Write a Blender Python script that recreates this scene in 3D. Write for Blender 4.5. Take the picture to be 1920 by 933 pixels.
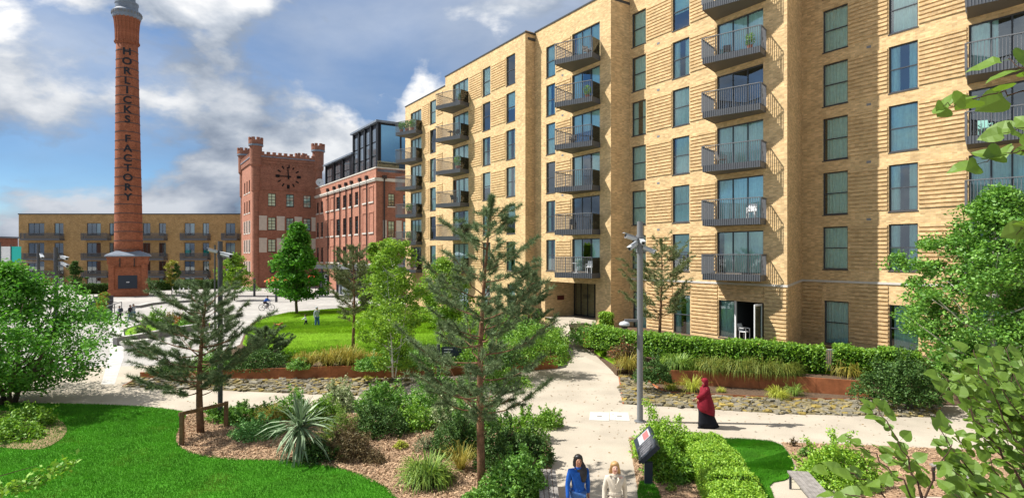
import bpy, bmesh, math, random
import numpy as np
from mathutils import Vector, Matrix

# ------------------------------------------------------------------ camera, sky, sun, exposure
scene = bpy.context.scene
for o in list(bpy.data.objects):
    bpy.data.objects.remove(o)
COL = scene.collection
F = 1100.0                 # focal length in photo pixels (photo 1920 wide)
CX, HY = 960.0, 478.0      # principal column, horizon row
EYE = 6.0
cam_d = bpy.data.cameras.new('camera'); cam = bpy.data.objects.new('camera', cam_d); COL.objects.link(cam)
cam.location = (0, 0, EYE); cam.rotation_euler = (math.radians(90), 0, 0)
cam_d.sensor_width = 36; cam_d.lens = 36*F/1920
cam_d.shift_y = (HY-466.5)/1920
cam_d.clip_end = 3000; cam_d.clip_start = 0.05
scene.camera = cam

SUN_AZ = math.radians(-86)     # direction towards the sun, measured from +Y clockwise
SUN_EL = math.radians(52)
world = bpy.data.worlds.new('World'); scene.world = world; world.use_nodes = True
def build_world(off=(7.3, 2.2, 0.27), sky_s=0.065, cloud_s=0.66):
    nt = world.node_tree; nt.nodes.clear(); N = nt.nodes.new; L = nt.links.new
    out = N('ShaderNodeOutputWorld')
    sky = N('ShaderNodeTexSky'); sky.sky_type = 'NISHITA'; sky.sun_disc = False
    sky.sun_elevation = SUN_EL; sky.sun_rotation = SUN_AZ; sky.air_density = 0.8; sky.dust_density = 0.0; sky.ozone_density = 3.0
    bg = N('ShaderNodeBackground'); bg.inputs[1].default_value = sky_s
    hs = N('ShaderNodeHueSaturation'); hs.inputs['Saturation'].default_value = 1.25; L(sky.outputs[0], hs.inputs['Color']); L(hs.outputs[0], bg.inputs[0])
    tc = N('ShaderNodeTexCoord')
    def noise(scale, detail, loc, rough=.55, dist=.2, zs=1.7):
        mp = N('ShaderNodeMapping'); mp.inputs['Scale'].default_value = (1.0, 1.0, zs); mp.inputs['Location'].default_value = loc
        L(tc.outputs['Generated'], mp.inputs['Vector'])
        n = N('ShaderNodeTexNoise'); n.inputs['Scale'].default_value = scale; n.inputs['Detail'].default_value = detail; n.inputs['Roughness'].default_value = rough; n.inputs['Distortion'].default_value = dist
        L(mp.outputs[0], n.inputs['Vector']); return n.outputs[0]
    def math_(op, a, b=None, c=None):
        m = N('ShaderNodeMath'); m.operation = op
        for i, v in enumerate((a, b, c)):
            if v is None: continue
            if hasattr(v, 'links'): L(v, m.inputs[i])
            else: m.inputs[i].default_value = v
        return m.outputs[0]
    def ramp(src, stops):
        r = N('ShaderNodeValToRGB'); e = r.color_ramp.elements
        while len(e) < len(stops): e.new(.5)
        for k, (p, c) in enumerate(stops): e[k].position = p; e[k].color = (c[0], c[1], c[2], 1)
        L(src, r.inputs[0]); return r.outputs[0]
    # cumulus: billowy, lit from above left; the same field sampled nearer the sun gives the relief
    o = Vector(off); d = Vector((-.06, 0, .10))
    n1 = noise(3.4, 11, o); n2 = noise(3.4, 6, o+d)
    cum = ramp(n1, [(.44, (0, 0, 0)), (.51, (1, 1, 1))])
    rel = math_('MULTIPLY_ADD', math_('SUBTRACT', n1, n2), 4.0, .38)
    cumc = ramp(rel, [(.05, (.27, .32, .40)), (.42, (.50, .54, .60)), (.95, (1.0, .98, .95))])
    # thin grey veil behind
    n3 = noise(1.6, 7, o+Vector((4.2, 1.7, .3)), .5, .3, 2.2)
    veil = ramp(n3, [(.40, (.05, .05, .05)), (.62, (.7, .7, .7))])
    n4 = noise(2.6, 6, o+Vector((1.2, 5.7, 2.3)), .55, .3, 2.4)
    veilc = ramp(n4, [(.32, (.27, .33, .43)), (.66, (.60, .64, .70))])
    # towards the horizon one looks at the shaded undersides of the cloud field
    sx = N('ShaderNodeSeparateXYZ'); L(tc.outputs['Generated'], sx.inputs[0])
    under = ramp(sx.outputs[2], [(.0, (.42, .46, .54)), (.12, (.58, .62, .68)), (.34, (1, 1, 1))])
    def mul(c):
        m = N('ShaderNodeMix'); m.data_type = 'RGBA'; m.blend_type = 'MULTIPLY'; m.inputs[0].default_value = 1; L(c, m.inputs[6]); L(under, m.inputs[7]); return m.outputs[2]
    veilc = mul(veilc); cumc = mul(cumc)
    b1 = N('ShaderNodeBackground'); b1.inputs[1].default_value = cloud_s; L(veilc, b1.inputs[0])
    b2 = N('ShaderNodeBackground'); b2.inputs[1].default_value = cloud_s; L(cumc, b2.inputs[0])
    m1 = N('ShaderNodeMixShader'); L(veil, m1.inputs[0]); L(bg.outputs[0], m1.inputs[1]); L(b1.outputs[0], m1.inputs[2])
    m2 = N('ShaderNodeMixShader'); L(cum, m2.inputs[0]); L(m1.outputs[0], m2.inputs[1]); L(b2.outputs[0], m2.inputs[2])
    L(m2.outputs[0], out.inputs[0])
build_world()
sun_d = bpy.data.lights.new('sun', 'SUN'); sun = bpy.data.objects.new('sun', sun_d); COL.objects.link(sun)
sun_d.energy = 4.3; sun_d.angle = math.radians(0.6); sun_d.color = (1.0, 0.965, 0.91)
_s = Vector((math.sin(SUN_AZ)*math.cos(SUN_EL), math.cos(SUN_AZ)*math.cos(SUN_EL), math.sin(SUN_EL)))
sun.rotation_euler = _s.to_track_quat('Z', 'Y').to_euler(); sun.location = (-60, 0, 80)
scene.view_settings.view_transform = 'Standard'; scene.view_settings.look = 'None'
scene.view_settings.exposure = 0.95; scene.view_settings.gamma = 1.0; scene.view_settings.use_curve_mapping = False
scene.cycles.max_bounces = 6; scene.cycles.transparent_max_bounces = 12; scene.cycles.diffuse_bounces = 3
scene.cycles.glossy_bounces = 3; scene.cycles.transmission_bounces = 4
scene.cycles.sample_clamp_indirect = 6.0

# ------------------------------------------------------------------ helpers
def P(x, y, Y):            # photo pixel at depth Y -> world
    return Vector(((x-CX)/F*Y, Y, EYE-(y-HY)/F*Y))
def G(x, y, z=0.0):        # photo pixel on a level surface of height z -> world
    Y = (EYE-z)*F/(y-HY)
    return Vector(((x-CX)/F*Y, Y, z))
def PH(px, Y):             # size of px photo pixels at depth Y
    return px/F*Y
WLOC = {}
def link(o, parent=None):
    COL.objects.link(o)
    if parent is not None: o.parent = parent
    return o
def tag(o, label=None, cat=None, group=None, kind=None):
    if label: o['label'] = label
    if cat: o['category'] = cat
    if group: o['group'] = group
    if kind: o['kind'] = kind
    return o
def thing(name, label, cat, loc=(0, 0, 0), rotz=0, group=None):
    o = bpy.data.objects.new(name, None); COL.objects.link(o)
    o.location = loc; o.rotation_euler = (0, 0, rotz); o.empty_display_size = 0.2
    WLOC[o.name] = Vector(loc)
    return tag(o, label, cat, group)
def base_of(parent):
    return WLOC.get(parent.name, Vector((0, 0, 0))) if parent is not None else Vector((0, 0, 0))
def fast_mesh(name, verts, faces, mats=None, smooth=False, fmat=None):
    """verts (n,3) array; faces (m,k) array of one k."""
    verts = np.asarray(verts, dtype=np.float32); faces = np.asarray(faces, dtype=np.int32)
    me = bpy.data.meshes.new(name); m, k = faces.shape
    me.vertices.add(len(verts)); me.vertices.foreach_set('co', verts.ravel())
    me.loops.add(m*k); me.loops.foreach_set('vertex_index', faces.ravel())
    me.polygons.add(m); me.polygons.foreach_set('loop_start', np.arange(0, m*k, k, dtype=np.int32))
    try: me.polygons.foreach_set('loop_total', np.full(m, k, dtype=np.int32))
    except Exception: pass
    if smooth: me.polygons.foreach_set('use_smooth', np.ones(m, dtype=bool))
    if mats:
        for mt in (mats if isinstance(mats, (list, tuple)) else [mats]): me.materials.append(mt)
    if fmat is not None: me.polygons.foreach_set('material_index', np.asarray(fmat, dtype=np.int32))
    me.update(calc_edges=True)
    return me
def auto_uv(me):
    uv = me.uv_layers.new(name='UVMap')
    co = [v.co for v in me.vertices]
    for p in me.polygons:
        n = p.normal
        if abs(n.z) > 0.75:
            for li in p.loop_indices:
                c = co[me.loops[li].vertex_index]; uv.data[li].uv = (c.x, c.y)
        else:
            l = math.hypot(n.x, n.y); tx, ty = -n.y/l, n.x/l
            for li in p.loop_indices:
                c = co[me.loops[li].vertex_index]; uv.data[li].uv = (c.x*tx+c.y*ty, c.z)
class MB:
    def __init__(s): s.v = []; s.f = []; s.m = []
    def add(s, vs, fs, m=0):
        b = len(s.v); s.v += [tuple(v) for v in vs]; s.f += [tuple(i+b for i in f) for f in fs]; s.m += [m]*len(fs)
        return s
    def box(s, x0, x1, y0, y1, z0, z1, m=0):
        return s.add([(x0,y0,z0),(x1,y0,z0),(x1,y1,z0),(x0,y1,z0),(x0,y0,z1),(x1,y0,z1),(x1,y1,z1),(x0,y1,z1)],
                     [(0,3,2,1),(4,5,6,7),(0,1,5,4),(1,2,6,5),(2,3,7,6),(3,0,4,7)], m)
    def prism(s, poly, z0, z1, m=0):
        n = len(poly)
        a = sum(poly[i][0]*poly[(i+1) % n][1]-poly[(i+1) % n][0]*poly[i][1] for i in range(n))
        if a < 0: poly = poly[::-1]
        zz0 = z0 if isinstance(z0, (list, tuple)) else [z0]*n
        zz1 = z1 if isinstance(z1, (list, tuple)) else [z1]*n
        vs = [(p[0], p[1], zz0[i]) for i, p in enumerate(poly)]+[(p[0], p[1], zz1[i]) for i, p in enumerate(poly)]
        fs = [tuple(range(n-1, -1, -1)), tuple(range(n, 2*n))]+[(i, (i+1) % n, n+(i+1) % n, n+i) for i in range(n)]
        return s.add(vs, fs, m)
    def obox(s, O, u, t0, t1, d0, d1, z0, z1, m=0):
        """box in facade coordinates: O xy origin, u along, d inward."""
        ux, uy = u[0], u[1]; nx, ny = -uy, ux
        q = lambda t, d: (O[0]+ux*t+nx*d, O[1]+uy*t+ny*d)
        return s.prism([q(t0, d0), q(t1, d0), q(t1, d1), q(t0, d1)], z0, z1, m)
    def bar(s, a, b, w, h=None, m=0):
        a = Vector(a); b = Vector(b); h = h or w; d = (b-a).normalized()
        up = Vector((0, 0, 1)) if abs(d.z) < 0.95 else Vector((0, 1, 0))
        r = d.cross(up).normalized()*(w/2); q = r.cross(d).normalized()*(h/2)
        vs = [a-r-q, a+r-q, a+r+q, a-r+q, b-r-q, b+r-q, b+r+q, b-r+q]
        return s.add(vs, [(0,1,2,3),(7,6,5,4),(0,4,5,1),(1,5,6,2),(2,6,7,3),(3,7,4,0)], m)
    def tube(s, pts, rad, n=8, m=0, cap=True):
        pts = [Vector(p) for p in pts]
        if not isinstance(rad, (list, tuple)): rad = [rad]*len(pts)
        b = len(s.v); prev = None
        for i, p in enumerate(pts):
            d = (pts[min(i+1, len(pts)-1)]-pts[max(i-1, 0)])
            d = d.normalized() if d.length > 1e-9 else Vector((0, 0, 1))
            if prev is None:
                up = Vector((0, 0, 1)) if abs(d.z) < 0.9 else Vector((1, 0, 0))
                r = d.cross(up).normalized()
            else:
                r = (prev-d*prev.dot(d)).normalized()
            prev = r; q = d.cross(r)
            for k in range(n):
                a = 2*math.pi*k/n
                s.v.append(tuple(p+(r*math.cos(a)+q*math.sin(a))*rad[i]))
        for i in range(len(pts)-1):
            for k in range(n):
                s.f.append((b+i*n+k, b+i*n+(k+1) % n, b+(i+1)*n+(k+1) % n, b+(i+1)*n+k)); s.m.append(m)
        if cap:
            s.f.append(tuple(b+k for k in range(n-1, -1, -1))); s.m.append(m)
            s.f.append(tuple(b+(len(pts)-1)*n+k for k in range(n))); s.m.append(m)
        return s
    def lathe(s, prof, n=24, c=(0, 0), m=0, sx=1, sy=1, a0=0.0, cap=True):
        b = len(s.v)
        for (r, z) in prof:
            for k in range(n):
                a = a0+2*math.pi*k/n
                s.v.append((c[0]+r*sx*math.cos(a), c[1]+r*sy*math.sin(a), z))
        for i in range(len(prof)-1):
            for k in range(n):
                s.f.append((b+i*n+k, b+i*n+(k+1) % n, b+(i+1)*n+(k+1) % n, b+(i+1)*n+k)); s.m.append(m)
        if cap:
            s.f.append(tuple(b+k for k in range(n-1, -1, -1))); s.m.append(m)
            s.f.append(tuple(b+(len(prof)-1)*n+k for k in range(n))); s.m.append(m)
        return s
    def ball(s, c, r, m=0, n=8, sz=1.0):
        rings = [(r*math.sin(math.pi*i/(n//2+2)), 0) for i in range(1, n//2+2)]
        prof = [(r*math.sin(math.pi*i/(n//2+2)), c[2]-r*sz*math.cos(math.pi*i/(n//2+2))) for i in range(1, n//2+2)]
        return s.lathe(prof, n, (c[0], c[1]), m)
    def loft(s, rings, m=0, cap=True):
        """rings: lists of equal count of points"""
        b = len(s.v); n = len(rings[0])
        for r in rings: s.v += [tuple(p) for p in r]
        for i in range(len(rings)-1):
            for k in range(n):
                s.f.append((b+i*n+k, b+i*n+(k+1) % n, b+(i+1)*n+(k+1) % n, b+(i+1)*n+k)); s.m.append(m)
        if cap:
            s.f.append(tuple(b+k for k in range(n-1, -1, -1))); s.m.append(m)
            s.f.append(tuple(b+(len(rings)-1)*n+k for k in range(n))); s.m.append(m)
        return s
    def mesh(s, name, mats, smooth=False, uv=False, off=(0, 0, 0)):
        me = bpy.data.meshes.new(name)
        o = Vector(off)
        me.from_pydata([(v[0]-o.x, v[1]-o.y, v[2]-o.z) for v in s.v], [], s.f)
        mats = mats if isinstance(mats, (list, tuple)) else [mats]
        for mt in mats: me.materials.append(mt)
        if len(mats) > 1: me.polygons.foreach_set('material_index', s.m)
        if smooth: me.polygons.foreach_set('use_smooth', [True]*len(me.polygons))
        me.update()
        if uv: auto_uv(me)
        return me
    def build(s, name, mats, parent=None, smooth=False, uv=False, loc=None, local=False):
        """verts in world coordinates (or the parent's local ones if local)."""
        if parent is not None and not local:
            me = s.mesh(name, mats, smooth, uv, base_of(parent)); o = bpy.data.objects.new(name, me); link(o, parent)
            WLOC[o.name] = base_of(parent)
        elif parent is not None:
            me = s.mesh(name, mats, smooth, uv); o = bpy.data.objects.new(name, me); link(o, parent)
        else:
            loc = Vector(loc) if loc is not None else Vector((0, 0, 0))
            me = s.mesh(name, mats, smooth, uv, loc); o = bpy.data.objects.new(name, me); link(o); o.location = loc
            WLOC[o.name] = loc
        return o
def inst(name, me, parent, loc=(0, 0, 0), rot=(0, 0, 0), scale=(1, 1, 1), world=False):
    o = bpy.data.objects.new(name, me); link(o, parent)
    o.location = Vector(loc)-base_of(parent) if world else loc
    o.rotation_euler = rot; o.scale = scale
    return o
def children_of(o): return [c for c in COL.objects if c.parent == o]
def copy_tree(o, parent=None):
    c = o.copy(); COL.objects.link(c); c.parent = parent
    for ch in o.children: copy_tree(ch, c)
    return c
# ------------------------------------------------------------------ materials
def nodes(name):
    m = bpy.data.materials.new(name); m.use_nodes = True; nt = m.node_tree; nt.nodes.clear()
    out = nt.nodes.new('ShaderNodeOutputMaterial')
    return m, nt, out
def rgb(c): return (c[0], c[1], c[2], 1)
def M(name, col, rough=0.7, spec=0.3, metal=0.0, noise=None, bump=None, island=0.0, col2=None, coord='Object'):
    m, nt, out = nodes(name); N = nt.nodes.new; L = nt.links.new
    b = N('ShaderNodeBsdfPrincipled'); b.inputs['Roughness'].default_value = rough
    b.inputs['Specular IOR Level'].default_value = spec; b.inputs['Metallic'].default_value = metal
    b.inputs['Base Color'].default_value = rgb(col)
    L(b.outputs[0], out.inputs[0])
    src = None
    tc = N('ShaderNodeTexCoord')
    if noise:
        n = N('ShaderNodeTexNoise'); n.inputs['Scale'].default_value = noise[0]; n.inputs['Detail'].default_value = 6; n.inputs['Roughness'].default_value = 0.65
        L(tc.outputs[coord], n.inputs['Vector'])
        r = N('ShaderNodeValToRGB'); e = r.color_ramp.elements
        a = noise[1]; c2 = col2 or tuple(min(1, x*(1+a)) for x in col); c1 = tuple(x*(1-a) for x in col) if col2 is None else col
        e[0].position = 0.32; e[0].color = rgb(c1); e[1].position = 0.68; e[1].color = rgb(c2)
        L(n.outputs[0], r.inputs[0]); src = r.outputs[0]
    if island:
        g = N('ShaderNodeNewGeometry'); h = N('ShaderNodeHueSaturation')
        mr = N('ShaderNodeMapRange'); mr.inputs['To Min'].default_value = 1-island; mr.inputs['To Max'].default_value = 1+island
        L(g.outputs['Random Per Island'], mr.inputs['Value']); L(mr.outputs[0], h.inputs['Value'])
        if src: L(src, h.inputs['Color'])
        else: h.inputs['Color'].default_value = rgb(col)
        src = h.outputs[0]
    if src: L(src, b.inputs['Base Color'])
    if bump:
        n = N('ShaderNodeTexNoise'); n.inputs['Scale'].default_value = bump[0]; n.inputs['Detail'].default_value = 5
        L(tc.outputs[coord], n.inputs['Vector'])
        bp = N('ShaderNodeBump'); bp.inputs['Strength'].default_value = bump[1]; bp.inputs['Distance'].default_value = bump[2] if len(bump) > 2 else 0.02
        L(n.outputs[0], bp.inputs['Height']); L(bp.outputs[0], b.inputs['Normal'])
    return m
def brick_mat(name, c1, c2, mortar, bw=0.225, bh=0.075, patch=0.25, rough=0.85):
    m, nt, out = nodes(name); N = nt.nodes.new; L = nt.links.new
    b = N('ShaderNodeBsdfPrincipled'); b.inputs['Roughness'].default_value = rough; b.inputs['Specular IOR Level'].default_value = 0.15
    L(b.outputs[0], out.inputs[0])
    uv = N('ShaderNodeUVMap')
    t = N('ShaderNodeTexBrick'); t.inputs['Color1'].default_value = rgb(c1); t.inputs['Color2'].default_value = rgb(c2); t.inputs['Mortar'].default_value = rgb(mortar)
    t.inputs['Scale'].default_value = 1.0; t.inputs['Brick Width'].default_value = bw; t.inputs['Row Height'].default_value = bh
    t.inputs['Mortar Size'].default_value = 0.006; t.inputs['Bias'].default_value = -0.1; t.offset = 0.5
    L(uv.outputs[0], t.inputs['Vector'])
    n = N('ShaderNodeTexNoise'); n.inputs['Scale'].default_value = 0.9; n.inputs['Detail'].default_value = 8; n.inputs['Roughness'].default_value = 0.75
    L(uv.outputs[0], n.inputs['Vector'])
    mr = N('ShaderNodeMapRange'); mr.inputs['From Min'].default_value = 0.3; mr.inputs['From Max'].default_value = 0.7
    mr.inputs['To Min'].default_value = 1-patch; mr.inputs['To Max'].default_value = 1+patch
    L(n.outputs[0], mr.inputs['Value'])
    # per-brick speckle: a cell noise stretched to the brick size
    mp = N('ShaderNodeMapping'); mp.inputs['Scale'].default_value = (1/bw, 1/bh, 1); L(uv.outputs[0], mp.inputs['Vector'])
    w = N('ShaderNodeTexWhiteNoise'); w.noise_dimensions = '2D'
    fl = N('ShaderNodeVectorMath'); fl.operation = 'FLOOR'; L(mp.outputs[0], fl.inputs[0]); L(fl.outputs[0], w.inputs['Vector'])
    mr2 = N('ShaderNodeMapRange'); mr2.inputs['To Min'].default_value = 0.82; mr2.inputs['To Max'].default_value = 1.12; L(w.outputs['Value'], mr2.inputs['Value'])
    mu = N('ShaderNodeMath'); mu.operation = 'MULTIPLY'; L(mr.outputs[0], mu.inputs[0]); L(mr2.outputs[0], mu.inputs[1])
    h = N('ShaderNodeHueSaturation'); L(t.outputs['Color'], h.inputs['Color']); L(mu.outputs[0], h.inputs['Value'])
    L(h.outputs[0], b.inputs['Base Color'])
    bp = N('ShaderNodeBump'); bp.inputs['Strength'].default_value = 0.5; bp.inputs['Distance'].default_value = 0.006; bp.invert = True
    L(t.outputs['Fac'], bp.inputs['Height']); L(bp.outputs[0], b.inputs['Normal'])
    return m
def leaf_mat(name, ca, cb, transl=0.35, gloss=0.06, patch=0.0):
    m, nt, out = nodes(name); N = nt.nodes.new; L = nt.links.new
    g = N('ShaderNodeNewGeometry'); mx = N('ShaderNodeMix'); mx.data_type = 'RGBA'
    mx.inputs[6].default_value = rgb(ca); mx.inputs[7].default_value = rgb(cb)
    L(g.outputs['Random Per Island'], mx.inputs[0]); col = mx.outputs[2]
    if patch:
        tc = N('ShaderNodeTexCoord'); n = N('ShaderNodeTexNoise'); n.inputs['Scale'].default_value = 1.2; n.inputs['Detail'].default_value = 3
        L(tc.outputs['Object'], n.inputs['Vector']); mr = N('ShaderNodeMapRange'); mr.inputs['From Min'].default_value = 0.3; mr.inputs['From Max'].default_value = 0.7
        mr.inputs['To Min'].default_value = 1-patch; mr.inputs['To Max'].default_value = 1+patch; L(n.outputs[0], mr.inputs['Value'])
        h = N('ShaderNodeHueSaturation'); L(col, h.inputs['Color']); L(mr.outputs[0], h.inputs['Value']); col = h.outputs[0]
        n3 = N('ShaderNodeTexNoise'); n3.inputs['Scale'].default_value = .55; n3.inputs['Detail'].default_value = 6; n3.inputs['Roughness'].default_value = .7; L(tc.outputs['Object'], n3.inputs['Vector'])
        mr3 = N('ShaderNodeMapRange'); mr3.inputs['From Min'].default_value = .55; mr3.inputs['From Max'].default_value = .75; mr3.inputs['To Max'].default_value = .65; L(n3.outputs[0], mr3.inputs['Value'])
        mw = N('ShaderNodeMix'); mw.data_type = 'RGBA'; mw.inputs[7].default_value = (.22, .27, .035, 1); L(mr3.outputs[0], mw.inputs[0]); L(col, mw.inputs[6]); col = mw.outputs[2]
    d = N('ShaderNodeBsdfDiffuse'); t = N('ShaderNodeBsdfTranslucent'); L(col, d.inputs[0]); L(col, t.inputs[0])
    s1 = N('ShaderNodeMixShader'); s1.inputs[0].default_value = transl; L(d.outputs[0], s1.inputs[1]); L(t.outputs[0], s1.inputs[2])
    gl = N('ShaderNodeBsdfGlossy'); gl.inputs['Roughness'].default_value = 0.6; gl.inputs[0].default_value = (0.8, 0.9, 0.7, 1)
    s2 = N('ShaderNodeMixShader'); s2.inputs[0].default_value = gloss; L(s1.outputs[0], s2.inputs[1]); L(gl.outputs[0], s2.inputs[2])
    L(s2.outputs[0], out.inputs[0])
    return m
def glass_mat(name, tint, refl=0.10, rough=0.0):
    m, nt, out = nodes(name); N = nt.nodes.new; L = nt.links.new
    tr = N('ShaderNodeBsdfTransparent'); tr.inputs[0].default_value = rgb(tint)
    gl = N('ShaderNodeBsdfGlossy'); gl.inputs['Roughness'].default_value = rough; gl.inputs[0].default_value = (0.86, 0.95, 1, 1)
    fr = N('ShaderNodeFresnel'); fr.inputs['IOR'].default_value = 1.5
    ad = N('ShaderNodeMath'); ad.operation = 'ADD'; ad.use_clamp = True; ad.inputs[1].default_value = refl; L(fr.outputs[0], ad.inputs[0])
    mx = N('ShaderNodeMixShader'); L(ad.outputs[0], mx.inputs[0]); L(tr.outputs[0], mx.inputs[1]); L(gl.outputs[0], mx.inputs[2])
    L(mx.outputs[0], out.inputs[0])
    return m
def ground_mat(name, ca, cb, scale, rough=0.9, fine=None, bump=0.3, big=None):
    """two-colour speckle (ca/cb at `scale`), slow blotches, fine bump"""
    m, nt, out = nodes(name); N = nt.nodes.new; L = nt.links.new
    b = N('ShaderNodeBsdfPrincipled'); b.inputs['Roughness'].default_value = rough; b.inputs['Specular IOR Level'].default_value = 0.15
    L(b.outputs[0], out.inputs[0]); tc = N('ShaderNodeTexCoord')
    n = N('ShaderNodeTexNoise'); n.inputs['Scale'].default_value = scale; n.inputs['Detail'].default_value = 7; n.inputs['Roughness'].default_value = 0.7
    L(tc.outputs['Object'], n.inputs['Vector'])
    r = N('ShaderNodeValToRGB'); e = r.color_ramp.elements; e[0].position = 0.36; e[0].color = rgb(ca); e[1].position = 0.64; e[1].color = rgb(cb)
    L(n.outputs[0], r.inputs[0]); col = r.outputs[0]
    n2 = N('ShaderNodeTexNoise'); n2.inputs['Scale'].default_value = big or 0.35; n2.inputs['Detail'].default_value = 5
    L(tc.outputs['Object'], n2.inputs['Vector'])
    mr = N('ShaderNodeMapRange'); mr.inputs['From Min'].default_value = 0.3; mr.inputs['From Max'].default_value = 0.7; mr.inputs['To Min'].default_value = 0.80; mr.inputs['To Max'].default_value = 1.10
    L(n2.outputs[0], mr.inputs['Value'])
    h = N('ShaderNodeHueSaturation'); L(col, h.inputs['Color']); L(mr.outputs[0], h.inputs['Value']); L(h.outputs[0], b.inputs['Base Color'])
    bp = N('ShaderNodeBump'); bp.inputs['Strength'].default_value = bump; bp.inputs['Distance'].default_value = 0.02
    L(n.outputs[0], bp.inputs['Height']); L(bp.outputs[0], b.inputs['Normal'])
    return m
def paving_mat(name, c1, c2, joint, w=0.9, h=0.45):
    m, nt, out = nodes(name); N = nt.nodes.new; L = nt.links.new
    b = N('ShaderNodeBsdfPrincipled'); b.inputs['Roughness'].default_value = 0.75; b.inputs['Specular IOR Level'].default_value = 0.2
    L(b.outputs[0], out.inputs[0]); tc = N('ShaderNodeTexCoord')
    mp = N('ShaderNodeMapping'); mp.inputs['Rotation'].default_value = (0, 0, math.radians(34)); L(tc.outputs['Object'], mp.inputs['Vector'])
    t = N('ShaderNodeTexBrick'); t.inputs['Color1'].default_value = rgb(c1); t.inputs['Color2'].default_value = rgb(c2); t.inputs['Mortar'].default_value = rgb(joint)
    t.inputs['Scale'].default_value = 1; t.inputs['Brick Width'].default_value = w; t.inputs['Row Height'].default_value = h; t.inputs['Mortar Size'].default_value = 0.02
    L(mp.outputs[0], t.inputs['Vector'])
    n2 = N('ShaderNodeTexNoise'); n2.inputs['Scale'].default_value = 0.12; n2.inputs['Detail'].default_value = 6; L(tc.outputs['Object'], n2.inputs['Vector'])
    mr = N('ShaderNodeMapRange'); mr.inputs['From Min'].default_value = 0.3; mr.inputs['From Max'].default_value = 0.7; mr.inputs['To Min'].default_value = 0.8; mr.inputs['To Max'].default_value = 1.12
    L(n2.outputs[0], mr.inputs['Value'])
    hs = N('ShaderNodeHueSaturation'); L(t.outputs[0], hs.inputs['Color']); L(mr.outputs[0], hs.inputs['Value']); L(hs.outputs[0], b.inputs['Base Color'])
    return m

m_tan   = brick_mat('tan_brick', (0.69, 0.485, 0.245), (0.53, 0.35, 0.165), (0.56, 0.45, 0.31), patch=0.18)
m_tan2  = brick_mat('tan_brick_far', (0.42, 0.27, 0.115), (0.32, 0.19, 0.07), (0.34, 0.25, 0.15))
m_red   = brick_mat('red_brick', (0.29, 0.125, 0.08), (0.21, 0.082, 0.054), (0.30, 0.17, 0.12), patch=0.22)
m_redlt = brick_mat('red_brick_pale', (0.42, 0.19, 0.125), (0.33, 0.13, 0.085), (0.36, 0.23, 0.17), patch=0.2)  # paler red brick for the left-facing walls of tower and wing
m_chim  = brick_mat('orange_red_brick', (0.32, 0.105, 0.05), (0.23, 0.068, 0.034), (0.26, 0.14, 0.09), patch=0.28)
m_frame = M('dark_grey_frame', (0.055, 0.06, 0.068), 0.45)
m_bframe = M('black_window_frame', (0.02, 0.022, 0.026), 0.5)
m_rail  = M('slate_grey_metal', (0.085, 0.092, 0.105), 0.42, 0.4)
m_bar   = M('grey_metal_bar', (0.15, 0.155, 0.165), 0.42, 0.4)
m_panel = M('pale_grey_metal', (0.20, 0.205, 0.215), 0.45, 0.4)
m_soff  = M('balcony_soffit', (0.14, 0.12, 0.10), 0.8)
m_cope  = M('roof_coping', (0.045, 0.047, 0.05), 0.6)
m_string = M('pale_stone_band', (0.55, 0.52, 0.47), 0.8, noise=(3, 0.1))
m_glass = glass_mat('window_glass', (0.72, 0.98, 0.94), 0.18)
m_glassd = glass_mat('dark_window_glass', (0.45, 0.62, 0.65), 0.22)
m_balglass = glass_mat('balcony_glass', (0.72, 0.80, 0.80), 0.05)
m_teal  = glass_mat('teal_glass', (0.25, 0.75, 0.68), 0.12)
m_curt  = M('white_curtain', (0.86, 0.88, 0.86), 0.9, 0.1, noise=(6, 0.08))
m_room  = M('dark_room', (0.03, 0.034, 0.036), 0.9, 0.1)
m_white = M('white_paint', (0.74, 0.75, 0.75), 0.5, noise=(2, 0.05))
m_stone = M('pale_limestone', (0.52, 0.49, 0.43), 0.85, noise=(2.5, 0.14))
m_blind = M('pale_infill_panel', (0.50, 0.45, 0.38), 0.85, noise=(2, 0.1))
m_pipe  = M('black_iron_pipe', (0.03, 0.022, 0.02), 0.5)
m_band  = M('dark_iron_band', (0.06, 0.05, 0.05), 0.6)
m_lead  = M('blue_grey_lead', (0.16, 0.19, 0.235), 0.55, noise=(1.5, 0.2))
m_corten = M('corten_steel', (0.36, 0.13, 0.055), 0.75, 0.2, noise=(2.2, 0.35))
m_concr = M('pale_concrete', (0.42, 0.41, 0.38), 0.85, noise=(2.0, 0.15))
m_dconc = M('dark_granite_kerb', (0.17, 0.165, 0.16), 0.8, noise=(3, 0.2))
m_wood  = M('weathered_timber', (0.23, 0.21, 0.19), 0.8, noise=(7, 0.3))
m_stake = M('brown_timber_post', (0.17, 0.10, 0.05), 0.85, noise=(6, 0.3))
m_pole  = M('grey_painted_pole', (0.17, 0.175, 0.18), 0.45, 0.4)
m_poled = M('dark_grey_pole', (0.06, 0.062, 0.07), 0.5)
m_cctv  = M('light_grey_camera_shell', (0.45, 0.47, 0.49), 0.4)
m_black = M('black_lacquer', (0.012, 0.013, 0.016), 0.35)
m_tealpanel = M('teal_glass_panel', (0.02, 0.50, 0.42), 0.15, 0.6)
m_canvas = M('orange_canvas', (0.62, 0.10, 0.035), 0.8)
m_navy  = M('dark_navy_panel', (0.022, 0.03, 0.045), 0.4)
m_signw = M('sign_white', (0.62, 0.63, 0.65), 0.6)
m_plate = M('dark_red_plate', (0.10, 0.02, 0.015), 0.6)
m_signr = M('sign_red', (0.42, 0.12, 0.12), 0.6)
m_bark  = M('pine_bark', (0.17, 0.095, 0.055), 0.95, 0.1, noise=(9, 0.45), bump=(14, 0.6, 0.02))
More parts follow.
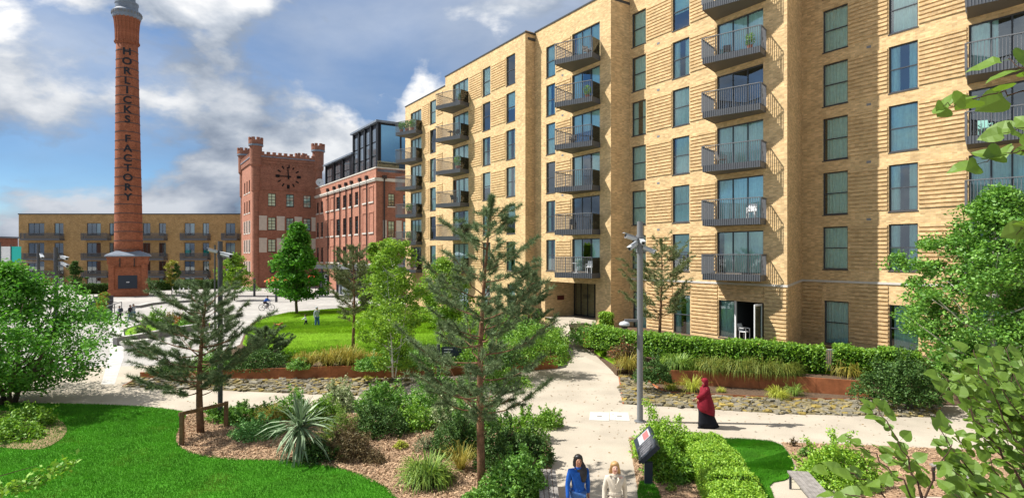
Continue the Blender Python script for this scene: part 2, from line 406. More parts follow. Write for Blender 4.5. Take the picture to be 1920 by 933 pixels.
m_barkg = M('grey_brown_bark', (0.11, 0.085, 0.06), 0.95, 0.1, noise=(9, 0.4), bump=(12, 0.5, 0.02))
m_barkw = M('white_birch_bark', (0.60, 0.56, 0.50), 0.8, 0.1, noise=(5, 0.35))
m_twig  = M('dark_twig', (0.06, 0.035, 0.025), 0.8, 0.1)
l_pine  = leaf_mat('pine_needles', (0.060, 0.108, 0.045), (0.19, 0.255, 0.11), 0.2, 0.04)
l_pine2 = leaf_mat('pine_needles_yellowish', (0.083, 0.116, 0.039), (0.242, 0.275, 0.110), 0.2, 0.04)
l_bright = leaf_mat('bright_green_leaf', (0.105, 0.237, 0.015), (0.308, 0.475, 0.037), 0.4, 0.04)
l_mid   = leaf_mat('mid_green_leaf', (0.059, 0.195, 0.018), (0.202, 0.405, 0.038), 0.35, 0.06)
l_maple = leaf_mat('deep_green_leaf', (0.035, 0.163, 0.010), (0.126, 0.338, 0.020), 0.35, 0.04)
l_dark  = leaf_mat('dark_green_leaf', (0.027, 0.083, 0.018), (0.092, 0.173, 0.030), 0.25, 0.03)
l_hedge = leaf_mat('hedge_leaf', (0.076, 0.216, 0.014), (0.257, 0.446, 0.027), 0.35, 0.05)
l_box   = leaf_mat('lime_green_leaf', (0.134, 0.312, 0.014), (0.363, 0.552, 0.036), 0.35, 0.05)
l_varie = leaf_mat('variegated_leaf', (0.14, 0.22, 0.06), (0.50, 0.53, 0.30), 0.3, 0.05)
l_gold  = leaf_mat('golden_grass_blade', (0.206, 0.218, 0.025), (0.464, 0.345, 0.057), 0.3, 0.04)
l_yell  = leaf_mat('yellow_green_tuft', (0.30, 0.34, 0.03), (0.50, 0.52, 0.06), 0.3, 0.04)
l_green = leaf_mat('green_grass_blade', (0.087, 0.195, 0.019), (0.248, 0.351, 0.039), 0.3, 0.05)
l_cord  = leaf_mat('cordyline_blade', (0.075, 0.135, 0.06), (0.19, 0.27, 0.14), 0.2, 0.12)
l_red   = leaf_mat('reddish_leaf', (0.20, 0.045, 0.02), (0.36, 0.10, 0.03), 0.3, 0.04)
l_brown = leaf_mat('bronze_brown_stem', (0.09, 0.06, 0.03), (0.20, 0.14, 0.06), 0.2, 0.03)
l_flow  = leaf_mat('orange_flower', (0.315, 0.070, 0.021), (0.385, 0.196, 0.042), 0.3, 0.03)
l_hazel = leaf_mat('fresh_hazel_leaf', (0.071, 0.158, 0.007), (0.143, 0.240, 0.012), 0.45, 0.06)
l_lawn  = leaf_mat('shade_toned_lawn_blade', (0.040, 0.196, 0.007), (0.098, 0.321, 0.014), 0.3, 0.03, patch=0.25)  # deep green: the near lawn's shade is put into the blade colour
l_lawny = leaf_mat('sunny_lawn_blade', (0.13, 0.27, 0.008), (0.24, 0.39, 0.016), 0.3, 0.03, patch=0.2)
g_path  = ground_mat('resin_bound_gravel', (0.365, 0.315, 0.245), (0.465, 0.41, 0.33), 38, 0.9, bump=0.15, big=0.5)
g_plaza = paving_mat('plaza_paving', (0.403, 0.382, 0.346), (0.338, 0.320, 0.295), (0.26, 0.245, 0.22), 1.2, 0.6)
g_lawn  = ground_mat('shade_toned_lawn_turf', (0.032, 0.150, 0.007), (0.069, 0.230, 0.012), 26, 0.95)  # turf under it, darkened in colour to stand in for shade
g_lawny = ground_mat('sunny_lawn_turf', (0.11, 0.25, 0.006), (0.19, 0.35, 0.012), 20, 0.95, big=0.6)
g_mulch = ground_mat('bark_mulch', (0.231, 0.137, 0.079), (0.420, 0.284, 0.179), 24, 0.95, bump=0.8)
g_soil  = ground_mat('planting_soil', (0.07, 0.045, 0.028), (0.15, 0.10, 0.065), 14, 0.95)
g_pebb  = ground_mat('stream_bed', (0.112, 0.094, 0.053), (0.210, 0.173, 0.090), 9, 0.8)
m_chip  = M('bark_chip', (0.38, 0.26, 0.16), 0.9, 0.1, island=0.55)
m_slate = M('slate_cobble', (0.20, 0.165, 0.085), 0.6, 0.35, noise=(1.7, 0.5), island=0.3)
m_slate2 = M('grey_slate_cobble', (0.19, 0.17, 0.125), 0.6, 0.35, noise=(1.7, 0.3), island=0.3)
m_slate3 = M('mossy_ochre_cobble', (0.24, 0.18, 0.05), 0.75, 0.2, noise=(2.5, 0.4), island=0.3)

l_left  = leaf_mat('rich_green_leaf', (0.045, 0.19, 0.014), (0.15, 0.37, 0.03), 0.4, 0.04)
# ------------------------------------------------------------------ ground
from mathutils.geometry import tessellate_polygon
rng = np.random.default_rng(7)
def tri_fill(pts):
    return tessellate_polygon([[Vector((p.x, p.y, 0)) for p in pts]])
def smooth_poly(pts, it=2):
    pts = [Vector(p) for p in pts]
    for _ in range(it):
        q = []
        for i in range(len(pts)):
            a, b = pts[i], pts[(i+1) % len(pts)]
            q += [a*0.75+b*0.25, a*0.25+b*0.75]
        pts = q
    return pts
def sheet(name, pts, mat, lift=0.0, kind='structure', skirt=0.3, label=None):
    pts = [Vector((p.x, p.y, p.z+lift)) for p in pts]
    n = len(pts); tris = [tuple(t) for t in tri_fill(pts)]
    fixed = []
    for t in tris:
        a, b, c = (pts[i] for i in t)
        fixed.append(t if (b-a).cross(c-a).z > 0 else t[::-1])
    b = MB(); b.add(pts, fixed)
    if skirt:
        area = sum(pts[i].x*pts[(i+1) % n].y-pts[(i+1) % n].x*pts[i].y for i in range(n))
        vs = [(p.x, p.y, p.z) for p in pts]+[(p.x, p.y, p.z-skirt) for p in pts]
        fs = [((i+1) % n, i, n+i, n+(i+1) % n) for i in range(n)]
        if area < 0: fs = [f[::-1] for f in fs]
        b.add(vs, fs)
    o = b.build(name, mat)
    if kind: o['kind'] = kind
    if label: o['label'] = label
    return pts
def scatter(pts, n, seed=0):
    r = np.random.default_rng(seed)
    tris = tri_fill(pts); A = np.array([[list(pts[i]) for i in t] for t in tris])
    ar = 0.5*np.abs((A[:,1,0]-A[:,0,0])*(A[:,2,1]-A[:,0,1])-(A[:,2,0]-A[:,0,0])*(A[:,1,1]-A[:,0,1]))
    k = r.choice(len(A), n, p=ar/ar.sum()); u = r.random(n); v = r.random(n); s = u+v > 1; u[s] = 1-u[s]; v[s] = 1-v[s]
    T = A[k]
    return T[:,0]+(T[:,1]-T[:,0])*u[:,None]+(T[:,2]-T[:,0])*v[:,None]
def GP(lst):
    return [G(*p) for p in lst]

# one paved sheet to the horizon
b = MB(); b.add([(-900,-60,0),(900,-60,0),(900,1400,0),(-900,1400,0)], [(0,1,2,3)])
o = b.build('plaza_pavement', g_plaza); o['kind'] = 'structure'
# resin gravel paths: one sheet under all garden beds
path_pts = [Vector(p) for p in [(-40,-8,0),(40,-8,0),(40,33,0),(14,31,0),(7,33,0),(2,34.5,0),(-9,34,0),(-17,32.4,0),(-21.5,31.6,0),(-25,30.5,0),(-40,29,0)]]
sheet('gravel_path', path_pts, g_path, 0.004, skirt=0)

# near lawn, left
lawn_a = smooth_poly(GP([(-420,752),(120,757),(250,761),(335,769),(352,778),(338,800),(328,822),(336,840),(375,855),(440,862),(520,863),(600,870),(660,884),(706,903),(738,925),(760,960),(790,1010),(-1500,1010)]), 2)
lawn_a = sheet('lawn', lawn_a, g_lawn, 0.03)
# mulch bed under the staked pine and the big pine
bed_a = smooth_poly(GP([(338,800),(328,822),(336,842),(375,857),(440,864),(520,865),(600,872),(658,887),(704,906),(735,928),(758,962),(785,1012),(1020,1012),(1022,933),(1034,880),(1036,845),(1015,812),(960,794),(860,788),(740,772),(600,778),(470,771),(380,769),(350,776)]), 1)
bed_a = sheet('mulch_bed', bed_a, g_mulch, 0.018)
bed_l = sheet('mulch_bed', smooth_poly(GP([(-200,820),(20,842),(70,846),(105,833),(128,812),(120,790),(60,772),(-200,765)]), 2), g_mulch, 0.045)
# right foreground beds and lawn
bed_b = sheet('mulch_bed', GP([(1179,820),(1345,821),(1400,905),(1440,1000),(1212,1000),(1198,933)]), g_mulch, 0.012)
lawn_b = sheet('lawn', smooth_poly(GP([(1342,823),(1400,824),(1462,829),(1482,855),(1491,880),(1480,899),(1440,906),(1450,930),(1475,1000),(1425,1000),(1385,900)]), 1), g_lawn, 0.025)
lawn_c = sheet('lawn', smooth_poly(GP([(1192,905),(1222,903),(1238,925),(1250,990),(1205,990)]), 1), g_lawn, 0.03)
bed_c = sheet('mulch_bed', GP([(1464,829),(1600,833),(1770,841),(2050,850),(2050,935),(1720,930),(1600,940),(1560,905),(1495,881),(1484,855)]), g_mulch, 0.014)

# retaining wall lines (base on level ground, with the top height)
wallL = [(262,708,.28),(400,709,.38),(520,710,.52),(720,708,.66),(900,702,.68),(1046,690,.68)]
wallR = [(1221,721,.70),(1332,725,.72),(1423,730,.72),(1530,738,.70),(1632,745,.68)]
wl = [(G(x, y), h) for x, y, h in wallL]; wr = [(G(x, y), h) for x, y, h in wallR]
def up(p, z): return Vector((p.x, p.y, z))
# left terrace: front along the wall, back to the plaza and the block's foot
terr_l = [up(p, h-0.05)+Vector((0, .06, 0)) for p, h in wl]
terr_l += [G(1072,671,.25), G(1061,650,.55), G(1037,608,1.1), Vector((1.2, 46.6, 1.1)), Vector((-4.5, 55.5, .9)), Vector((-12.5, 67.5, .3))]
terr_l += [G(690,572,.12), G(640,577,.08), G(590,581,.06), G(540,585,.05), G(500,593,.05), G(470,606,.05), G(458,625,.06), G(450,645,.1), G(410,664,.14), G(330,682,.16)]
terr_l = sheet('planted_terrace', terr_l, g_soil)
lawn_d = [G(520,668,.43), G(600,667,.50), G(700,662,.58), G(800,656,.62), G(900,640,.75), G(960,628,.85)]
lawn_d += [Vector((-1.5, 46.5, .95)), Vector((-6, 53.5, .75)), Vector((-13.0, 63.5, .3))]
lawn_d += [G(690,574,.14), G(640,578.5,.10), G(590,582.5,.08), G(540,586.5,.08), G(502,595,.08), G(473,607,.08), G(462,625,.1), G(455,644,.16), G(480,658,.28)]
lawn_d = sheet('lawn', lawn_d, g_lawny, 0.05)
# ramp to the entrance
ramp = [G(1046,691,.0), G(1072,672,.24), G(1061,651,.54), G(1036,607,1.1), Vector((3.3, 45.8, 1.1)), Vector((5.4, 42.6, 1.1)), G(1066,607,1.1), G(1070,622,.95), G(1099,652,.5), G(1157,698,.06), G(1157,702,.0)]
sheet('gravel_path', ramp, g_path, 0.012)
# right terrace
terr_r = [G(1157,694,.28), G(1178,690,.34), G(1199,694,.52)]
terr_r += [up(p, h-0.05)+Vector((0, .06, 0)) for p, h in wr]+[G(1690,752,.1), G(1800,758,.05), Vector((27, 22.5, .1)), Vector((27, 23.5, 1.0)), Vector((16.2, 33.3, 1.0)), Vector((14.6, 31.9, 1.0)), Vector((8.2, 41.2, 1.05)), Vector((6.5, 40.6, 1.1)), G(1078,612,1.05), G(1072,623,.95), G(1101,652,.48)]
terr_r = sheet('planted_terrace', terr_r, g_soil)
lawn_e = sheet('lawn', smooth_poly([G(1108,654,.55), G(1150,655,.7), G(1152,668,.55), G(1156,684,.38), G(1135,672,.42)], 1), g_lawny, 0.03)
lawn_f = sheet('lawn', [G(1230,668,.8), G(1490,679,.8), G(1570,686,.8), G(1600,702,.72), G(1500,698,.74), G(1240,680,.75)], g_lawny, 0.03)

def corten_run(name, label, pts, th=0.05, group=None):
    """pts: (Vector base, top z): a steel plate run of separate panels"""
    t = thing(name, label, 'retaining wall', pts[0][0], group=group)
    for i in range(len(pts)-1):
        (a, ha), (c, hc) = pts[i], pts[i+1]
        L = (c-a).length; n = max(1, int(L/2.4+0.5))
        for k in range(n):
            p = a.lerp(c, k/n); q = a.lerp(c, (k+1)/n); hp = ha+(hc-ha)*k/n; hq = ha+(hc-ha)*(k+1)/n
            d = (q-p).normalized()*0.006; nn = Vector((-d.y, d.x, 0)).normalized()*th
            p2 = p+d; q2 = q-d
            mb = MB(); mb.prism([(p2.x, p2.y), (q2.x, q2.y), (q2.x+nn.x, q2.y+nn.y), (p2.x+nn.x, p2.y+nn.y)], p.z-0.05, [hp, hq, hq, hp])
            mb.build('steel_panel', m_corten, t)
    return t
corten_run('corten_retaining_wall', 'long rusty steel retaining wall below the sunny lawn, left of the path', wl)
corten_run('corten_retaining_wall', 'rusty steel retaining wall of the bed behind the woman in red', wr)
corten_run('corten_retaining_wall', 'short rusty steel corner wall where the right bed meets the path', [(G(1157,701.5), .36), (G(1178,699.5), .36), (G(1199,708), .58), (G(1221,721), .70)])
corten_run('corten_edging', 'thin rusty steel edging strip along the left side of the right cobbled stream', [(G(1159,703), .05), (G(1167,757), .05)], 0.06)
t = corten_run('corten_edging', 'thin dark steel edging strip at the far left end of the cobbled stream', [(G(232,724.5), .06), (G(262,709), .08)], 0.06)
# soil strip with steel edging in front of the right wall
strip = [G(1223,722), G(1252,737.5), G(1332,741), G(1420,745), G(1500,749), G(1640,750), G(1634,746)]+[p-Vector((0, .02, 0)) for p, h in wr[::-1]][1:]
strip = sheet('planting_strip', strip, g_soil, 0.05, skirt=0.1)
ed = [G(1223,722.5), G(1252,738.3), G(1332,741.8), G(1420,746), G(1500,750), G(1640,751)]
corten_run('steel_edging', 'low grey steel edging between cobbled stream and dry planting strip', [(p, .10) for p in ed], 0.03)

# cobbled streams
def pebble_bed(pts, n, seed, keep, smin=.10, smax=.24):
    pts = sheet('stream_bed', pts, g_pebb, 0.01, skirt=0)
    bed = [o for o in COL.objects if o.name.startswith('stream_bed')][-1]
    r = random.Random(seed)
    protos = []
    for k in range(6):
        bm = bmesh.new(); nseg = r.randint(5, 7); top = []; bot = []
        for j in range(nseg):
            a = 2*math.pi*(j+r.uniform(-.25, .25))/nseg; q = r.uniform(.75, 1.1)
            bot.append(bm.verts.new((math.cos(a)*q, math.sin(a)*q*.62, -.12)))
            top.append(bm.verts.new((math.cos(a)*q*.88, math.sin(a)*q*.55, .12*r.uniform(.7, 1.2))))
        bm.faces.new(top); bm.faces.new(bot[::-1])
        for j in range(nseg): bm.faces.new((bot[j], bot[(j+1) % nseg], top[(j+1) % nseg], top[j]))
        me = bpy.data.meshes.new('cobble'); bm.to_mesh(me); bm.free()
        me.materials.append([m_slate, m_slate2, m_slate3][k % 3]); protos.append(me)
    pos = scatter(pts, n, seed); order = np.argsort(pos[:,1])
    big = MB(); cnt = 0
    for i in order:
        p = Vector(pos[i]); s = r.uniform(smin, smax); k = r.randrange(6)
        if k % 3 == 2 and r.random() < .35: k -= 1
        rot = (r.uniform(-.16, .16), r.uniform(-.16, .16), r.uniform(0, 6.28)); p.z = 0.02+r.uniform(0, .06)
        if cnt < keep:
            inst('cobble', protos[k], bed, p, rot, (s, s, s*r.uniform(.8, 1.5)))
        else:
            mt = Matrix.LocRotScale(p, __import__('mathutils').Euler(rot), Vector((s, s, s)))
            big.add([mt @ v.co for v in protos[k].vertices], [tuple(f.vertices) for f in protos[k].polygons], k % 3)
        cnt += 1
    if big.v:
        o = big.build('cobbles', [m_slate, m_slate2, m_slate3], bed); o['kind'] = 'stuff'
pebble_bed(GP([(1161,704),(1178,700.5),(1222,724),(1251,739),(1332,742.5),(1420,746.5),(1500,751),(1640,752),(1690,754),(1765,766),(1765,782),(1480,776),(1168,757)]), 1150, 3, 300)
pebble_bed(GP([(234,725),(263,709.5),(480,711.5),(720,710),(790,709),(760,726),(720,744),(600,739),(420,732)]), 800, 4, 170)

# lawn blades and mulch chips
def blades_mesh(name, pos, h, w, mat, seed, lean=.5):
    r = np.random.default_rng(seed); n = len(pos)
    a = r.random(n)*6.283; hh = h*(0.6+0.8*r.random(n)); l = lean*hh*(r.random(n)); la = r.random(n)*6.283
    dx = np.cos(a)*w/2; dy = np.sin(a)*w/2
    v = np.empty((n, 3, 3)); v[:,0] = pos; v[:,1] = pos; v[:,2] = pos
    v[:,0,0] -= dx; v[:,0,1] -= dy; v[:,1,0] += dx; v[:,1,1] += dy
    v[:,2,0] += np.cos(la)*l; v[:,2,1] += np.sin(la)*l; v[:,2,2] += hh
    return fast_mesh(name, v.reshape(-1, 3), np.arange(3*n).reshape(-1, 3), mat)
def add_stuff(name, me, label=None, cat=None):
    o = bpy.data.objects.new(name, me); link(o); o['kind'] = 'stuff'
    if label: o['label'] = label
    if cat: o['category'] = cat
    return o
def vis(pos):       # keep what the camera and a step beside it could see
    px = np.abs(pos[:,0])/np.maximum(pos[:,1], .1)
    return pos[(px < 1.0) & (pos[:,1] > 9)]
add_stuff('grass', blades_mesh('grass', vis(scatter(lawn_a, 330000, 1)), .055, .014, l_lawn, 1), 'short dense green grass of the lawn at lower left', 'grass')
add_stuff('grass', blades_mesh('grass', np.vstack([scatter(lawn_b, 36000, 2), scatter(lawn_c, 6000, 3)]), .055, .014, l_lawn, 2), 'short green grass beside the clipped hedge and bench', 'grass')
add_stuff('grass', blades_mesh('grass', scatter(lawn_d, 130000, 5), .10, .03, l_lawny, 5), 'sunny yellow-green grass of the large far lawn', 'grass')
add_stuff('grass', blades_mesh('grass', np.vstack([scatter(lawn_e, 3000, 6), scatter(lawn_f, 9000, 8)]), .09, .02, l_lawny, 6), 'strips of grass in the raised bed by the hedge', 'grass')
def chips_mesh(pos, s, seed):
    r = np.random.default_rng(seed); n = len(pos); d = r.normal(size=(n, 3)); d[:,2] *= .35; d /= np.linalg.norm(d, axis=1)[:,None]
    q = r.normal(size=(n, 3)); w = np.cross(d, q); w /= np.linalg.norm(w, axis=1)[:,None]; w[:,2] *= .4
    L = s*(.5+r.random(n))[:,None]; pos = pos.copy(); pos[:,2] += .012+.02*r.random(n)
    v = np.stack([pos-d*L/2-w*L*.16, pos+d*L/2-w*L*.16, pos+d*L/2+w*L*.16, pos-d*L/2+w*L*.16], 1)
    return fast_mesh('bark_chips', v.reshape(-1, 3), np.arange(4*n).reshape(-1, 4), m_chip)
add_stuff('bark_chips', chips_mesh(vis(scatter(bed_a, 42000, 9)), .075, 1), 'pale bark chips covering the bed around the two pines', 'mulch')
add_stuff('bark_chips', chips_mesh(np.vstack([scatter(bed_b, 6000, 10), scatter(bed_c, 6000, 11)]), .07, 2), 'bark chips around hedge, information board and bench', 'mulch')
# service cover in the path
c = thing('service_cover', 'pale rectangular double service cover set in the path', 'manhole cover', G(1142,780))
for (x0, x1) in ((1104.5,1142.5), (1143.5,1181)):
    a, b_, c_, d = G(x0+2 if x0 < 1120 else x0, 772), G(x1-(3 if x1 > 1160 else 0), 773), G(x1, 789), G(x0, 787.5)
    mb = MB(); mb.prism([(q.x, q.y) for q in (a, b_, c_, d)], 0.002, 0.016); o = mb.build('cover_plate', m_stone, c)
    m_ = (a+b_+c_+d)/4; mb = MB(); mb.box(m_.x-.09, m_.x+.09, m_.y-.03, m_.y+.03, .014, .022); mb.build('lifting_slot', m_black, c)

def litter_mesh(pos, seed):
    r = np.random.default_rng(seed); pos = pos.copy(); pos[:,2] += .012; n = len(pos); a = r.random(n)*6.283; L = (.02+.035*r.random(n))
    d = np.stack([np.cos(a), np.sin(a), .15*r.normal(size=n)], 1)*L[:,None]; w = np.stack([-np.sin(a), np.cos(a), .2*r.normal(size=n)], 1)*(L*.55)[:,None]
    v = np.stack([pos-d, pos+w, pos+d, pos-w], 1); return fast_mesh('fallen_leaves', v.reshape(-1, 3), np.arange(4*n).reshape(-1, 4), M('dry_leaf', (.16, .10, .04), .9, .1, island=.5))
lp = scatter([Vector((-20, 24, 0)), Vector((-20, 21, 0)), Vector((2, 20, 0)), Vector((1.2, 11, 0)), Vector((3.2, 11, 0)), Vector((5, 19, 0)), Vector((18, 18.5, 0)), Vector((18, 22.5, 0)), Vector((6, 24, 0)), Vector((4.5, 29, 0)), Vector((2.5, 29, 0)), Vector((1, 25, 0))], 900, 77)
add_stuff('fallen_leaves', litter_mesh(lp, 5), 'tiny dry leaves and grit strewn over the gravel paths', 'leaves')
# ------------------------------------------------------------------ facades, windows, balconies
U = Vector((.55, -.8352)); V_ = Vector((.8352, .55))     # along the block's fronts (towards us), and into the block
SD = Vector((-.629, -.777))                              # direction of balcony sides, out of the wall
def wall_mesh(O, u, L, z0, z1, ops, depth=0.22):
    ts = sorted(set([0, L]+[round(q, 4) for o in ops for q in (o[0], o[1])])); zs = sorted(set([z0, z1]+[round(q, 4) for o in ops for q in (o[2], o[3])]))
    nx, ny = -u[1], u[0]; mb = MB()
    pt = lambda t, z, d=0: (O[0]+u[0]*t+nx*d, O[1]+u[1]*t+ny*d, z)
    for i in range(len(ts)-1):
        for j in range(len(zs)-1):
            tm = (ts[i]+ts[i+1])/2; zm = (zs[j]+zs[j+1])/2
            if any(o[0] < tm < o[1] and o[2] < zm < o[3] for o in ops): continue
            mb.add([pt(ts[i], zs[j]), pt(ts[i+1], zs[j]), pt(ts[i+1], zs[j+1]), pt(ts[i], zs[j+1])], [(0,1,2,3)])
    for (a, b, c, d) in ops:
        for q in ([(a,c),(a,d)], [(a,d),(b,d)], [(b,d),(b,c)], [(b,c),(a,c)]):
            (t1, s1), (t2, s2) = q
            mb.add([pt(t1, s1), pt(t1, s1, depth), pt(t2, s2, depth), pt(t2, s2)], [(0,1,2,3)])
    return mb
_wc = {}
def win_meshes(w, h, nx, nz, fw, split, fm, gm):
    key = (round(w, 2), round(h, 2), nx, nz, fm.name, gm.name, split)
    if key in _wc: return _wc[key]
    w, h = key[0], key[1]
    fr = MB()
    y0, y1 = .09, .16
    fr.box(0, fw, y0, y1, 0, h); fr.box(w-fw, w, y0, y1, 0, h); fr.box(fw, w-fw, y0, y1, h-fw, h); fr.box(fw, w-fw, y0, y1, 0, fw)
    xs = [fw]+[fw+(w-2*fw)*k/nx for k in range(1, nx)]+[w-fw]
    if nz == 2: zs = [fw, h*split, h-fw]
    else: zs = [fw]+[fw+(h-2*fw)*k/nz for k in range(1, nz)]+[h-fw]
    for x in xs[1:-1]: fr.box(x-fw*.45, x+fw*.45, y0+.004, y1-.004, fw, h-fw)
    for z in zs[1:-1]: fr.box(fw, w-fw, y0-.008, y1-.008, z-fw*.4, z+fw*.4)
    fr.box(-.03, w+.03, -.03, .085, -.05, -.004)          # sill
    panes = []
    for i in range(len(xs)-1):
        for j in range(len(zs)-1):
            mb = MB(); mb.add([(xs[i], .125, zs[j]), (xs[i+1], .125, zs[j]), (xs[i+1], .125, zs[j+1]), (xs[i], .125, zs[j+1])], [(0,1,2,3)])
            panes.append(mb.mesh('pane', gm))
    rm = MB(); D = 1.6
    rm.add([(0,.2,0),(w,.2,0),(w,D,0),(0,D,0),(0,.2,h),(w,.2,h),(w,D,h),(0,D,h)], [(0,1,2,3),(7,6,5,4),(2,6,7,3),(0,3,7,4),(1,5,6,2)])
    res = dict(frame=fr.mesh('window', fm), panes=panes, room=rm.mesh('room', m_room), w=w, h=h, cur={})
    _wc[key] = res
    return res
def curtain(res, kind):
    if kind in res['cur']: return res['cur'][kind]
    w, h = res['w'], res['h']; mb = MB()
    spans = {'full': [(0.03, w-.03, .05, h-.05)], 'left': [(0.03, w*.45, .05, h-.05)], 'right': [(w*.6, w-.03, .05, h-.05)],
             'sides': [(0.03, w*.34, .05, h-.05), (w*.66, w-.03, .05, h-.05)], 'most': [(w*.12, w-.03, .05, h-.05)], 'blind': [(0.05, w-.05, h*.45, h-.05)]}[kind]
    for (a, b, c, d) in spans:
        n = max(6, int((b-a)/.045)); vs = []
        for i in range(n+1):
            x = a+(b-a)*i/n; y = .205 + (0 if kind == 'blind' else .035*math.sin(i*1.55)+.02*math.sin(i*.61+w*9))
            vs += [(x, y, c), (x, y+.01, d)]
        mb.add(vs, [(2*i, 2*i+2, 2*i+3, 2*i+1) for i in range(n)])
    me = mb.mesh('curtain', m_curt); res['cur'][kind] = me
    return me
WR = random.Random(11)
def window(parent, O, u, t0, t1, z0, z1, nx=1, nz=2, fw=.065, split=.5, cur=None, fm=None, gm=None, name='window', room=True):
    fm = fm or m_frame; gm = gm or m_glass
    res = win_meshes(t1-t0, z1-z0, nx, nz, fw, split, fm, gm)
    o = inst(name, res['frame'], parent, (O[0]+u[0]*t0, O[1]+u[1]*t0, z0), (0, 0, math.atan2(u[1], u[0])), world=True)
    for p in res['panes']: inst('pane', p, o)
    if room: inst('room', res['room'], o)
    if cur: inst('curtain', curtain(res, cur), o)
    return o
def rc(): return WR.choice(['full', 'full', 'full', 'sides', 'most', 'full', 'most', 'sides', 'blind', None])

# ---- the long tan block
def ray_t(O, px):          # distance along U from O where the photo column px meets the front
    k = (px-CX)/F
    return (k*O[1]-O[0])/(U.x-k*U.y)
def pt(O, t): return Vector((O[0]+U.x*t, O[1]+U.y*t))
blk = thing('apartment_block', 'long pale tan brick apartment block with grey balconies and stepped fronts', 'building', (6, 42, 0))
Q1 = (-.45, 49.3); S1a = pt(Q1, ray_t(Q1, 760)); S1b = pt(Q1, ray_t(Q1, 985))
Q2 = (6.77, 40.18); S2a = pt(Q2, ray_t(Q2, 1003)); S2b = Vector(Q2)
Q3 = (10.36, 38.0); S3a = pt(Q3, ray_t(Q3, 1181)); S3b = pt(Q3, ray_t(Q3, 1476))
Q4 = (17.1, 34.6); S4a = Vector(Q4); S4b = pt(Q4, 15.5)
SEG = {}
def seg(key, A, B, zr): SEG[key] = dict(A=A, L=(B-A).length, zr=zr, ops=[], wins=[], pan=[])
seg('1', S1a, S1b, 23.8); seg('2', S2a, S2b, 24.0); seg('3', S3a, S3b, 24.5); seg('4', S4a, S4b, 27.4)
def tx(key, px): return ray_t(SEG[key]['A'], px)
def op(key, x0, x1, z0, z1, **kw):
    a, b = tx(key, x0), tx(key, x1); a, b = max(a, .05), b
    SEG[key]['ops'].append((a, b, z0, z1)); SEG[key]['wins'].append((a, b, z0, z1, kw))
    return a, b
def rows(key, x0, x1, T0, dz, ks, h, **kw):
    for k in ks:
        kk = dict(kw); 
        if 'cur' not in kk: kk['cur'] = rc()
        op(key, x0, x1, T0+dz*k-h, T0+dz*k, **kk)
def panel(key, x0, x1, z0, z1, solo):       # corbelled courses between openings (px columns)
    SEG[key]['pan'].append((tx(key, x0), tx(key, x1), z0, z1, solo))
K6 = range(0, 6)
# front 1 (two roof heights)
rows('1', 949, 966, 7.12, 3.1, K6, 2.45); rows('1', 904.5, 919.5, 7.12, 3.1, K6, 2.45)
rows('1', 849, 878, 7.10, 3.1, K6, 2.45, nx=3, nz=1); rows('1', 831.5, 836.5, 7.05, 3.1, range(0, 5), 2.3, nz=1, cur=None)
rows('1', 806, 817, 7.0, 3.02, K6, 2.4); rows('1', 770, 790, 6.9, 2.99, K6, 2.35, nx=3, nz=1)
for k in K6:
    for (a, b) in ((819, 830), (880, 903), (921, 947.5)): panel('1', a, b, 7.12+3.1*k-2.35, 7.12+3.1*k-.02, False)
    panel('1', 792, 804.5, 7.0+3.02*k-2.3, 7.0+3.02*k, False)
op('1', 951, 966, .95, 3.6, cur='full'); op('1', 905, 919, .95, 3.6, cur='sides'); op('1', 850, 878, 1.0, 3.6, nx=3, nz=1, cur='most')
# front 2
rows('2', 1024, 1041, 7.2, 3.035, K6, 2.42); rows('2', 1072.5, 1124.5, 7.2, 3.035, K6, 2.42, nx=3, nz=1)
for k in K6: panel('2', 1042.5, 1070.5, 7.2+3.035*k-2.3, 7.2+3.035*k-.02, False)
# front 3
rows('3', 1184.5, 1211, 7.35, 3.09, K6, 2.36); rows('3', 1260.5, 1292.5, 7.35, 3.09, K6, 2.36)
rows('3', 1344, 1431, 7.38, 3.09, K6, 2.45, nx=3, nz=1)
for k in range(0, 6):
    panel('3', 1212.5, 1259, 7.35+3.09*k-2.32, 7.35+3.09*k-.02, k < 5); panel('3', 1294, 1342.5, 7.35+3.09*k-2.32, 7.35+3.09*k-.02, k < 5)
op('3', 1186, 1212, .95, 3.5, cur='full'); op('3', 1262.5, 1294, .95, 3.5, cur='sides')
fd = (tx('3', 1347), tx('3', 1432)); SEG['3']['ops'].append((fd[0], fd[1], 1.15, 3.35))
for (a, b) in ((1213, 1261), (1295.5, 1345.5), (1433.5, 1475)): panel('3', a, b, 1.2, 4.22, True)
panel('3', 1262.5, 1294, 3.56, 4.22, True); panel('3', 1347, 1432, 3.42, 4.22, True)
# front 4
rows('4', 1542.5, 1589.5, 7.6, 3.08, range(0, 6), 2.4); rows('4', 1666, 1721, 7.6, 3.08, range(0, 6), 2.42)
rows('4', 1816, 1985, 7.62, 3.08, range(0, 6), 2.46, nx=4, nz=1)
for k in range(0, 6):
    panel('4', 1591, 1664, 7.6+3.08*k-2.36, 7.6+3.08*k-.02, k < 5); panel('4', 1722.5, 1813, 7.6+3.08*k-2.36, 7.6+3.08*k-.02, k < 5)
op('4', 1545, 1591, .98, 3.42, cur='full'); op('4', 1667, 1722, .98, 3.42, cur='most'); op('4', 1818, 1985, 1.0, 3.5, nx=4, nz=1, cur='sides')
for (a, b) in ((1504, 1543), (1592.5, 1665.5), (1723.5, 1815)): panel('4', a, b, 1.2, 4.4, True)
# portal of the entrance in front 2
po = (tx('2', 1022), tx('2', 1117), .9, 3.95); SEG['2']['ops'].append(po)

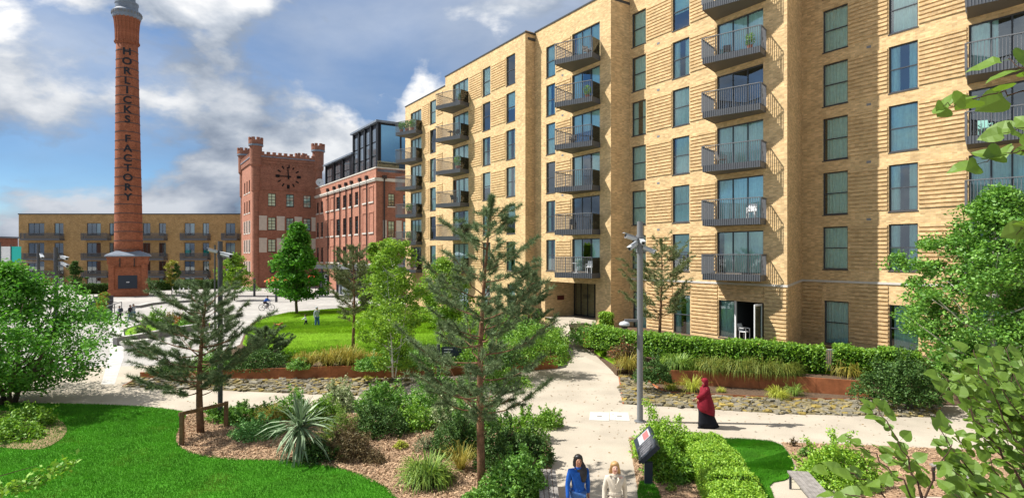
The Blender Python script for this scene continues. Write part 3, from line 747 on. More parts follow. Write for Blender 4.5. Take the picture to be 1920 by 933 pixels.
rest = MB(); nsolo = 0
for key, s in SEG.items():
    A, L = s['A'], s['L']
    if key == '1':
        tsplit = tx('1', 835)
        W = wall_mesh(A, U, L, -.2, 22.0, s['ops'])
        q0, q1 = pt(A, 0), pt(A, tsplit); W.add([(q0.x, q0.y, 22.0), (q1.x, q1.y, 22.0), (q1.x, q1.y, 22.9), (q0.x, q0.y, 22.9)], [(0,1,2,3)])
        tops = [o for o in s['ops'] if o[3] > 22.0 and o[1] > tsplit]
        s['ops'] = [o for o in s['ops'] if o not in tops]
        W = wall_mesh(A, U, tsplit, -.2, 22.9, [o for o in s['ops'] if o[1] < tsplit])
        B_ = pt(A, tsplit)
        W2 = wall_mesh(B_, U, L-tsplit, -.2, s['zr'], [(o[0]-tsplit, o[1]-tsplit, o[2], o[3]) for o in s['ops']+tops if o[0] > tsplit])
        W.add(W2.v, W2.f)
    else:
        W = wall_mesh(A, U, L, -.2, s['zr'], s['ops'])
    W.build('wall', m_tan, blk, uv=True)
    for (a, b, c, d, kw) in s['wins']: window(blk, A, U, a, b, c, d, name='window' if kw.get('nx', 1) == 1 else 'balcony_door', **kw)
    for (a, b, c, d, solo) in s['pan']:
        n = max(1, int(round((d-c)/.212)))
        for i in range(n):
            z = c+(d-c)*(i+.25)/n
            if solo and nsolo < 300:
                mb = MB(); mb.obox(A, U, a, b, -.05, .01, z, z+.132); mb.build('brick_course', m_tan, blk, uv=True); nsolo += 1
            else: rest.obox(A, U, a, b, -.05, .01, z, z+.132)
o = rest.build('brick_courses', m_tan, blk, uv=True); o['kind'] = 'stuff'
# returns, backs, roofs
D = 15.0
def vquad(mb, a, b, z0, z1): mb.add([(a.x, a.y, z0), (b.x, b.y, z0), (b.x, b.y, z1), (a.x, a.y, z1)], [(0,1,2,3)])
mb = MB(); vquad(mb, S1b, S2a, -.2, 24.0); vquad(mb, S2b, S3a, -.2, 24.5); vquad(mb, S3b, S4a, -.2, 27.4)
q = pt(S1a, tx('1', 835)); vquad(mb, q+V_*6, q, 22.9, 23.8); vquad(mb, S1a+V_*D, S1a, -.2, 22.9)
vquad(mb, S4b, S4b+V_*D, -.2, 27.4); vquad(mb, S4b+V_*D, S1a+V_*D, -.2, 22.9); vquad(mb, S2a+V_*3, S2a, 23.8, 24.0)
mb.build('return_wall', m_tan, blk, uv=True)
roof = MB()
qa = pt(S1a, tx('1', 835))
for (a, b, z) in ((S1a, qa, 22.6), (qa, S1b, 23.5), (S2a, S2b, 23.7), (S3a, S3b, 24.2), (S4a, S4b, 27.1)):
    i0, i1 = a+V_*.25, b+V_*.25
    roof.prism([(i0.x, i0.y), (i1.x, i1.y), tuple((b+V_*D).xy) if hasattr(b, 'xy') else (b.x, b.y), tuple((a+V_*D).xy)], z-.2, z)
roof.build('roof', m_cope, blk)
cp = MB()
for (a, b, z) in ((S1a-U*.06, qa-U*.02, 22.9), (qa-U*.06, S1b+U*.06, 23.8), (S2a, S2b+U*.06, 24.0), (S3a, S3b+U*.06, 24.5), (S4a, S4b, 27.4)):
    cp.obox(a, U, 0, (b-a).length, -.05, .3, z, z+.1)
def coping_ret(a, b, z):
    d = (b-a).normalized(); cp.obox(a, d, -.02, (b-a).length, -.05, .25, z+.004, z+.1)
coping_ret(S1b, S1b+V_*2.5, 23.8)
cp.build('coping', m_cope, blk)
# stone band above the ground floor
st = MB()
st.obox(S3a, U, 0, SEG['3']['L']+.05, -.05, .01, 4.28, 4.40); st.obox(S4a, U, 0, SEG['4']['L'], -.05, .01, 4.46, 4.58)
d34 = (S4a-S3b); L34 = d34.length; d34 = d34.normalized()
n34 = Vector((d34.y, -d34.x))*.05
a, b = S3b, S4a
st.add([(a.x, a.y, 4.28), (b.x, b.y, 4.46), (b.x, b.y, 4.58), (a.x, a.y, 4.40), (a.x+n34.x, a.y+n34.y, 4.28), (b.x+n34.x, b.y+n34.y, 4.46), (b.x+n34.x, b.y+n34.y, 4.58), (a.x+n34.x, a.y+n34.y, 4.40)],
       [(4,5,6,7), (7,6,2,3), (0,1,5,4), (0,4,7,3), (1,2,6,5)])
st.build('stone_band', m_string, blk)
# pale vents on the fronts
vt = MB()
for key, px, zz, zd in (('3', 1232, 7.62, 3.09), ('4', 1625, 7.85, 3.08), ('2', 1053, 7.45, 3.035)):
    for k in range(0, 5):
        t0 = tx(key, px); v = MB(); v.obox(SEG[key]['A'], U, t0, t0+.22, -.012, .01, zz+zd*k, zz+zd*k+.13); v.build('vent', m_panel, blk)
# entrance recess
A2 = SEG['2']['A']; e = MB()
a, b = po[0], po[1]; q = lambda t, d, z: (A2.x+U.x*t-U.y*d*1, A2.y+U.y*t+U.x*d, z)
dp = 3.2
e.add([q(a,.22,.9), q(a,dp,.9), q(a,dp,3.95), q(a,.22,3.95)], [(0,1,2,3)]); e.add([q(b,.22,.9), q(b,dp,.9), q(b,dp,3.95), q(b,.22,3.95)], [(3,2,1,0)])
e.add([q(a,dp,.9), q(b,dp,.9), q(b,dp,3.95), q(a,dp,3.95)], [(0,1,2,3)]); e.build('porch_wall', m_tan, blk, uv=True)
e = MB(); e.add([q(a,.22,3.95), q(b,.22,3.95), q(b,dp,3.95), q(a,dp,3.95)], [(0,3,2,1)]); e.build('porch_ceiling', m_soff, blk)
e = MB(); e.add([q(a,-.1,1.1), q(b,-.1,1.1), q(b,dp,1.1), q(a,dp,1.1)], [(0,1,2,3)]); e.build('porch_floor', g_path, blk)
dr = window(blk, (q(0, dp-.4, 0)[0], q(0, dp-.4, 0)[1]), U, a+.05, a+2.6, 1.12, 3.9, nx=3, nz=1, fm=m_bframe, gm=m_glassd, name='entrance_door')
e = MB(); e.obox(A2, U, a+.002, a+.03, 1.2, 1.9, 2.4, 2.75); e.build('name_plate', m_plate, blk)

# balconies
def balcony(key, xal, xar, xfl, xfr, T, sides='bars', glass=False, depthL=None, depthR=None):
    A = SEG[key]['A']
    AL, AR = pt(A, tx(key, xal)), pt(A, tx(key, xar))
    def dep(a, px):
        k = (px-CX)/F
        return (a.x-k*a.y)/(k*SD.y*1.0-SD.x)*1.0 if False else (k*a.y-a.x)/(SD.x-k*SD.y)
    dl = depthL or dep(AL, xfl); drr = depthR or dep(AR, xfr)
    FL, FR = AL+SD*dl, AR+SD*drr
    fb, ft, rl = T-2.80, T-2.47, T-1.37
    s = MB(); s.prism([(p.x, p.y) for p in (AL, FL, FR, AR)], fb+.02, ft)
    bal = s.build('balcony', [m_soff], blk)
    fu = (FR-FL).normalized(); L = (FR-FL).length
    f = MB(); f.obox(FL, fu, -.01, L+.01, -.03, .005, fb, ft+.03)
    lu = (FL-AL).normalized(); f.obox(AL, lu, 0, dl, -.03, .005, fb+.002, ft+.028) if False else None
    ru = (AR-FR).normalized(); f.obox(FR, ru, .004, drr, -.03, .005, fb+.002, ft+.028)
    luu = (FL-AL).normalized(); f.obox(AL, luu, .0, dl-.004, -.03, .005, fb+.002, ft+.028)
    f.build('fascia', m_rail, bal)
    r = MB(); sp = .12 if key in '34' else .14; bw = .022
    def bars(p0, d, LL, z0, z1, dp=.056):
        n = max(2, int(LL/sp))
        for i in range(n+1):
            t0 = LL*i/n; r.obox(p0, d, t0-bw/2, t0+bw/2, -.032-dp, -.032, z0, z1)
        r.obox(p0, d, -.02, LL+.02, -.09, -.03, z1, z1+.045)
    bars(FL, fu, L, fb, rl, .028)
    if not glass:
        bars(AL, luu, dl, ft, rl); bars(FR, ru, drr, ft, rl)
    else:
        bars(AL, luu, dl, ft, rl, .03)
        g = MB(); g.obox(FR, ru, .03, drr-.03, -.02, -.012, ft, rl); g.build('glass_panel', m_balglass, bal)
    r.build('railing', m_bar, bal)
    return AL, AR, FL, FR, ft
BAL = {}
for k in K6: BAL['3', k] = balcony('3', 1341, 1435, 1318, 1425, 7.38+3.09*k, 'panel')
for k in K6: BAL['2', k] = balcony('2', 1073, 1125, 1041, 1110, 7.2+3.035*k, 'bars', True)
for k in K6: BAL['1', k] = balcony('1', 848.5, 879, 818, 863, 7.1+3.1*k, 'bars', True)
for k in K6: BAL['0', k] = balcony('1', 769.5, 791.5, 742.5, 779.5, 6.9+2.99*k, 'bars', True)
for k in range(0, 6): BAL['4', k] = balcony('4', 1815, 1992, 1812, 1985, 7.62+3.08*k, 'panel', depthL=1.75, depthR=.9)
# french door on the ground floor with one leaf open
A3 = SEG['3']['A']; w0 = fd[1]-fd[0]
window(blk, A3, U, fd[0], fd[0]+w0*.36, 1.15, 3.35, nx=1, nz=1, cur='full', name='french_door')
rm = MB(); q = lambda t, d, z: (A3.x+U.x*t-U.y*d, A3.y+U.y*t+U.x*d, z); a, b = fd[0]+w0*.36, fd[1]
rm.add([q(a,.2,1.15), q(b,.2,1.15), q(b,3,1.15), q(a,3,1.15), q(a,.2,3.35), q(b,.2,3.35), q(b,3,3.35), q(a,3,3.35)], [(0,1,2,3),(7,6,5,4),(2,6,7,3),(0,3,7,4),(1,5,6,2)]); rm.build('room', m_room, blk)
leaf = MB(); hz = pt(A3, fd[1]-.12); du = (Vector((-.72, -.69))).normalized()
wl_ = .95
for (t0, t1, z0, z1) in ((0, .07, 1.18, 3.3), (wl_-.07, wl_, 1.18, 3.3), (.07, wl_-.07, 1.18, 1.28), (.07, wl_-.07, 3.2, 3.3)): leaf.obox(hz, du, t0, t1, -.03, .03, z0, z1)
lf = leaf.build('open_door_leaf', m_white, blk); g = MB(); g.obox(hz, du, .07, wl_-.07, -.004, .004, 1.28, 3.2); g.build('pane', m_glass, lf)
fr = MB(); fr.obox(A3, U, a, a+.09, .05, .15, 1.15, 3.35); fr.build('door_post', m_white, blk)
# guard rail gap between the hedges
# ------------------------------------------------------------------ lettering helper
def text_mesh(txt, size, depth=0.0, bold=0.0):
    c = bpy.data.curves.new('t', 'FONT'); c.body = txt; c.size = size; c.extrude = depth; c.offset = bold
    c.align_x = 'CENTER'; c.align_y = 'CENTER'; c.resolution_u = 4
    o = bpy.data.objects.new('t', c); COL.objects.link(o)
    dg = bpy.context.evaluated_depsgraph_get(); me = bpy.data.meshes.new_from_object(o.evaluated_get(dg))
    bpy.data.objects.remove(o); bpy.data.curves.remove(c)
    return me
# ------------------------------------------------------------------ chimney
cb = G(242, 556); cb = Vector((cb.x*(cb.y+2.6)/cb.y, cb.y+2.6, 0))
chim = thing('factory_chimney', 'tall tapering red brick factory chimney with vertical black lettering', 'chimney', cb)
chim.rotation_euler = (0, math.radians(-.45), 0)
def cbuild(mb, name, mat, parent=chim, smooth=False, uv=False): return mb.build(name, mat, parent, smooth, uv, local=True)
YC = cb.y; pz = lambda y: EYE-(y-HY)/F*(YC-2.2)
HW = 2.38; zt = 5.9
ped = MB()
rot = math.radians(30)
def sq(h): return [(h*sx*math.cos(rot)-h*sy*math.sin(rot), h*sx*math.sin(rot)+h*sy*math.cos(rot)) for sx, sy in ((-1,-1),(1,-1),(1,1),(-1,1))]
ped.prism(sq(HW+.1), 0, 1.0); ped.prism(sq(HW-.05), 1.0, zt-1.3); ped.prism(sq(HW+.06), zt-1.3, zt-1.05); ped.prism(sq(HW+.12), zt-1.05, zt-.4); ped.prism(sq(HW+.2), zt-.4, zt-.12)
cbuild(ped, 'pedestal', m_chim, uv=True)
def face_box(mb, x0, x1, d0, d1, z0, z1, m=0):
    c, s = math.cos(rot), math.sin(rot); y0 = -HW+.05
    q = [(x*c-(y0+d)*s, x*s+(y0+d)*c) for x, d in ((x0, d0), (x1, d0), (x1, d1), (x0, d1))]
    mb.prism(q, z0, z1, m)
fr = MB()
for x0, x1, z0, z1 in ((-2.33, -1.68, 1.0, zt-1.3), (1.68, 2.33, 1.0, zt-1.3)): face_box(fr, x0, x1, -.22, .02, z0, z1)
for i in range(16): face_box(fr, -1.68+i*.22, -1.56+i*.22, -.1, .02, zt-1.75, zt-1.45)
face_box(fr, -1.75, 1.75, -.2, .02, zt-1.45, zt-1.3)
cbuild(fr, 'brick_pier', m_chim, uv=True)
dd = MB(); face_box(dd, -1.2, 1.15, -.06, .02, 1.15, 3.05); dm = cbuild(dd, 'metal_hatch', m_navy)
pl = MB(); face_box(pl, -.18, -.02, -.075, -.06, 2.0, 2.14); face_box(pl, .02, .18, -.075, -.06, 2.0, 2.14); cbuild(pl, 'hatch_plate', m_signw, dm)
pp = MB()
for x in (-1.0, .75): face_box(pp, x, x+.12, -.25, -.12, zt-1.6, zt-.3)
cbuild(pp, 'wall_pipe', m_pipe)
cap = MB(); cap.loft([[(x, y, z) for x, y in sq(hh)] for hh, z in ((HW+.38, zt-.12), (HW+.45, zt), (HW+.2, zt+.22), (1.5, zt+.72))]); cbuild(cap, 'lead_skirt', m_lead)
zT = 37.6; r0, r1 = 1.84, 1.38
rad = lambda z: r0+(r1-r0)*(z-zt)/(zT-zt)
sh = MB(); sh.lathe([(rad(zt+.3+(zT-zt-.3)*i/20), zt+.3+(zT-zt-.3)*i/20) for i in range(21)], 40)
me = sh.mesh('shaft', m_chim, smooth=True)
uvl = me.uv_layers.new(name='UVMap')
for p in me.polygons:
    angs = []
    for li in p.loop_indices:
        c = me.vertices[me.loops[li].vertex_index].co; angs.append(math.atan2(c.y, c.x))
    for k, li in enumerate(p.loop_indices):
        c = me.vertices[me.loops[li].vertex_index].co; a = angs[k]
        if max(angs)-a > 3.2: a += 2*math.pi
        uvl.data[li].uv = (a*2.0, c.z)
inst('shaft', me, chim)
for i in range(24):
    z = zt+.9+i*1.33
    if z > zT: break
    bd = MB(); bd.lathe([(rad(z)+.002, z-.05), (rad(z)+.035, z-.05), (rad(z)+.035, z+.05), (rad(z)+.002, z+.05)], 40, cap=False); cbuild(bd, 'iron_band', m_band)
# fluted corbelled head
hd = MB(); hd.lathe([(r1+.05, zT-.45), (r1+.12, zT-.2), (r1+.12, zT)], 40); cbuild(hd, 'corbel_ring', m_chim, uv=True)
hd = MB()
n = 80
for (z, rb) in ((zT, r1+.03), (zT+1.6, r1+.06), (zT+2.9, r1+.16), (zT+3.4, r1+.26)):
    for k in range(n):
        a = 2*math.pi*k/n; rr = rb+(.11 if (k//2) % 2 == 0 else 0.0); hd.v.append((rr*math.cos(a), rr*math.sin(a), z))
for i in range(3):
    for k in range(n): hd.f.append((i*n+k, i*n+(k+1) % n, (i+1)*n+(k+1) % n, (i+1)*n+k)); hd.m.append(0)
cbuild(hd, 'fluted_head', m_chim, uv=True)
for i in range(16):
    a = 2*math.pi*(i+.5)/16; tb = MB(); ca, sa = math.cos(a), math.sin(a); R_ = r1+.15
    tb.prism([(R_*ca-.12*sa-.1*ca, R_*sa+.12*ca-.1*sa), (R_*ca+.12*sa-.1*ca, R_*sa-.12*ca-.1*sa), (R_*ca+.12*sa+.1*ca, R_*sa-.12*ca+.1*sa), (R_*ca-.12*sa+.1*ca, R_*sa+.12*ca+.1*sa)], zT-.3, zT-.02)
    cbuild(tb, 'corbel', m_chim, uv=True)
ld = MB(); ld.lathe([(r1+.28, zT+3.35), (r1+.44, zT+3.5), (r1+.47, zT+3.85), (r1+.54, zT+3.95), (r1+.53, zT+4.35), (r1+.08, zT+4.75), (r1+.08, zT+5.4), (r1+.15, zT+5.5), (r1+.14, zT+5.75), (r1-.25, zT+6.0), (r1-.3, zT+7.6)], 40)
cbuild(ld, 'lead_crown', m_lead)
for i in range(28):
    a = 2*math.pi*i/28; br = MB(); ca, sa = math.cos(a), math.sin(a)
    for q in (0,): br.prism([((r1+R_)*ca-s*.08*sa, (r1+R_)*sa+s*.08*ca) for R_, s in ((.44,-1), (.6,-1), (.6,1), (.44,1))], zT+3.9, zT+4.2)
    cbuild(br, 'bracket', m_dconc)
# painted letters wrapped on the shaft
word = 'HORLICKS FACTORY'
ztop, zbot = pz(92), pz(368); stp = (ztop-zbot)/(len(word)-1)
for i, ch in enumerate(word):
    if ch == ' ': continue
    zc = ztop-stp*i; tm = text_mesh(ch, 1.45, 0.0, .045)
    hgt = max(v.co.y for v in tm.vertices)-min(v.co.y for v in tm.vertices)
    my = (max(v.co.y for v in tm.vertices)+min(v.co.y for v in tm.vertices))/2
    fx = 1.08
    bm = bmesh.new(); bm.from_mesh(tm)
    bmesh.ops.triangulate(bm, faces=bm.faces)
    bmesh.ops.subdivide_edges(bm, edges=bm.edges, cuts=2, use_grid_fill=True)
    for v in bm.verts:
        x, z = v.co.x*fx, (v.co.y-my)+zc; R_ = rad(z)+.045; a = x/R_+math.radians(32.0)
        v.co = (R_*math.sin(a), -R_*math.cos(a), z)
    bm.to_mesh(tm); bm.free(); tm.materials.clear(); tm.materials.append(m_black)
    inst('letter', tm, chim)

# ------------------------------------------------------------------ clock tower and mill wing
TK = Vector((-46.7, 106.0)); TF = V_.copy(); TL = Vector((.55, -.8352))
tower = thing('clock_tower', 'red brick castle-like clock tower with corner turrets', 'tower', (TK.x, TK.y, 0))
WF, WLn = 11.9, 13.2; ZP = 23.4
TB = TK-TL*WLn
fops = []; fwins = []
for (c0, zs) in ((2.1, (15.0, 10.6, 6.6)), (5.3, (15.0, 10.6)), (8.4, (15.0, 10.6))):
    for z in zs: fops.append((c0+.35, c0+1.7, z, z+2.3))
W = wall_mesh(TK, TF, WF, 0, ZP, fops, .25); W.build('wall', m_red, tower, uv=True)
for (a, b, c, d) in fops: window(tower, TK, TF, a, b, c, d, nx=2, nz=4, fw=.09, fm=m_bframe, gm=m_glass, cur='full')
lops = []
for r_, z in enumerate((17.8, 14.0, 10.2, 6.6, 2.6)):
    for i in range(3): lops.append((3.2+i*2.6, 4.3+i*2.6, z, z+2.2))
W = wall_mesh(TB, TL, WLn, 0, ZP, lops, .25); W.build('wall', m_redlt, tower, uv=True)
for (a, b, c, d) in lops: window(tower, TB, TL, a, b, c, d, nx=1, nz=2, fw=.08, fm=m_bframe, gm=m_glassd)
sl = MB()
for (a, b, c, d) in lops:
    sl = MB(); sl.obox(TB, TL, a-.35, b+.35, -.06, .01, c-.25, c-.06); sl.build('sill', m_stone, tower)
    if c < 14: 
        sl = MB(); sl.obox(TB, TL, a-.42, a-.03, -.03, .01, c-.05, d+.1); sl.obox(TB, TL, b+.03, b+.42, -.03, .01, c-.05, d+.1); sl.build('window_surround', m_stone, tower)
mb = MB(); p0 = TK+TF*WF; p1 = TB+TF*WF
vquad(mb, p0, p1, 0, ZP); vquad(mb, p1, TB, 0, ZP); mb.build('wall', m_red, tower, uv=True)
for (a, b) in ((.9, 2.25), (4.0, 5.35), (7.15, 8.45), (10.25, 11.6)):
    for z in (10.55, 6.5):
        mb = MB(); mb.obox(TK, TF, a, b, -.03, .01, z, z+2.35); mb.build('infill_panel', m_blind, tower)
        mb = MB(); mb.obox(TK, TF, a-.05, b+.05, -.06, .01, z+2.36, z+2.62); mb.build('lintel', m_stone, tower)
mb = MB()
mb.obox(TK, TF, .9, WF-.7, -.12, .01, ZP-.6, ZP+.0); mb.obox(TK, TF, .9, WF-.7, -.25, .01, ZP-.1, ZP+.35); mb.obox(TB, TL, .7, WLn-.7, -.2, .01, ZP-.5, ZP+.35)
mb.obox(TK, TF, 1.3, WF-1, -.10, .01, 17.9, 18.1)
for i in range(18): mb.obox(TK, TF, 1.2+i*.57, 1.45+i*.57, -.1, .01, ZP-1.05, ZP-.62)
mb.build('cornice', m_red, tower, uv=True)
mb = MB(); mb.obox(TK, TF, .8, WF-.7, -.3, .35, ZP+.352, ZP+1.0); mb.obox(TB, TL, .7, WLn-.7, -.25, .35, ZP+.352, ZP+1.0); mb.build('parapet', m_red, tower, uv=True)
mb = MB(); mb.obox(TK, TF, .8, WF-.7, -.36, .4, ZP+.45, ZP+.62); mb.obox(TB, TL, .7, WLn-.7, -.31, .4, ZP+.45, ZP+.62); mb.build('lead_band', m_lead, tower)
for i in range(10):
    mb = MB(); mb.obox(TK, TF, 1.25+i*1.0, 1.8+i*1.0, -.3, .3, ZP+1.0, ZP+1.42); mb.build('merlon', m_red, tower, uv=True)
for i in range(9):
    mb = MB(); mb.obox(TB, TL, 1.5+i*1.2, 2.1+i*1.2, -.25, .3, ZP+1.0, ZP+1.4); mb.build('merlon', m_red, tower, uv=True)
for idx, cpt in enumerate((TK+TF*.45+TL*(-.35), TK+TF*(WF-.35)-TL*.3, TB+TF*.45, TB+TF*(WF-.4))):
    mb = MB(); mb.lathe([(.62, ZP-13 if idx != 0 else 0), (.62, ZP-6), (.78, ZP-5.7), (.78, ZP-1.4), (1.02, ZP-1.0), (1.05, ZP+2.2), (1.15, ZP+2.3), (1.15, ZP+2.65), (1.25, ZP+2.7), (1.25, ZP+3.35)], 18, cpt)
    tu = mb.build('turret', m_red, tower, smooth=False, uv=True)
    for k in range(8):
        a = 2*math.pi*k/8; q = cpt+Vector((math.cos(a), math.sin(a)))*1.08; d = Vector((-math.sin(a), math.cos(a)))
        m2 = MB(); m2.obox((q.x, q.y), d, -.24, .24, -.18, .18, ZP+3.35, ZP+3.85); m2.build('merlon', m_red, tu, uv=True)
    m2 = MB(); m2.lathe([(1.2, ZP+2.3), (1.28, ZP+2.35), (1.28, ZP+2.6), (1.2, ZP+2.66)], 18, cpt); m2.build('lead_band', m_lead, tu)
# clock
clk = MB(); cc = TK+TF*6.0; cz = 20.6
mb = MB(); mb.obox(TK, TF, 5.85, 6.15, -.14, .0, cz-.15, cz+.15); clock = mb.build('clock', m_black, tower)
for k in range(12):
    a = 2*math.pi*k/12; r_a, r_b = 1.55, (2.15 if k % 3 else 2.25); w = .11 if k % 3 else .24
    mb = MB(); pts = []
    for (r_, s) in ((r_a, -w), (r_a, w), (r_b, w), (r_b, -w)):
        x = r_*math.sin(a)+s*math.cos(a); z = r_*math.cos(a)-s*math.sin(a); pts.append((x, z))
    f0 = [(cc.x+TF.x*x+TF.y*.07, cc.y+TF.y*x-TF.x*.07, cz+z) for x, z in pts]; b0 = [(cc.x+TF.x*x, cc.y+TF.y*x, cz+z) for x, z in pts]
    mb.add(f0+b0, [(0,1,2,3),(3,2,1,0),(0,4,5,1),(1,5,6,2),(2,6,7,3),(3,7,4,0)]); mb.build('hour_mark', m_black, clock)
for (ang, ln, w) in ((-91, 2.3, .1), (-4, 1.55, .13)):
    a = math.radians(ang); mb = MB(); pts = []
    for (r_, s) in ((-.5, -w), (-.5, w), (ln, w*.5), (ln, -w*.5)):
        x = r_*math.sin(a)+s*math.cos(a); z = r_*math.cos(a)-s*math.sin(a); pts.append((x, z))
    f0 = [(cc.x+TF.x*x+TF.y*.16, cc.y+TF.y*x-TF.x*.16, cz+z) for x, z in pts]; b0 = [(cc.x+TF.x*x+TF.y*.11, cc.y+TF.y*x-TF.x*.11, cz+z) for x, z in pts]
    mb.add(f0+b0, [(0,1,2,3),(3,2,1,0),(0,4,5,1),(1,5,6,2),(2,6,7,3),(3,7,4,0)]); mb.build('clock_hand', m_black, clock)
mb = MB(); mb.prism([tuple(p) for p in (TK+TF*.3, p0-TF*.3, p1-TF*.3, TB+TF*.3)], ZP-.3, ZP+.2); mb.build('roof', m_lead, tower)
mb = MB(); q = TK+TF*11.3; mb.bar((q.x+.1, q.y-.25, .2), (q.x+.1, q.y-.25, 17.2), .16); mb.build('downpipe', m_pipe, tower)
mb = MB(); q = TK+TF*3.2-TL*(-.06); mb.tube([(q.x, q.y, 3.1), (q.x+.02, q.y-.05, 3.1)], .5, 16); mb.build('round_vent', m_pipe, tower)

# wing
WN = Vector((-37.5, 112.0)); WLEN = 32.4; WR_ = Vector((WN.x+TL.x*WLEN, WN.y+TL.y*WLEN))
wing = thing('mill_wing', 'long red brick mill wing with black downpipes and dark glazed rooftop storey', 'building', (WR_.x, WR_.y, 0))
ZW = 18.6
wops = []
def tw(px):
    k = (px-CX)/F; return (k*WN.y-WN.x)/(TL.x-k*TL.y)
cols = [(593.5, 597.5), (601.5, 605.5), (630.5, 636), (643, 648.5), (654.5, 660), (665.5, 671.5)]
for (a, b) in cols:
    for (c, d) in ((13.9, 15.9), (9.4, 12.1), (4.8, 7.4)): wops.append((tw(a), tw(b), c, d))
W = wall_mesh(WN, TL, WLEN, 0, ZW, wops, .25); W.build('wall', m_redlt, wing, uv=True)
for (a, b, c, d) in wops:
    window(wing, WN, TL, a, b, c, d, nx=2, nz=3, fw=.09, fm=m_bframe, gm=m_glassd)
    mb = MB(); mb.obox(WN, TL, a-.2, b+.2, -.08, .01, c-.3, c-.07); mb.build('sill', m_stone, wing)
for (a, b) in ((612, 617), (620.5, 625.5), (681, 687), (693, 700)):
    for (c, d) in ((13.9, 15.9), (9.4, 12.1), (4.8, 7.4)):
        t0, t1 = tw(a), tw(b)
        mb = MB(); mb.obox(WN, TL, t0, t1, -.02, .01, c, d); mb.build('blind_window', m_redlt, wing, uv=True)
        mb = MB(); mb.obox(WN, TL, t0-.15, t0-.01, -.09, .01, c, d+.15); mb.obox(WN, TL, t1+.01, t1+.15, -.09, .01, c, d+.15); mb.obox(WN, TL, t0-.15, t1+.15, -.09, .01, d+.151, d+.3); mb.build('recess_frame', m_redlt, wing, uv=True)
        mb = MB(); mb.obox(WN, TL, t0-.2, t1+.2, -.14, .01, c-.25, c-.03); mb.build('sill', m_stone, wing)
mb = MB(); mb.obox(WN, TL, 0, WLEN+.1, -.2, .01, 16.75, 16.95); mb.obox(WN, TL, 0, WLEN+.16, -.28, .01, 16.952, 17.2); mb.build('cornice', m_stone, wing)
for px in (616.5, 628.5, 639, 650.5, 661, 676.5, 689.5):
    t0 = tw(px); q = WN+TL*t0; o_ = Vector((TL.y, -TL.x))*.16
    zend = 2.6 if px < 660 else 3.2
    mb = MB(); mb.bar((q.x+o_.x, q.y+o_.y, zend), (q.x+o_.x, q.y+o_.y, 17.6), .16)
    mb.obox(WN, TL, t0-.28, t0+.28, -.42, -.04, 17.3, 17.85)
    mb.build('downpipe', m_pipe, wing)
# right-hand (end) front
eops = []
def te(px):
    k = (px-CX)/F; return (k*WR_.y-WR_.x)/(TF.x-k*TF.y)
for (a, b) in ((728, 740), (756, 768)):
    for (c, d) in ((13.2, 15.0), (8.6, 11.0), (4.6, 6.6)): eops.append((te(a), te(b), c, d))
W = wall_mesh(WR_, TF, 16, 0, ZW, eops, .25); W.build('wall', m_red, wing, uv=True)
for (a, b, c, d) in eops:
    window(wing, WR_, TF, a, b, c, d, nx=2, nz=4, fw=.08, fm=m_bframe, gm=m_glass, cur='blind')
    mb = MB(); mb.obox(WR_, TF, a-.15, b+.15, -.08, .01, c-.22, c-.06); mb.build('sill', m_stone, wing)
for (a, b) in ((te(718), te(725)), (te(743), te(753))):
    mb = MB(); mb.obox(WR_, TF, a, b, -.03, .01, 8.5, 11.1); mb.build('infill_panel', m_blind, wing)
mb = MB(); mb.obox(WR_, TF, 0, 16, -.2, .01, 16.75, 17.2); mb.build('cornice', m_stone, wing)
mb = MB(); t0 = te(720); q = WR_+TF*t0; mb.bar((q.x+.09, q.y-.16, .3), (q.x+.09, q.y-.16, 17.4), .18); mb.obox(WR_, TF, t0-.3, t0+.3, -.4, -.04, 17.1, 17.6); mb.build('downpipe', m_pipe, wing)
mb = MB(); bk = Vector((-TL.y, TL.x)); e0, e1 = WR_+TF*16, WN+TF*16; vquad(mb, e0, e1, 0, ZW); vquad(mb, e1, WN, 0, ZW); mb.build('wall', m_red, wing, uv=True)
mb = MB(); mb.prism([tuple(p) for p in (WR_+TF*.2, e0, e1, WN+TF*.2)], ZW-.5, ZW-.1); mb.build('roof', m_lead, wing)
mb = MB(); mb.obox(WN, TL, 0, WLEN+.05, -.08, .3, ZW, ZW+.18); mb.obox(WR_, TF, .31, 16, -.05, .3, ZW, ZW+.18); mb.build('coping', m_stone, wing)
# rooftop storey
def pent(t0, t1, zr, depth, cells, nm):
    fr = MB(); zb = ZW-.1
    A_ = WN+TF*.6
    fr.obox(A_, TL, t0, t1, .05, depth, zb, zr-.05)
    pb = fr.build(nm, m_black, wing)
    rf = MB(); rf.obox(A_, TL, t0-.6, t1+.5, -.5, depth+.3, zr, zr+.28); rf.build('roof_edge', m_lead, pb)
    for i in range(cells):
        a = t0+(t1-t0)*(i+.12)/cells; b = t0+(t1-t0)*(i+.62)/cells
        zc = zb+.15; rows_ = 3 if zr-zb > 5 else 2
        for j in range(rows_):
            z0_ = zc+(zr-zc-.5)*j/rows_; z1_ = zc+(zr-zc-.5)*(j+.9)/rows_
            for s in range(2):
                g = MB(); c0 = a+(b-a)*(s*.52); c1 = c0+(b-a)*.46
                g.obox(A_, TL, c0, c1, .0, .045, z0_, z1_); g.build('pane', m_mirror, pb)
    for i in range(cells+1):
        v = MB(); a = t0+(t1-t0)*i/cells; v.obox(A_, TL, a-.25, a+.15, -.18, .049, zb, zr-.02); v.build('fin', m_black, pb)
    return pb
m_mirror = M('reflective_glazing', (0.36, 0.42, 0.48), 0.06, 0.9, 0.8)
m_mirb = M('blue_reflective_glazing', (0.16, 0.34, 0.50), 0.05, 0.9, 0.75)
pb1 = pent(tw(657), WLEN-.7, 25.4, 13.5, 4, 'penthouse_storey')
pb2 = pent(tw(606), tw(655.5), 22.3, 13, 3, 'penthouse_storey')
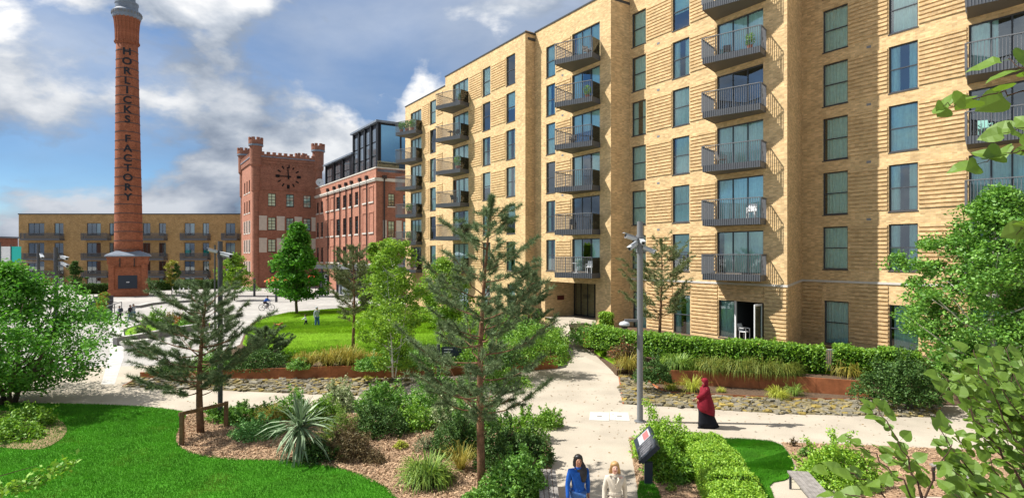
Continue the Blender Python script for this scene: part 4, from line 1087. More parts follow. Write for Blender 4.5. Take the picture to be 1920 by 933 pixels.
A_ = WN+TF*.6+TL*(WLEN-.7)
for i in range(4):
    g = MB(); g.obox(A_, TF, .4+i*3.2, .4+i*3.2+2.95, -.06, .04, ZW+1.0, 25.1); g.build('pane', m_mirb, pb1)
mb = MB()
for i in range(5): mb.obox(A_, TF, .15+i*3.2, .37+i*3.2, -.16, .0, ZW, 25.3)
mb.build('mullion', m_black, pb1)
mb = MB(); mb.obox(WR_, TF, .2, 15, .12, .15, ZW+.18, ZW+1.15); mb.build('glass_balustrade', m_balglass, wing)
mb = MB(); q = WN+TL*1.4+TF*.8; ds = thing('satellite_dish', 'white round dish on the roof beside the clock tower', 'dish', (q.x-.3, q.y-.3, ZW)); mb.lathe([(.02, 0), (.35, .05), (.62, .16), (.75, .3)], 20, cap=False); mb.lathe([(.75, .3), (.60, .20), (.3, .08)], 20, cap=False); me = mb.mesh('dish', m_white, smooth=True); inst('dish', me, ds, (0, 0, 1.05), (math.radians(80), 0, math.radians(25))); mb = MB(); mb.tube([(0, 0, -.3), (0, 0, .95), (0, -.1, 1.05)], .06, 8); mb.build('mast', m_poled, ds, local=True)
# canopy with black pylon sign
cv = thing('entrance_canopy', 'flat grey metal entrance canopy against the brick mill', 'canopy', P(650, 540, 84))
mb = MB(); ca = P(600, 497, 88); cbn = P(712, 492, 80)
du = Vector((cbn.x-ca.x, cbn.y-ca.y)); LL = du.length; du.normalize()
mb.obox((ca.x, ca.y), du, 0, LL, -1.0, 6.5, 4.25, 4.55); mb.build('roof', m_lead, cv)
mb = MB(); mb.obox((ca.x, ca.y), du, -.05, LL+.05, -1.12, -1.01, 4.0, 4.62); mb.build('fascia', m_panel, cv)
for t0 in (1.0, LL*.35, LL*.68, LL-.8):
    mb = MB(); mb.obox((ca.x, ca.y), du, t0, t0+.25, -.6, -.35, 0, 4.25); mb.build('post', m_poled, cv)
gl = MB(); gl.obox((ca.x, ca.y), du, .5, LL, 3.0, 3.1, 0, 4.25); gl.build('glazing', m_mirror, cv)
sg = thing('pylon_sign', 'tall black sign panel with white lettering turned upright by the canopy', 'sign', G(608, 551.5))
sb = G(608, 551.5); mb = MB(); mb.box(sb.x-.75, sb.x+.75, sb.y-.15, sb.y+.15, 0, 3.5); mb.build('panel', m_black, sg)
tm = text_mesh('bowery', .95, .01); tm.materials.clear(); tm.materials.append(m_signw)
inst('lettering', tm, sg, (.2, -.17, 1.75), (math.radians(90), math.radians(-90), 0))
# ------------------------------------------------------------------ low tan block across the plaza
YB = 119.0
low = thing('low_apartment_block', 'low flat-roofed tan brick apartment block behind the chimney', 'building', (-80, YB, 0))
X0 = (35-CX)/F*YB; X1 = -53.0; bx = lambda px: (px-CX)/F*YB-X0; zz = lambda py: EYE-(py-HY)/F*YB
ZL = zz(402)
lop = []; lw = []
rowsz = [(zz(441), zz(418)), (zz(480), zz(455)), (zz(513), zz(489)), (zz(538), zz(517))]
for (a, b, n_) in ((53, 83, 3), (102, 119, 2), (163, 189, 3), (205, 217, 2), (268, 282, 2), (298, 311, 2), (346, 365, 2), (380, 392, 2), (423, 441, 2)):
    for (c, d) in rowsz: lop.append((bx(a), bx(b), c, d)); lw.append(n_)
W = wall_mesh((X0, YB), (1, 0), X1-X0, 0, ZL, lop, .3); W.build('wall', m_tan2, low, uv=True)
for (o_, n_) in zip(lop, lw): window(low, (X0, YB), (1, 0), *o_, nx=n_, nz=1, fw=.09, gm=m_glassd, cur=WR.choice([None, None, None, 'left', None, 'right']), name='window')
for (a, b) in ((48, 121), (161, 209), (266, 314.5), (344.5, 395), (421, 450)):
    for r_, ft in enumerate((zz(450), zz(487), zz(519.5))):
        x0, x1 = X0+bx(a), X0+bx(b); s = MB(); s.box(x0, x1, YB-1.4, YB, ft-.05, ft+.28); bal = s.build('balcony', m_rail, low)
        r = MB(); nb = int((x1-x0)/.16)
        for i in range(nb+1): r.box(x0+(x1-x0)*i/nb-.03, x0+(x1-x0)*i/nb+.03, YB-1.42, YB-1.38, ft+.28, ft+1.3)
        for xx in (x0, x1):
            for i in range(8): r.box(xx-.02, xx+.02, YB-1.35+i*.17, YB-1.3+i*.17, ft+.28, ft+1.3)
        r.box(x0-.03, x1+.03, YB-1.45, YB-1.36, ft+1.3, ft+1.38); r.build('railing', m_rail, bal)
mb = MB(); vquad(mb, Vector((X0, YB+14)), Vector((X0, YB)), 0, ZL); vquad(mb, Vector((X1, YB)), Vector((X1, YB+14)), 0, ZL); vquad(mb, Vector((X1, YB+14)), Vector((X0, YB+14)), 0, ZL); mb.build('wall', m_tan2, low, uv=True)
mb = MB(); mb.box(X0-.1, X1+.1, YB-.1, YB+14.1, ZL, ZL+.2); mb.build('roof', m_cope, low)
# ------------------------------------------------------------------ brick house with teal balcony at the left edge
hx = P(0, 540, 92); bh = thing('brick_house', 'red brick house with white lower storey at the far left edge', 'building', (-92, 92, 0))
lops2 = [(4.2, 5.3, 2.2, 5.4), (8.4, 9.6, 2.2, 5.4)]
W = wall_mesh((-96.4, 92), (1, 0), 10.5, 0, 8.9, lops2, .2); W.build('wall', m_red, bh, uv=True)
for o_ in lops2: window(bh, (-96.4, 92), (1, 0), *o_, nx=1, nz=2, fw=.12, fm=m_white, gm=m_glassd, cur='full')
mb = MB(); vquad(mb, Vector((-85.9, 92)), Vector((-85.9, 102)), 0, 8.9); vquad(mb, Vector((-96.4, 102)), Vector((-96.4, 92)), 0, 8.9); vquad(mb, Vector((-85.9, 102)), Vector((-96.4, 102)), 0, 8.9); mb.build('wall', m_red, bh, uv=True)
mb = MB(); mb.box(-96.6, -85.7, 91.8, 102.2, 8.9, 9.15); mb.build('roof', m_lead, bh)
tt = thing('glazed_terrace', 'teal glass balustrade terrace on thin posts at far left edge', 'terrace', (-81, 90, 0))
mb = MB(); mb.box(-86.6, -73.9, 88.5, 91.8, 4.75, 5.0); mb.build('deck', m_dconc, tt)
for i in range(8):
    x = -86.6+i*1.58; g = MB(); g.box(x, x+1.48, 88.5, 88.54, 5.0, 7.3); g.build('glass_panel', m_tealpanel if i % 3 else m_white, tt)
    p = MB(); p.box(x-.06, x+.04, 88.42, 88.5, 5.0, 7.55 if i % 2 else 7.9); p.build('post', m_poled, tt)
for x in (-86, -82, -78.5, -74.6): p = MB(); p.tube([(x, 88.8, 0), (x, 88.8, 4.75)], .14, 8); p.build('column', m_concr, tt)
# ------------------------------------------------------------------ foliage generators
def unit(a): return a/np.maximum(np.linalg.norm(a, axis=-1, keepdims=True), 1e-9)
def leaf_quads(c, s, r, wr=.55, up=.6, fold=.0):
    """rhombic leaves at centres c, length s (array or scalar)"""
    n = len(c); s = np.broadcast_to(np.asarray(s, float), (n,))*(.65+.7*r.random(n))
    d = unit(r.normal(size=(n, 3))*np.array([1, 1, .7])); nn = unit(r.normal(size=(n, 3))+np.array([0, 0, up*2])); w = unit(np.cross(d, nn))
    S = s[:,None]
    v = np.stack([c-d*S/2, c+w*S*wr/2+d*S*.05, c+d*S/2-np.array([0, 0, 1])*S*.12, c-w*S*wr/2+d*S*.05], 1)
    return v.reshape(-1, 3)
def leaves_obj(name, v, mat, parent):
    n = len(v)//4; me = fast_mesh(name, v-np.array(base_of(parent)), np.arange(4*n).reshape(-1, 4), mat)
    o = bpy.data.objects.new(name, me); link(o, parent); WLOC[o.name] = base_of(parent)
    return o
def tris_obj(name, v, mat, parent):
    n = len(v)//3; me = fast_mesh(name, v-np.array(base_of(parent)), np.arange(3*n).reshape(-1, 3), mat)
    o = bpy.data.objects.new(name, me); link(o, parent); WLOC[o.name] = base_of(parent)
    return o
def broad_tree(name, label, base, H, R, zc0, nclus, per, ls, lmat, bark, seed, shape='ellip', trunk_r=.12, stems=1, clr=.42, group=None, lean=(0, 0), cat='tree', top=0.0, wr=.6):
    base = Vector(base); r = np.random.default_rng(seed); rr = random.Random(seed)
    t = thing(name, label, cat, base, group=group)
    # cluster centres inside the crown envelope
    cs = []
    while len(cs) < nclus:
        h = r.random(); a = r.random()*6.283
        if shape == 'ellip': env = math.sqrt(max(0, 1-(2*h-1)**2))
        elif shape == 'cone': env = min(1, (1-h)*1.15+.06)*min(1, .45+h*4.5)
        elif shape == 'egg': env = math.sin(math.pi*min(1, h*.92+.06)**.72)
        elif shape == 'vase': env = math.sin(math.pi*min(1, h*.80+.12))*.75+.2
        env *= .80+.28*math.sin(a*3+h*7+seed)+.15*math.sin(a*5-h*9)
        q = math.sqrt(r.random())*.98 if r.random() < .45 else .72+.3*r.random()
        cs.append((math.cos(a)*R*env*q+lean[0]*h, math.sin(a)*R*env*q+lean[1]*h, zc0+(H-zc0)*h))
    cs = np.array(cs)+np.array(base)
    # trunk(s) and limbs
    tk = MB()
    for s in range(stems):
        a = 6.283*s/max(1, stems)+.4; off = .0 if stems == 1 else R*.12
        b0 = base+Vector((math.cos(a)*off*.4, math.sin(a)*off*.4, -.08)); pts = [b0]
        nseg = 7; topz = base.z+H*(.93 if stems == 1 else .75)
        for i in range(1, nseg+1):
            f = i/nseg; spread = 0 if stems == 1 else R*.45*f
            pts.append(Vector((base.x+math.cos(a)*(off*.4+spread)+rr.uniform(-.05, .05)*R*.5+lean[0]*f*.8, base.y+math.sin(a)*(off*.4+spread)+rr.uniform(-.05, .05)*R*.5+lean[1]*f*.8, base.z+(topz-base.z)*f)))
        tr = trunk_r*(1 if stems == 1 else .55); tk.tube(pts, [tr*(1-.86*i/nseg) for i in range(nseg+1)], 8)
    tk.build('trunk', bark, t, smooth=True)
    lb = MB(); pick = r.choice(len(cs), min(len(cs), 46), replace=False)
    for i in pick:
        c = Vector(cs[i]); hz = max(base.z+zc0*.75, c.z-.35*math.hypot(c.x-base.x, c.y-base.y)-.2*R)
        f = min(1, (hz-base.z)/(H*.95)); s0 = Vector((base.x+lean[0]*f*.8, base.y+lean[1]*f*.8, hz))
        mid = s0.lerp(c, .5)+Vector((0, 0, -.06*R)); w = trunk_r*.36*(1-.5*f)
        lb.tube([s0, mid, c], [w, w*.6, w*.18], 5, cap=False)
    lb.build('limbs', bark, t, smooth=True)
    N_ = nclus*per; cen = np.repeat(cs, per, axis=0); rad = clr*R*(.55+.75*r.random(nclus)); rad = np.repeat(rad, per)
    off = unit(r.normal(size=(N_, 3)))*(r.random(N_)**.45)[:,None]*rad[:,None]*np.array([1, 1, .62])
    leaves_obj('crown', leaf_quads(cen+off, ls, r, wr), lmat, t)
    return t
def needle_tris(p, d, L, w, r):
    n = len(p); side = unit(np.cross(d, r.normal(size=(n, 3))))*w/2
    L = (L*(.7+.6*r.random(n)))[:,None]
    return np.stack([p-side, p+side, p+d*L], 1).reshape(-1, 3)
def pine_tree(name, label, base, H, prof, nwh, nbr, ntw, nneed, L, w, lmat, seed, trunk_r=.1, bend=(0, 0), tw_len=.42, bark=None, rise=.12):
    """prof(h) -> branch length at relative height h"""
    base = Vector(base); r = np.random.default_rng(seed); rr = random.Random(seed)
    t = thing(name, label, 'pine tree', base)
    n = 9; axis = lambda f: Vector((base.x+bend[0]*f*f+.05*math.sin(f*5+seed), base.y+bend[1]*f*f+.05*math.cos(f*4), base.z+H*f))
    tk = MB(); tk.tube([axis(i/n)-Vector((0, 0, .08 if i == 0 else 0)) for i in range(n+1)], [trunk_r*(1-.88*(i/n)) for i in range(n+1)], 9)
    tk.build('trunk', bark or m_bark, t, smooth=True)
    br = MB(); P_ = []; D_ = []
    for k in range(nwh):
        f = .0; 
        f0 = prof('lo'); f = f0+(1-f0)*(k+.3)/nwh
        for j in range(nbr if f < .9 else 3):
            a = 6.283*(j+rr.random()*.7)/nbr+k*1.3; Lb = prof(f)*rr.uniform(.35, 1.2)
            if Lb < .05: continue
            ff = min(.99, max(.1, f+rr.uniform(-.045, .045))); s0 = axis(ff); el = rise+rr.uniform(-.12, .25)+.75*max(0, f-.55)
            hor = Vector((math.cos(a), math.sin(a), 0)); pts = []
            droop = .16*(1-f)
            for i in range(6):
                q = i/5; pts.append(s0+hor*(Lb*q*math.cos(el*.6))+Vector((rr.uniform(-.04, .04)*Lb, rr.uniform(-.04, .04)*Lb, Lb*(math.sin(el)*q-droop*q*(1-q)*2+.24*q*q*q))))
            wr_ = trunk_r*.30*(1-.5*f)*(.6+.4*Lb/2)
            br.tube(pts, [wr_*(1-.8*i/5) for i in range(6)], 5, cap=False)
            m = max(3, int(ntw*min(1.3, Lb/1.2)))
            for q_ in range(m):
                q = .42+.58*(q_+rr.random())/m if q_ < m-1 else 1.0; x = q*5; i = min(4, int(x)); p0 = pts[i].lerp(pts[i+1], x-i)
                tl = tw_len*rr.uniform(.55, 1.2)*(.7+.3*min(1, Lb)); sd = 1 if q_ % 2 else -1
                dv = (hor*rr.uniform(.5, 1.0)+Vector((-hor.y, hor.x, 0))*sd*(rr.uniform(.3, 1.0) if q < .97 else 0)+Vector((0, 0, rr.uniform(.1, .75)))).normalized()
                p1 = p0+dv*tl; br.tube([p0, p1], [wr_*.25+.003, .003], 3, cap=False)
                pp = np.array(p0)+(np.array(p1)-np.array(p0))*(.18+.82*r.random((nneed, 1))); dd = unit(np.array(dv)*.55+unit(r.normal(size=(nneed, 3)))*.9)
                P_.append(pp); D_.append(dd)
    for i in range(6):
        p1 = axis(1); dv = Vector((rr.uniform(-.3, .3), rr.uniform(-.3, .3), 1)).normalized(); p0 = axis(.9+.015*i)
        pp = np.array(p0)+(np.array(p1+dv*.12)-np.array(p0))*r.random((nneed*2, 1)); P_.append(pp); D_.append(unit(np.array(dv)*.7+unit(r.normal(size=(nneed*2, 3)))*.8))
    br.build('branches', bark or m_bark, t, smooth=True)
    p = np.vstack(P_); d = np.vstack(D_)
    tris_obj('needles', needle_tris(p, d, L, w, r), lmat, t)
    return t
def shrub(name, label, base, rx, ry, h, n, ls, lmat, seed, group=None, cat='shrub', wr=.55, flower=None, lumps=7, up=.5):
    base = Vector(base); r = np.random.default_rng(seed)
    t = thing(name, label, cat, base, group=group)
    lc = unit(r.normal(size=(lumps, 3)))*.5; lc[:,2] = np.abs(lc[:,2])*.75
    k = r.integers(0, lumps+3, n); c = np.zeros((n, 3)); m = k < lumps; c[m] = lc[k[m]]
    rad = np.where(m, .58, .85)
    q = c+unit(r.normal(size=(n, 3)))*(rad*(.62+.38*r.random(n)**.5))[:,None]
    q[:,2] = np.abs(q[:,2]*.92); hr = np.hypot(q[:,0], q[:,1]); q[:,:2] *= np.where((q[:,2] < .45) & (hr > .1), 1.0+.25*(.45-q[:,2]), 1.0)[:,None]
    ns = 16; m_ = max(6, n//75); i0 = 0          # loose shoots standing out of the mass
    for k_ in range(ns):
        dv = unit(r.normal(size=3)+np.array([0, 0, .7])); dv[2] = abs(dv[2]); ln = .95+.35*r.random()
        sl = slice(i0, min(n, i0+m_)); i0 += m_; cnt = sl.stop-sl.start
        if cnt <= 0: break
        q[sl] = dv*(.7+(ln-.7)*r.random((cnt, 1)))+r.normal(size=(cnt, 3))*.05
    q[:,2] = np.abs(q[:,2])
    dens = np.sin(q[:,0]*5.1+seed)+np.sin(q[:,1]*4.3+seed*.7)+np.sin(q[:,2]*5.7+seed*1.3); keep = (dens > -1.15) | (r.random(n) < .35); q = q[keep]; n = len(q)
    pos = q*np.array([rx, ry, h])+np.array(base)+np.array([0, 0, .05])
    st = MB(); rr = random.Random(seed)
    for i in range(9):
        a = rr.random()*6.28; st.tube([base-Vector((0, 0, .05)), base+Vector((math.cos(a)*rx*.3, math.sin(a)*ry*.3, h*.45)), base+Vector((math.cos(a)*rx*.6, math.sin(a)*ry*.6, h*.8))], [.018, .012, .005], 4, cap=False)
    st.build('stems', m_twig, t)
    leaves_obj('foliage', leaf_quads(pos, ls, r, wr, up), lmat, t)
    if flower:
        fm, fn, fs = flower; i = r.choice(n, fn, replace=False); pp = pos[i]; pp[:,2] += .04
        leaves_obj('flowers', leaf_quads(pp, fs, r, .9, .8), fm, t)['kind'] = 'stuff'
    return t
def blade_strip(p0, dv, L, w, droop, r):
    """arched blades: base p0, initial direction dv, 3 segments -> quads"""
    n = len(p0); side = unit(np.cross(dv, np.array([0, 0, 1.0]))+1e-6); L = L[:,None]
    P0 = p0; P1 = p0+dv*L*.45; P2 = P1+unit(dv+np.array([0, 0, -1])*droop[:,None])*L*.33; P3 = P2+unit(dv*np.array([1, 1, .3])+np.array([0, 0, -1])*droop[:,None]*2.2)*L*.25
    s = side*w[:,None]/2
    a = np.stack([P0-s*.7, P0+s*.7, P1+s, P1-s], 1); b = np.stack([P1-s, P1+s, P2+s*.75, P2-s*.75], 1); c = np.stack([P2-s*.75, P2+s*.75, P3+s*.08, P3-s*.08], 1)
    return np.concatenate([a, b, c], 1).reshape(-1, 3)       # 12 verts per blade, three quads
def tuft(name, label, base, R, h, n, w, lmat, seed, group=None, droop=.9, rx=None, cat='grass tuft'):
    base = Vector(base); r = np.random.default_rng(seed); t = thing(name, label, cat, base, group=group)
    rx = rx or R*.35
    a = r.random(n)*6.283; q = r.random(n)**.5
    p0 = np.array(base)+np.stack([np.cos(a)*q*rx, np.sin(a)*q*R*.35, np.full(n, -.02)], 1)
    out = .25+.75*r.random(n); a2 = a+r.normal(size=n)*.5
    dv = unit(np.stack([np.cos(a2)*out, np.sin(a2)*out, .55+1.0*r.random(n)], 1)); L = h*(.7+.6*r.random(n)); wv = w*(.7+.6*r.random(n)); dr = droop*(.4+r.random(n))
    v = blade_strip(p0, dv, L, wv, dr, r); v[:,2] = np.maximum(v[:,2], base.z-.3)
    m = len(v)//12; idx = np.arange(12*m).reshape(m, 3, 4).reshape(-1, 4)
    me = fast_mesh('blades', v-np.array(base), idx, lmat); o = bpy.data.objects.new('blades', me); link(o, t)
    cr = MB(); cr.lathe([(rx*.9, -.03), (rx*.5, h*.12), (rx*.15, h*.2)], 8); cr.build('crown_base', m_twig, t, local=True)
    return t
def hedge(name, label, line, w, h, lmat, n, ls, seed, zb=None):
    """line: list of base points, box hedge along it"""
    line = [Vector(p) for p in line]; t = thing(name, label, 'hedge', line[0]); r = np.random.default_rng(seed)
    core = MB(); V = []
    tot = sum((line[i+1]-line[i]).length for i in range(len(line)-1))
    for i in range(len(line)-1):
        a, b = line[i], line[i+1]; d = (b-a); L = d.length; d2 = Vector((d.x, d.y, 0)).normalized(); nn = Vector((-d2.y, d2.x, 0))
        hw = w/2-.10
        q = [a-nn*hw, b-nn*hw, b+nn*hw, a+nn*hw]
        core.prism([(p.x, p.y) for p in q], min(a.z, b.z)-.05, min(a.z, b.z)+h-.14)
        m = int(n*L/tot); s = r.random(m); face = r.random(m)
        u = np.where(face < .42, r.random(m)*2-1, np.where(face < .72, -1.0, 1.0)); z = np.where(face < .42, 1.0, r.random(m))
        end = r.random(m) < .06; s = np.where(end, np.round(s), s); u = np.where(end, r.random(m)*2-1, u); z = np.where(end, r.random(m), z)
        jit = r.normal(size=(m, 3))*(.03 if ls < .08 else .045); wob = .06*np.sin(s*L*1.7+seed)+.04*np.sin(s*L*4.1)
        rnd = np.where((np.abs(u) > .8) & (z > .85), .93, 1.0)
        P_ = np.array(a)+np.outer(s, np.array(d))+np.outer(u*(w/2)*rnd, np.array(nn))+jit
        P_[:,2] += z*rnd*(h+wob)
        V.append(P_)
    core.build('inner_branches', m_hcore, t); leaves_obj('foliage', leaf_quads(np.vstack(V), ls, r, .6, .5), lmat, t)
    return t
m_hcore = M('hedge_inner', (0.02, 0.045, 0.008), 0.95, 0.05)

l_olive = leaf_mat('olive_grass_blade', (0.09, 0.155, 0.02), (0.27, 0.28, 0.045), 0.3, 0.03)
# ------------------------------------------------------------------ trees
def pprof(lo, mx, peak=.25, tip=.12):
    def f(h):
        if h == 'lo': return lo
        x = (h-lo)/(1-lo)
        return mx*(.6+.4*min(1, x/peak)) if x < peak else mx*(1-(x-peak)/(1-peak))**.9*(1-tip)+tip
    return f
pine_tree('pine_tree', 'tall slender pine rising from the mulch in front of the path, nearest the women', G(900, 924), 7.35, pprof(.24, 2.5, .22, .5), 10, 6, 7, 150, .14, .015, l_pine, 21, .115, bend=(.25, 0), tw_len=.46)
pine_tree('pine_tree', 'bushy spreading pine tied behind a timber stake frame on the left', G(375, 812), 4.95, pprof(.27, 2.45, .45, .6), 8, 7, 9, 150, .14, .015, l_pine, 22, .13, bend=(.2, 0), tw_len=.48)
pine_tree('pine_tree', 'pine growing in the raised bed between grey camera pole and block', G(1239, 664, .8), 5.9, pprof(.30, 2.3, .35), 10, 5, 10, 60, .15, .022, l_pine2, 23, .10, tw_len=.42, rise=.3)
pine_tree('pine_tree', 'pine with bare lower trunk on the sunny far lawn', G(663, 655, .5), 5.9, pprof(.28, 1.75, .4), 11, 5, 10, 58, .16, .026, l_pine2, 24, .10, tw_len=.42, rise=.35)
pine_tree('pine_tree', 'small pine beside the entrance path behind the tall pine', G(990, 640, .8), 4.6, pprof(.2, 1.6, .35), 8, 6, 10, 66, .16, .03, l_pine, 25, .08, tw_len=.42, rise=.35)
pine_tree('pine_tree', 'low dark pine between left camera pole and sunny lawn', G(500, 676, .3), 1.7, pprof(.1, 1.4, .3), 7, 6, 11, 80, .15, .026, l_pine, 26, .07, tw_len=.4)
broad_tree('maple_tree', 'dense conical green maple on the far edge of the sunny lawn', G(557, 590, .08), 8.9, 3.15, 1.75, 250, 62, .30, l_maple, m_barkg, 31, 'cone', .16, clr=.20)
broad_tree('leafy_tree', 'large multi-stemmed light green tree at the left edge', G(15, 757), 5.5, 4.3, .7, 520, 66, .135, l_left, m_barkg, 32, 'egg', .16, stems=6, clr=.15)
broad_tree('birch_tree', 'white-stemmed birch with glossy leaves in front of the block on the right', G(1849, 752, .6), 7.7, 3.35, 1.1, 430, 120, .13, l_mid, m_barkw, 33, 'egg', .14, clr=.17, lean=(.5, 0))
broad_tree('birch_tree', 'pale green young birch behind the rusty wall, left of the signpost', G(738, 703, .6), 6.0, 1.55, .5, 170, 80, .12, l_bright, m_barkw, 34, 'vase', .06, stems=3, clr=.24)
broad_tree('young_tree', 'upright light green tree near the block behind the young birch', G(727, 610, .4), 6.6, 2.0, 1.0, 150, 60, .2, l_bright, m_barkg, 35, 'cone', .09, clr=.24)
broad_tree('bushy_tree', 'broad light green bushy tree against the foot of the block', G(832, 612, .9), 4.7, 2.4, .3, 190, 70, .17, l_bright, m_barkg, 36, 'egg', .07, stems=4, clr=.24)
broad_tree('young_tree', 'slim green street tree left of the clock tower base', G(440, 563), 6.3, 2.2, 1.6, 110, 46, .28, l_bright, m_barkg, 37, 'egg', .09, clr=.26)
broad_tree('young_tree', 'thin yellowish tree just right of the chimney base', G(322, 552), 5.2, 1.2, 1.4, 46, 36, .24, leaf_mat('yellow_green_leaf', (.24, .26, .02), (.42, .40, .04), .3), m_barkg, 38, 'vase', .06, clr=.3)
broad_tree('young_tree', 'narrow dark green tree right of the chimney base', G(331, 553), 4.7, .95, 1.0, 46, 36, .24, l_dark, m_barkg, 39, 'egg', .06, clr=.3)
broad_tree('conifer_tree', 'dark conifer against the low block left of the chimney', G(141, 546), 5.0, 1.8, .4, 90, 40, .26, l_dark, m_barkg, 40, 'cone', .08, clr=.24)
broad_tree('young_tree', 'small bright tree against the mill end wall behind the pine', G(700, 585, .2), 7.0, 1.8, 1.2, 90, 46, .24, l_bright, m_barkg, 41, 'egg', .08, clr=.26)
# ------------------------------------------------------------------ hedges
hedge('clipped_hedge', 'long clipped hedge in front of the open french door', [G(1116, 648, .98), G(1240, 668, .95), G(1400, 683, .9), G(1545, 692, .9)], .95, 1.05, l_hedge, 15000, .115, 51)
hedge('clipped_hedge', 'shorter clipped hedge to the right of the white rail gap', [G(1563, 692, .9), G(1650, 699, .9), G(1725, 704, .9)], .9, 1.0, l_hedge, 6500, .115, 52)
hedge('clipped_hedge', 'small clipped hedge block by the entrance corner', [G(1126, 618, 1.08), G(1148, 619, 1.08)], .8, 1.1, l_box, 2200, .11, 53)
hedge('clipped_hedge', 'bright lime clipped hedge running toward the viewer beside the small lawn', [G(1312, 858), G(1345, 900), G(1375, 960), G(1400, 1030)], 1.15, .78, l_box, 32000, .06, 54)
hedge('clipped_hedge', 'dark hedge along the low block left of the chimney', [G(145, 552), G(205, 549)], 1.2, 1.5, l_dark, 2600, .2, 55)
hedge('clipped_hedge', 'dark hedge along the low block right of the chimney', [G(278, 545), G(345, 542), G(430, 541)], 1.2, 1.6, l_dark, 3600, .2, 56)
# ------------------------------------------------------------------ shrubs
def sh(label, px, py, wpx, hpx, n, ls, mat, seed, z=0., name='shrub', **kw):
    b = G(px, py, z); k = 1.22 if b.y < 45 else 1.05; w = PH(wpx/2, b.y)*k; h = PH(hpx, b.y)*(.35+.5*k); n = int(n*k*1.1)
    return shrub(name, label, b, w, w*.9, h, n, ls, mat, seed, **kw)
sh('rounded lime green shrub behind the black information board', 1243, 855, 106, 88, 9500, .075, l_box, 60)
sh('lower lobe of bright green shrub between information board and hedge', 1250, 892, 78, 70, 5500, .075, l_hedge, 61)
sh('small dark green plant at the foot of the clipped hedge by the board', 1272, 905, 30, 22, 500, .06, l_mid, 62)
sh('tiny green plant in the mulch near the bottom edge', 1258, 920, 18, 14, 260, .05, l_green, 63)
sh('wide bright green shrub beneath the overhanging branch by the bench', 1575, 905, 130, 78, 9500, .075, l_box, 64)
sh('small green shrub in the mulch left of the bench shrub', 1512, 856, 26, 20, 420, .06, l_mid, 65)
sh('tiny brownish plant at the edge of the mulch by the right path', 1488, 836, 14, 14, 160, .05, l_brown, 66)
sh('dense green bush between tall pine and path at the bottom', 968, 935, 110, 105, 9000, .08, l_mid, 67)
sh('dark shrub behind the tall pine trunk', 935, 880, 90, 105, 7000, .08, l_dark, 68)
sh('dark leafy shrub left of the tall pine trunk', 855, 845, 90, 85, 5500, .08, l_dark, 69)
sh('green shrub with loose branches under the tall pine', 815, 770, 80, 80, 4200, .09, l_mid, 70)
sh('rounded deep green shrub at the bend of the left path', 715, 775, 82, 70, 5500, .085, l_mid, 71)
sh('dark evergreen mound below the deep green shrub', 715, 812, 96, 66, 5500, .08, l_dark, 72)
sh('variegated cream and green rounded shrub beside the left path', 636, 766, 62, 52, 4200, .085, l_varie, 73)
sh('green rounded shrub behind the spiky cordyline', 548, 782, 60, 52, 3000, .085, l_mid, 74)
sh('rosemary-like green bronze shrub right of the cordyline', 640, 840, 66, 84, 4200, .075, l_green, 75, up=.1, wr=.25)
sh('bronze brown spiky shrub at the mulch edge', 655, 858, 84, 62, 4000, .09, l_brown, 76, up=.1, wr=.25)
sh('dark purple-green low shrub under the cordyline', 600, 862, 70, 42, 2600, .08, l_dark, 77)
sh('bright yellow small mound in the middle of the mulch', 752, 841, 24, 16, 700, .05, l_yell, 78)
sh('low fresh green mound at the left end of the mulch bed', 482, 816, 82, 34, 3600, .08, leaf_mat('mint_leaf', (.08, .26, .05), (.2, .42, .1), .3), 79)
sh('leafy green plant beside the stake frame', 452, 790, 56, 36, 1700, .13, l_mid, 80, wr=.35)
sh('leafy plant just behind the stake frame post', 410, 788, 44, 30, 1200, .13, l_mid, 81, wr=.35)
sh('small dark grey-green pine seedling in the mulch', 800, 845, 42, 36, 900, .09, l_pine, 82, up=.1, wr=.12)
sh('broad green shrub at the left bend of the sunny lawn', 480, 690, 110, 46, 5000, .1, l_dark, 83, z=.3)
sh('green shrub on the terrace left of the golden grasses', 560, 692, 40, 20, 1200, .09, l_mid, 84, z=.45)
sh('green shrub filling the terrace end by the path', 1010, 678, 110, 74, 7500, .1, l_hedge, 85, z=.65)
sh('green shrub behind the terrace end shrub', 1000, 648, 110, 66, 5600, .1, l_mid, 86, z=.75)
sh('bright shrub on the terrace below the young birch', 760, 690, 90, 44, 3200, .1, l_mid, 87, z=.62)
sh('dark shrub on the terrace behind the signpost', 850, 682, 80, 42, 3000, .1, l_dark, 88, z=.64)
sh('green shrub in front of the signpost below the wall', 850, 745, 110, 40, 3600, .09, l_mid, 89)
sh('golden green shrub at the stream bank behind the tall pine', 940, 726, 90, 40, 3200, .09, l_hedge, 90)
sh('mixed green shrub by the entrance path corner', 1095, 645, 64, 42, 3200, .1, l_mid, 91, z=.75)
sh('bronze tinged shrub by the hedge near the entrance', 1125, 650, 50, 44, 2400, .1, l_hedge, 92, z=.75, flower=(l_red, 160, .09))
sh('shaggy dark green shrub at the foot of the grey camera pole', 1224, 716, 60, 52, 3600, .09, l_dark, 93, z=.45)
sh('reddish shrub at the hedge left of the camera pole', 1172, 670, 52, 34, 1800, .1, l_brown, 94, z=.75, flower=(l_red, 220, .09))
sh('large dark green shrub at the right end of the rusty wall', 1690, 750, 130, 92, 9000, .1, l_dark, 95, z=.3)
sh('green shrub with a few red tips above the large dark shrub', 1720, 712, 130, 48, 4800, .1, l_mid, 96, z=.62, flower=(l_red, 60, .1))
sh('light green shrub below the french door at the wall', 1455, 652, 46, 18, 900, .1, l_box, 97, z=1.0)
sh('rounded bright shrub on the plaza bed left of the pine', 296, 606, 34, 34, 1500, .14, l_hedge, 98, z=.15)
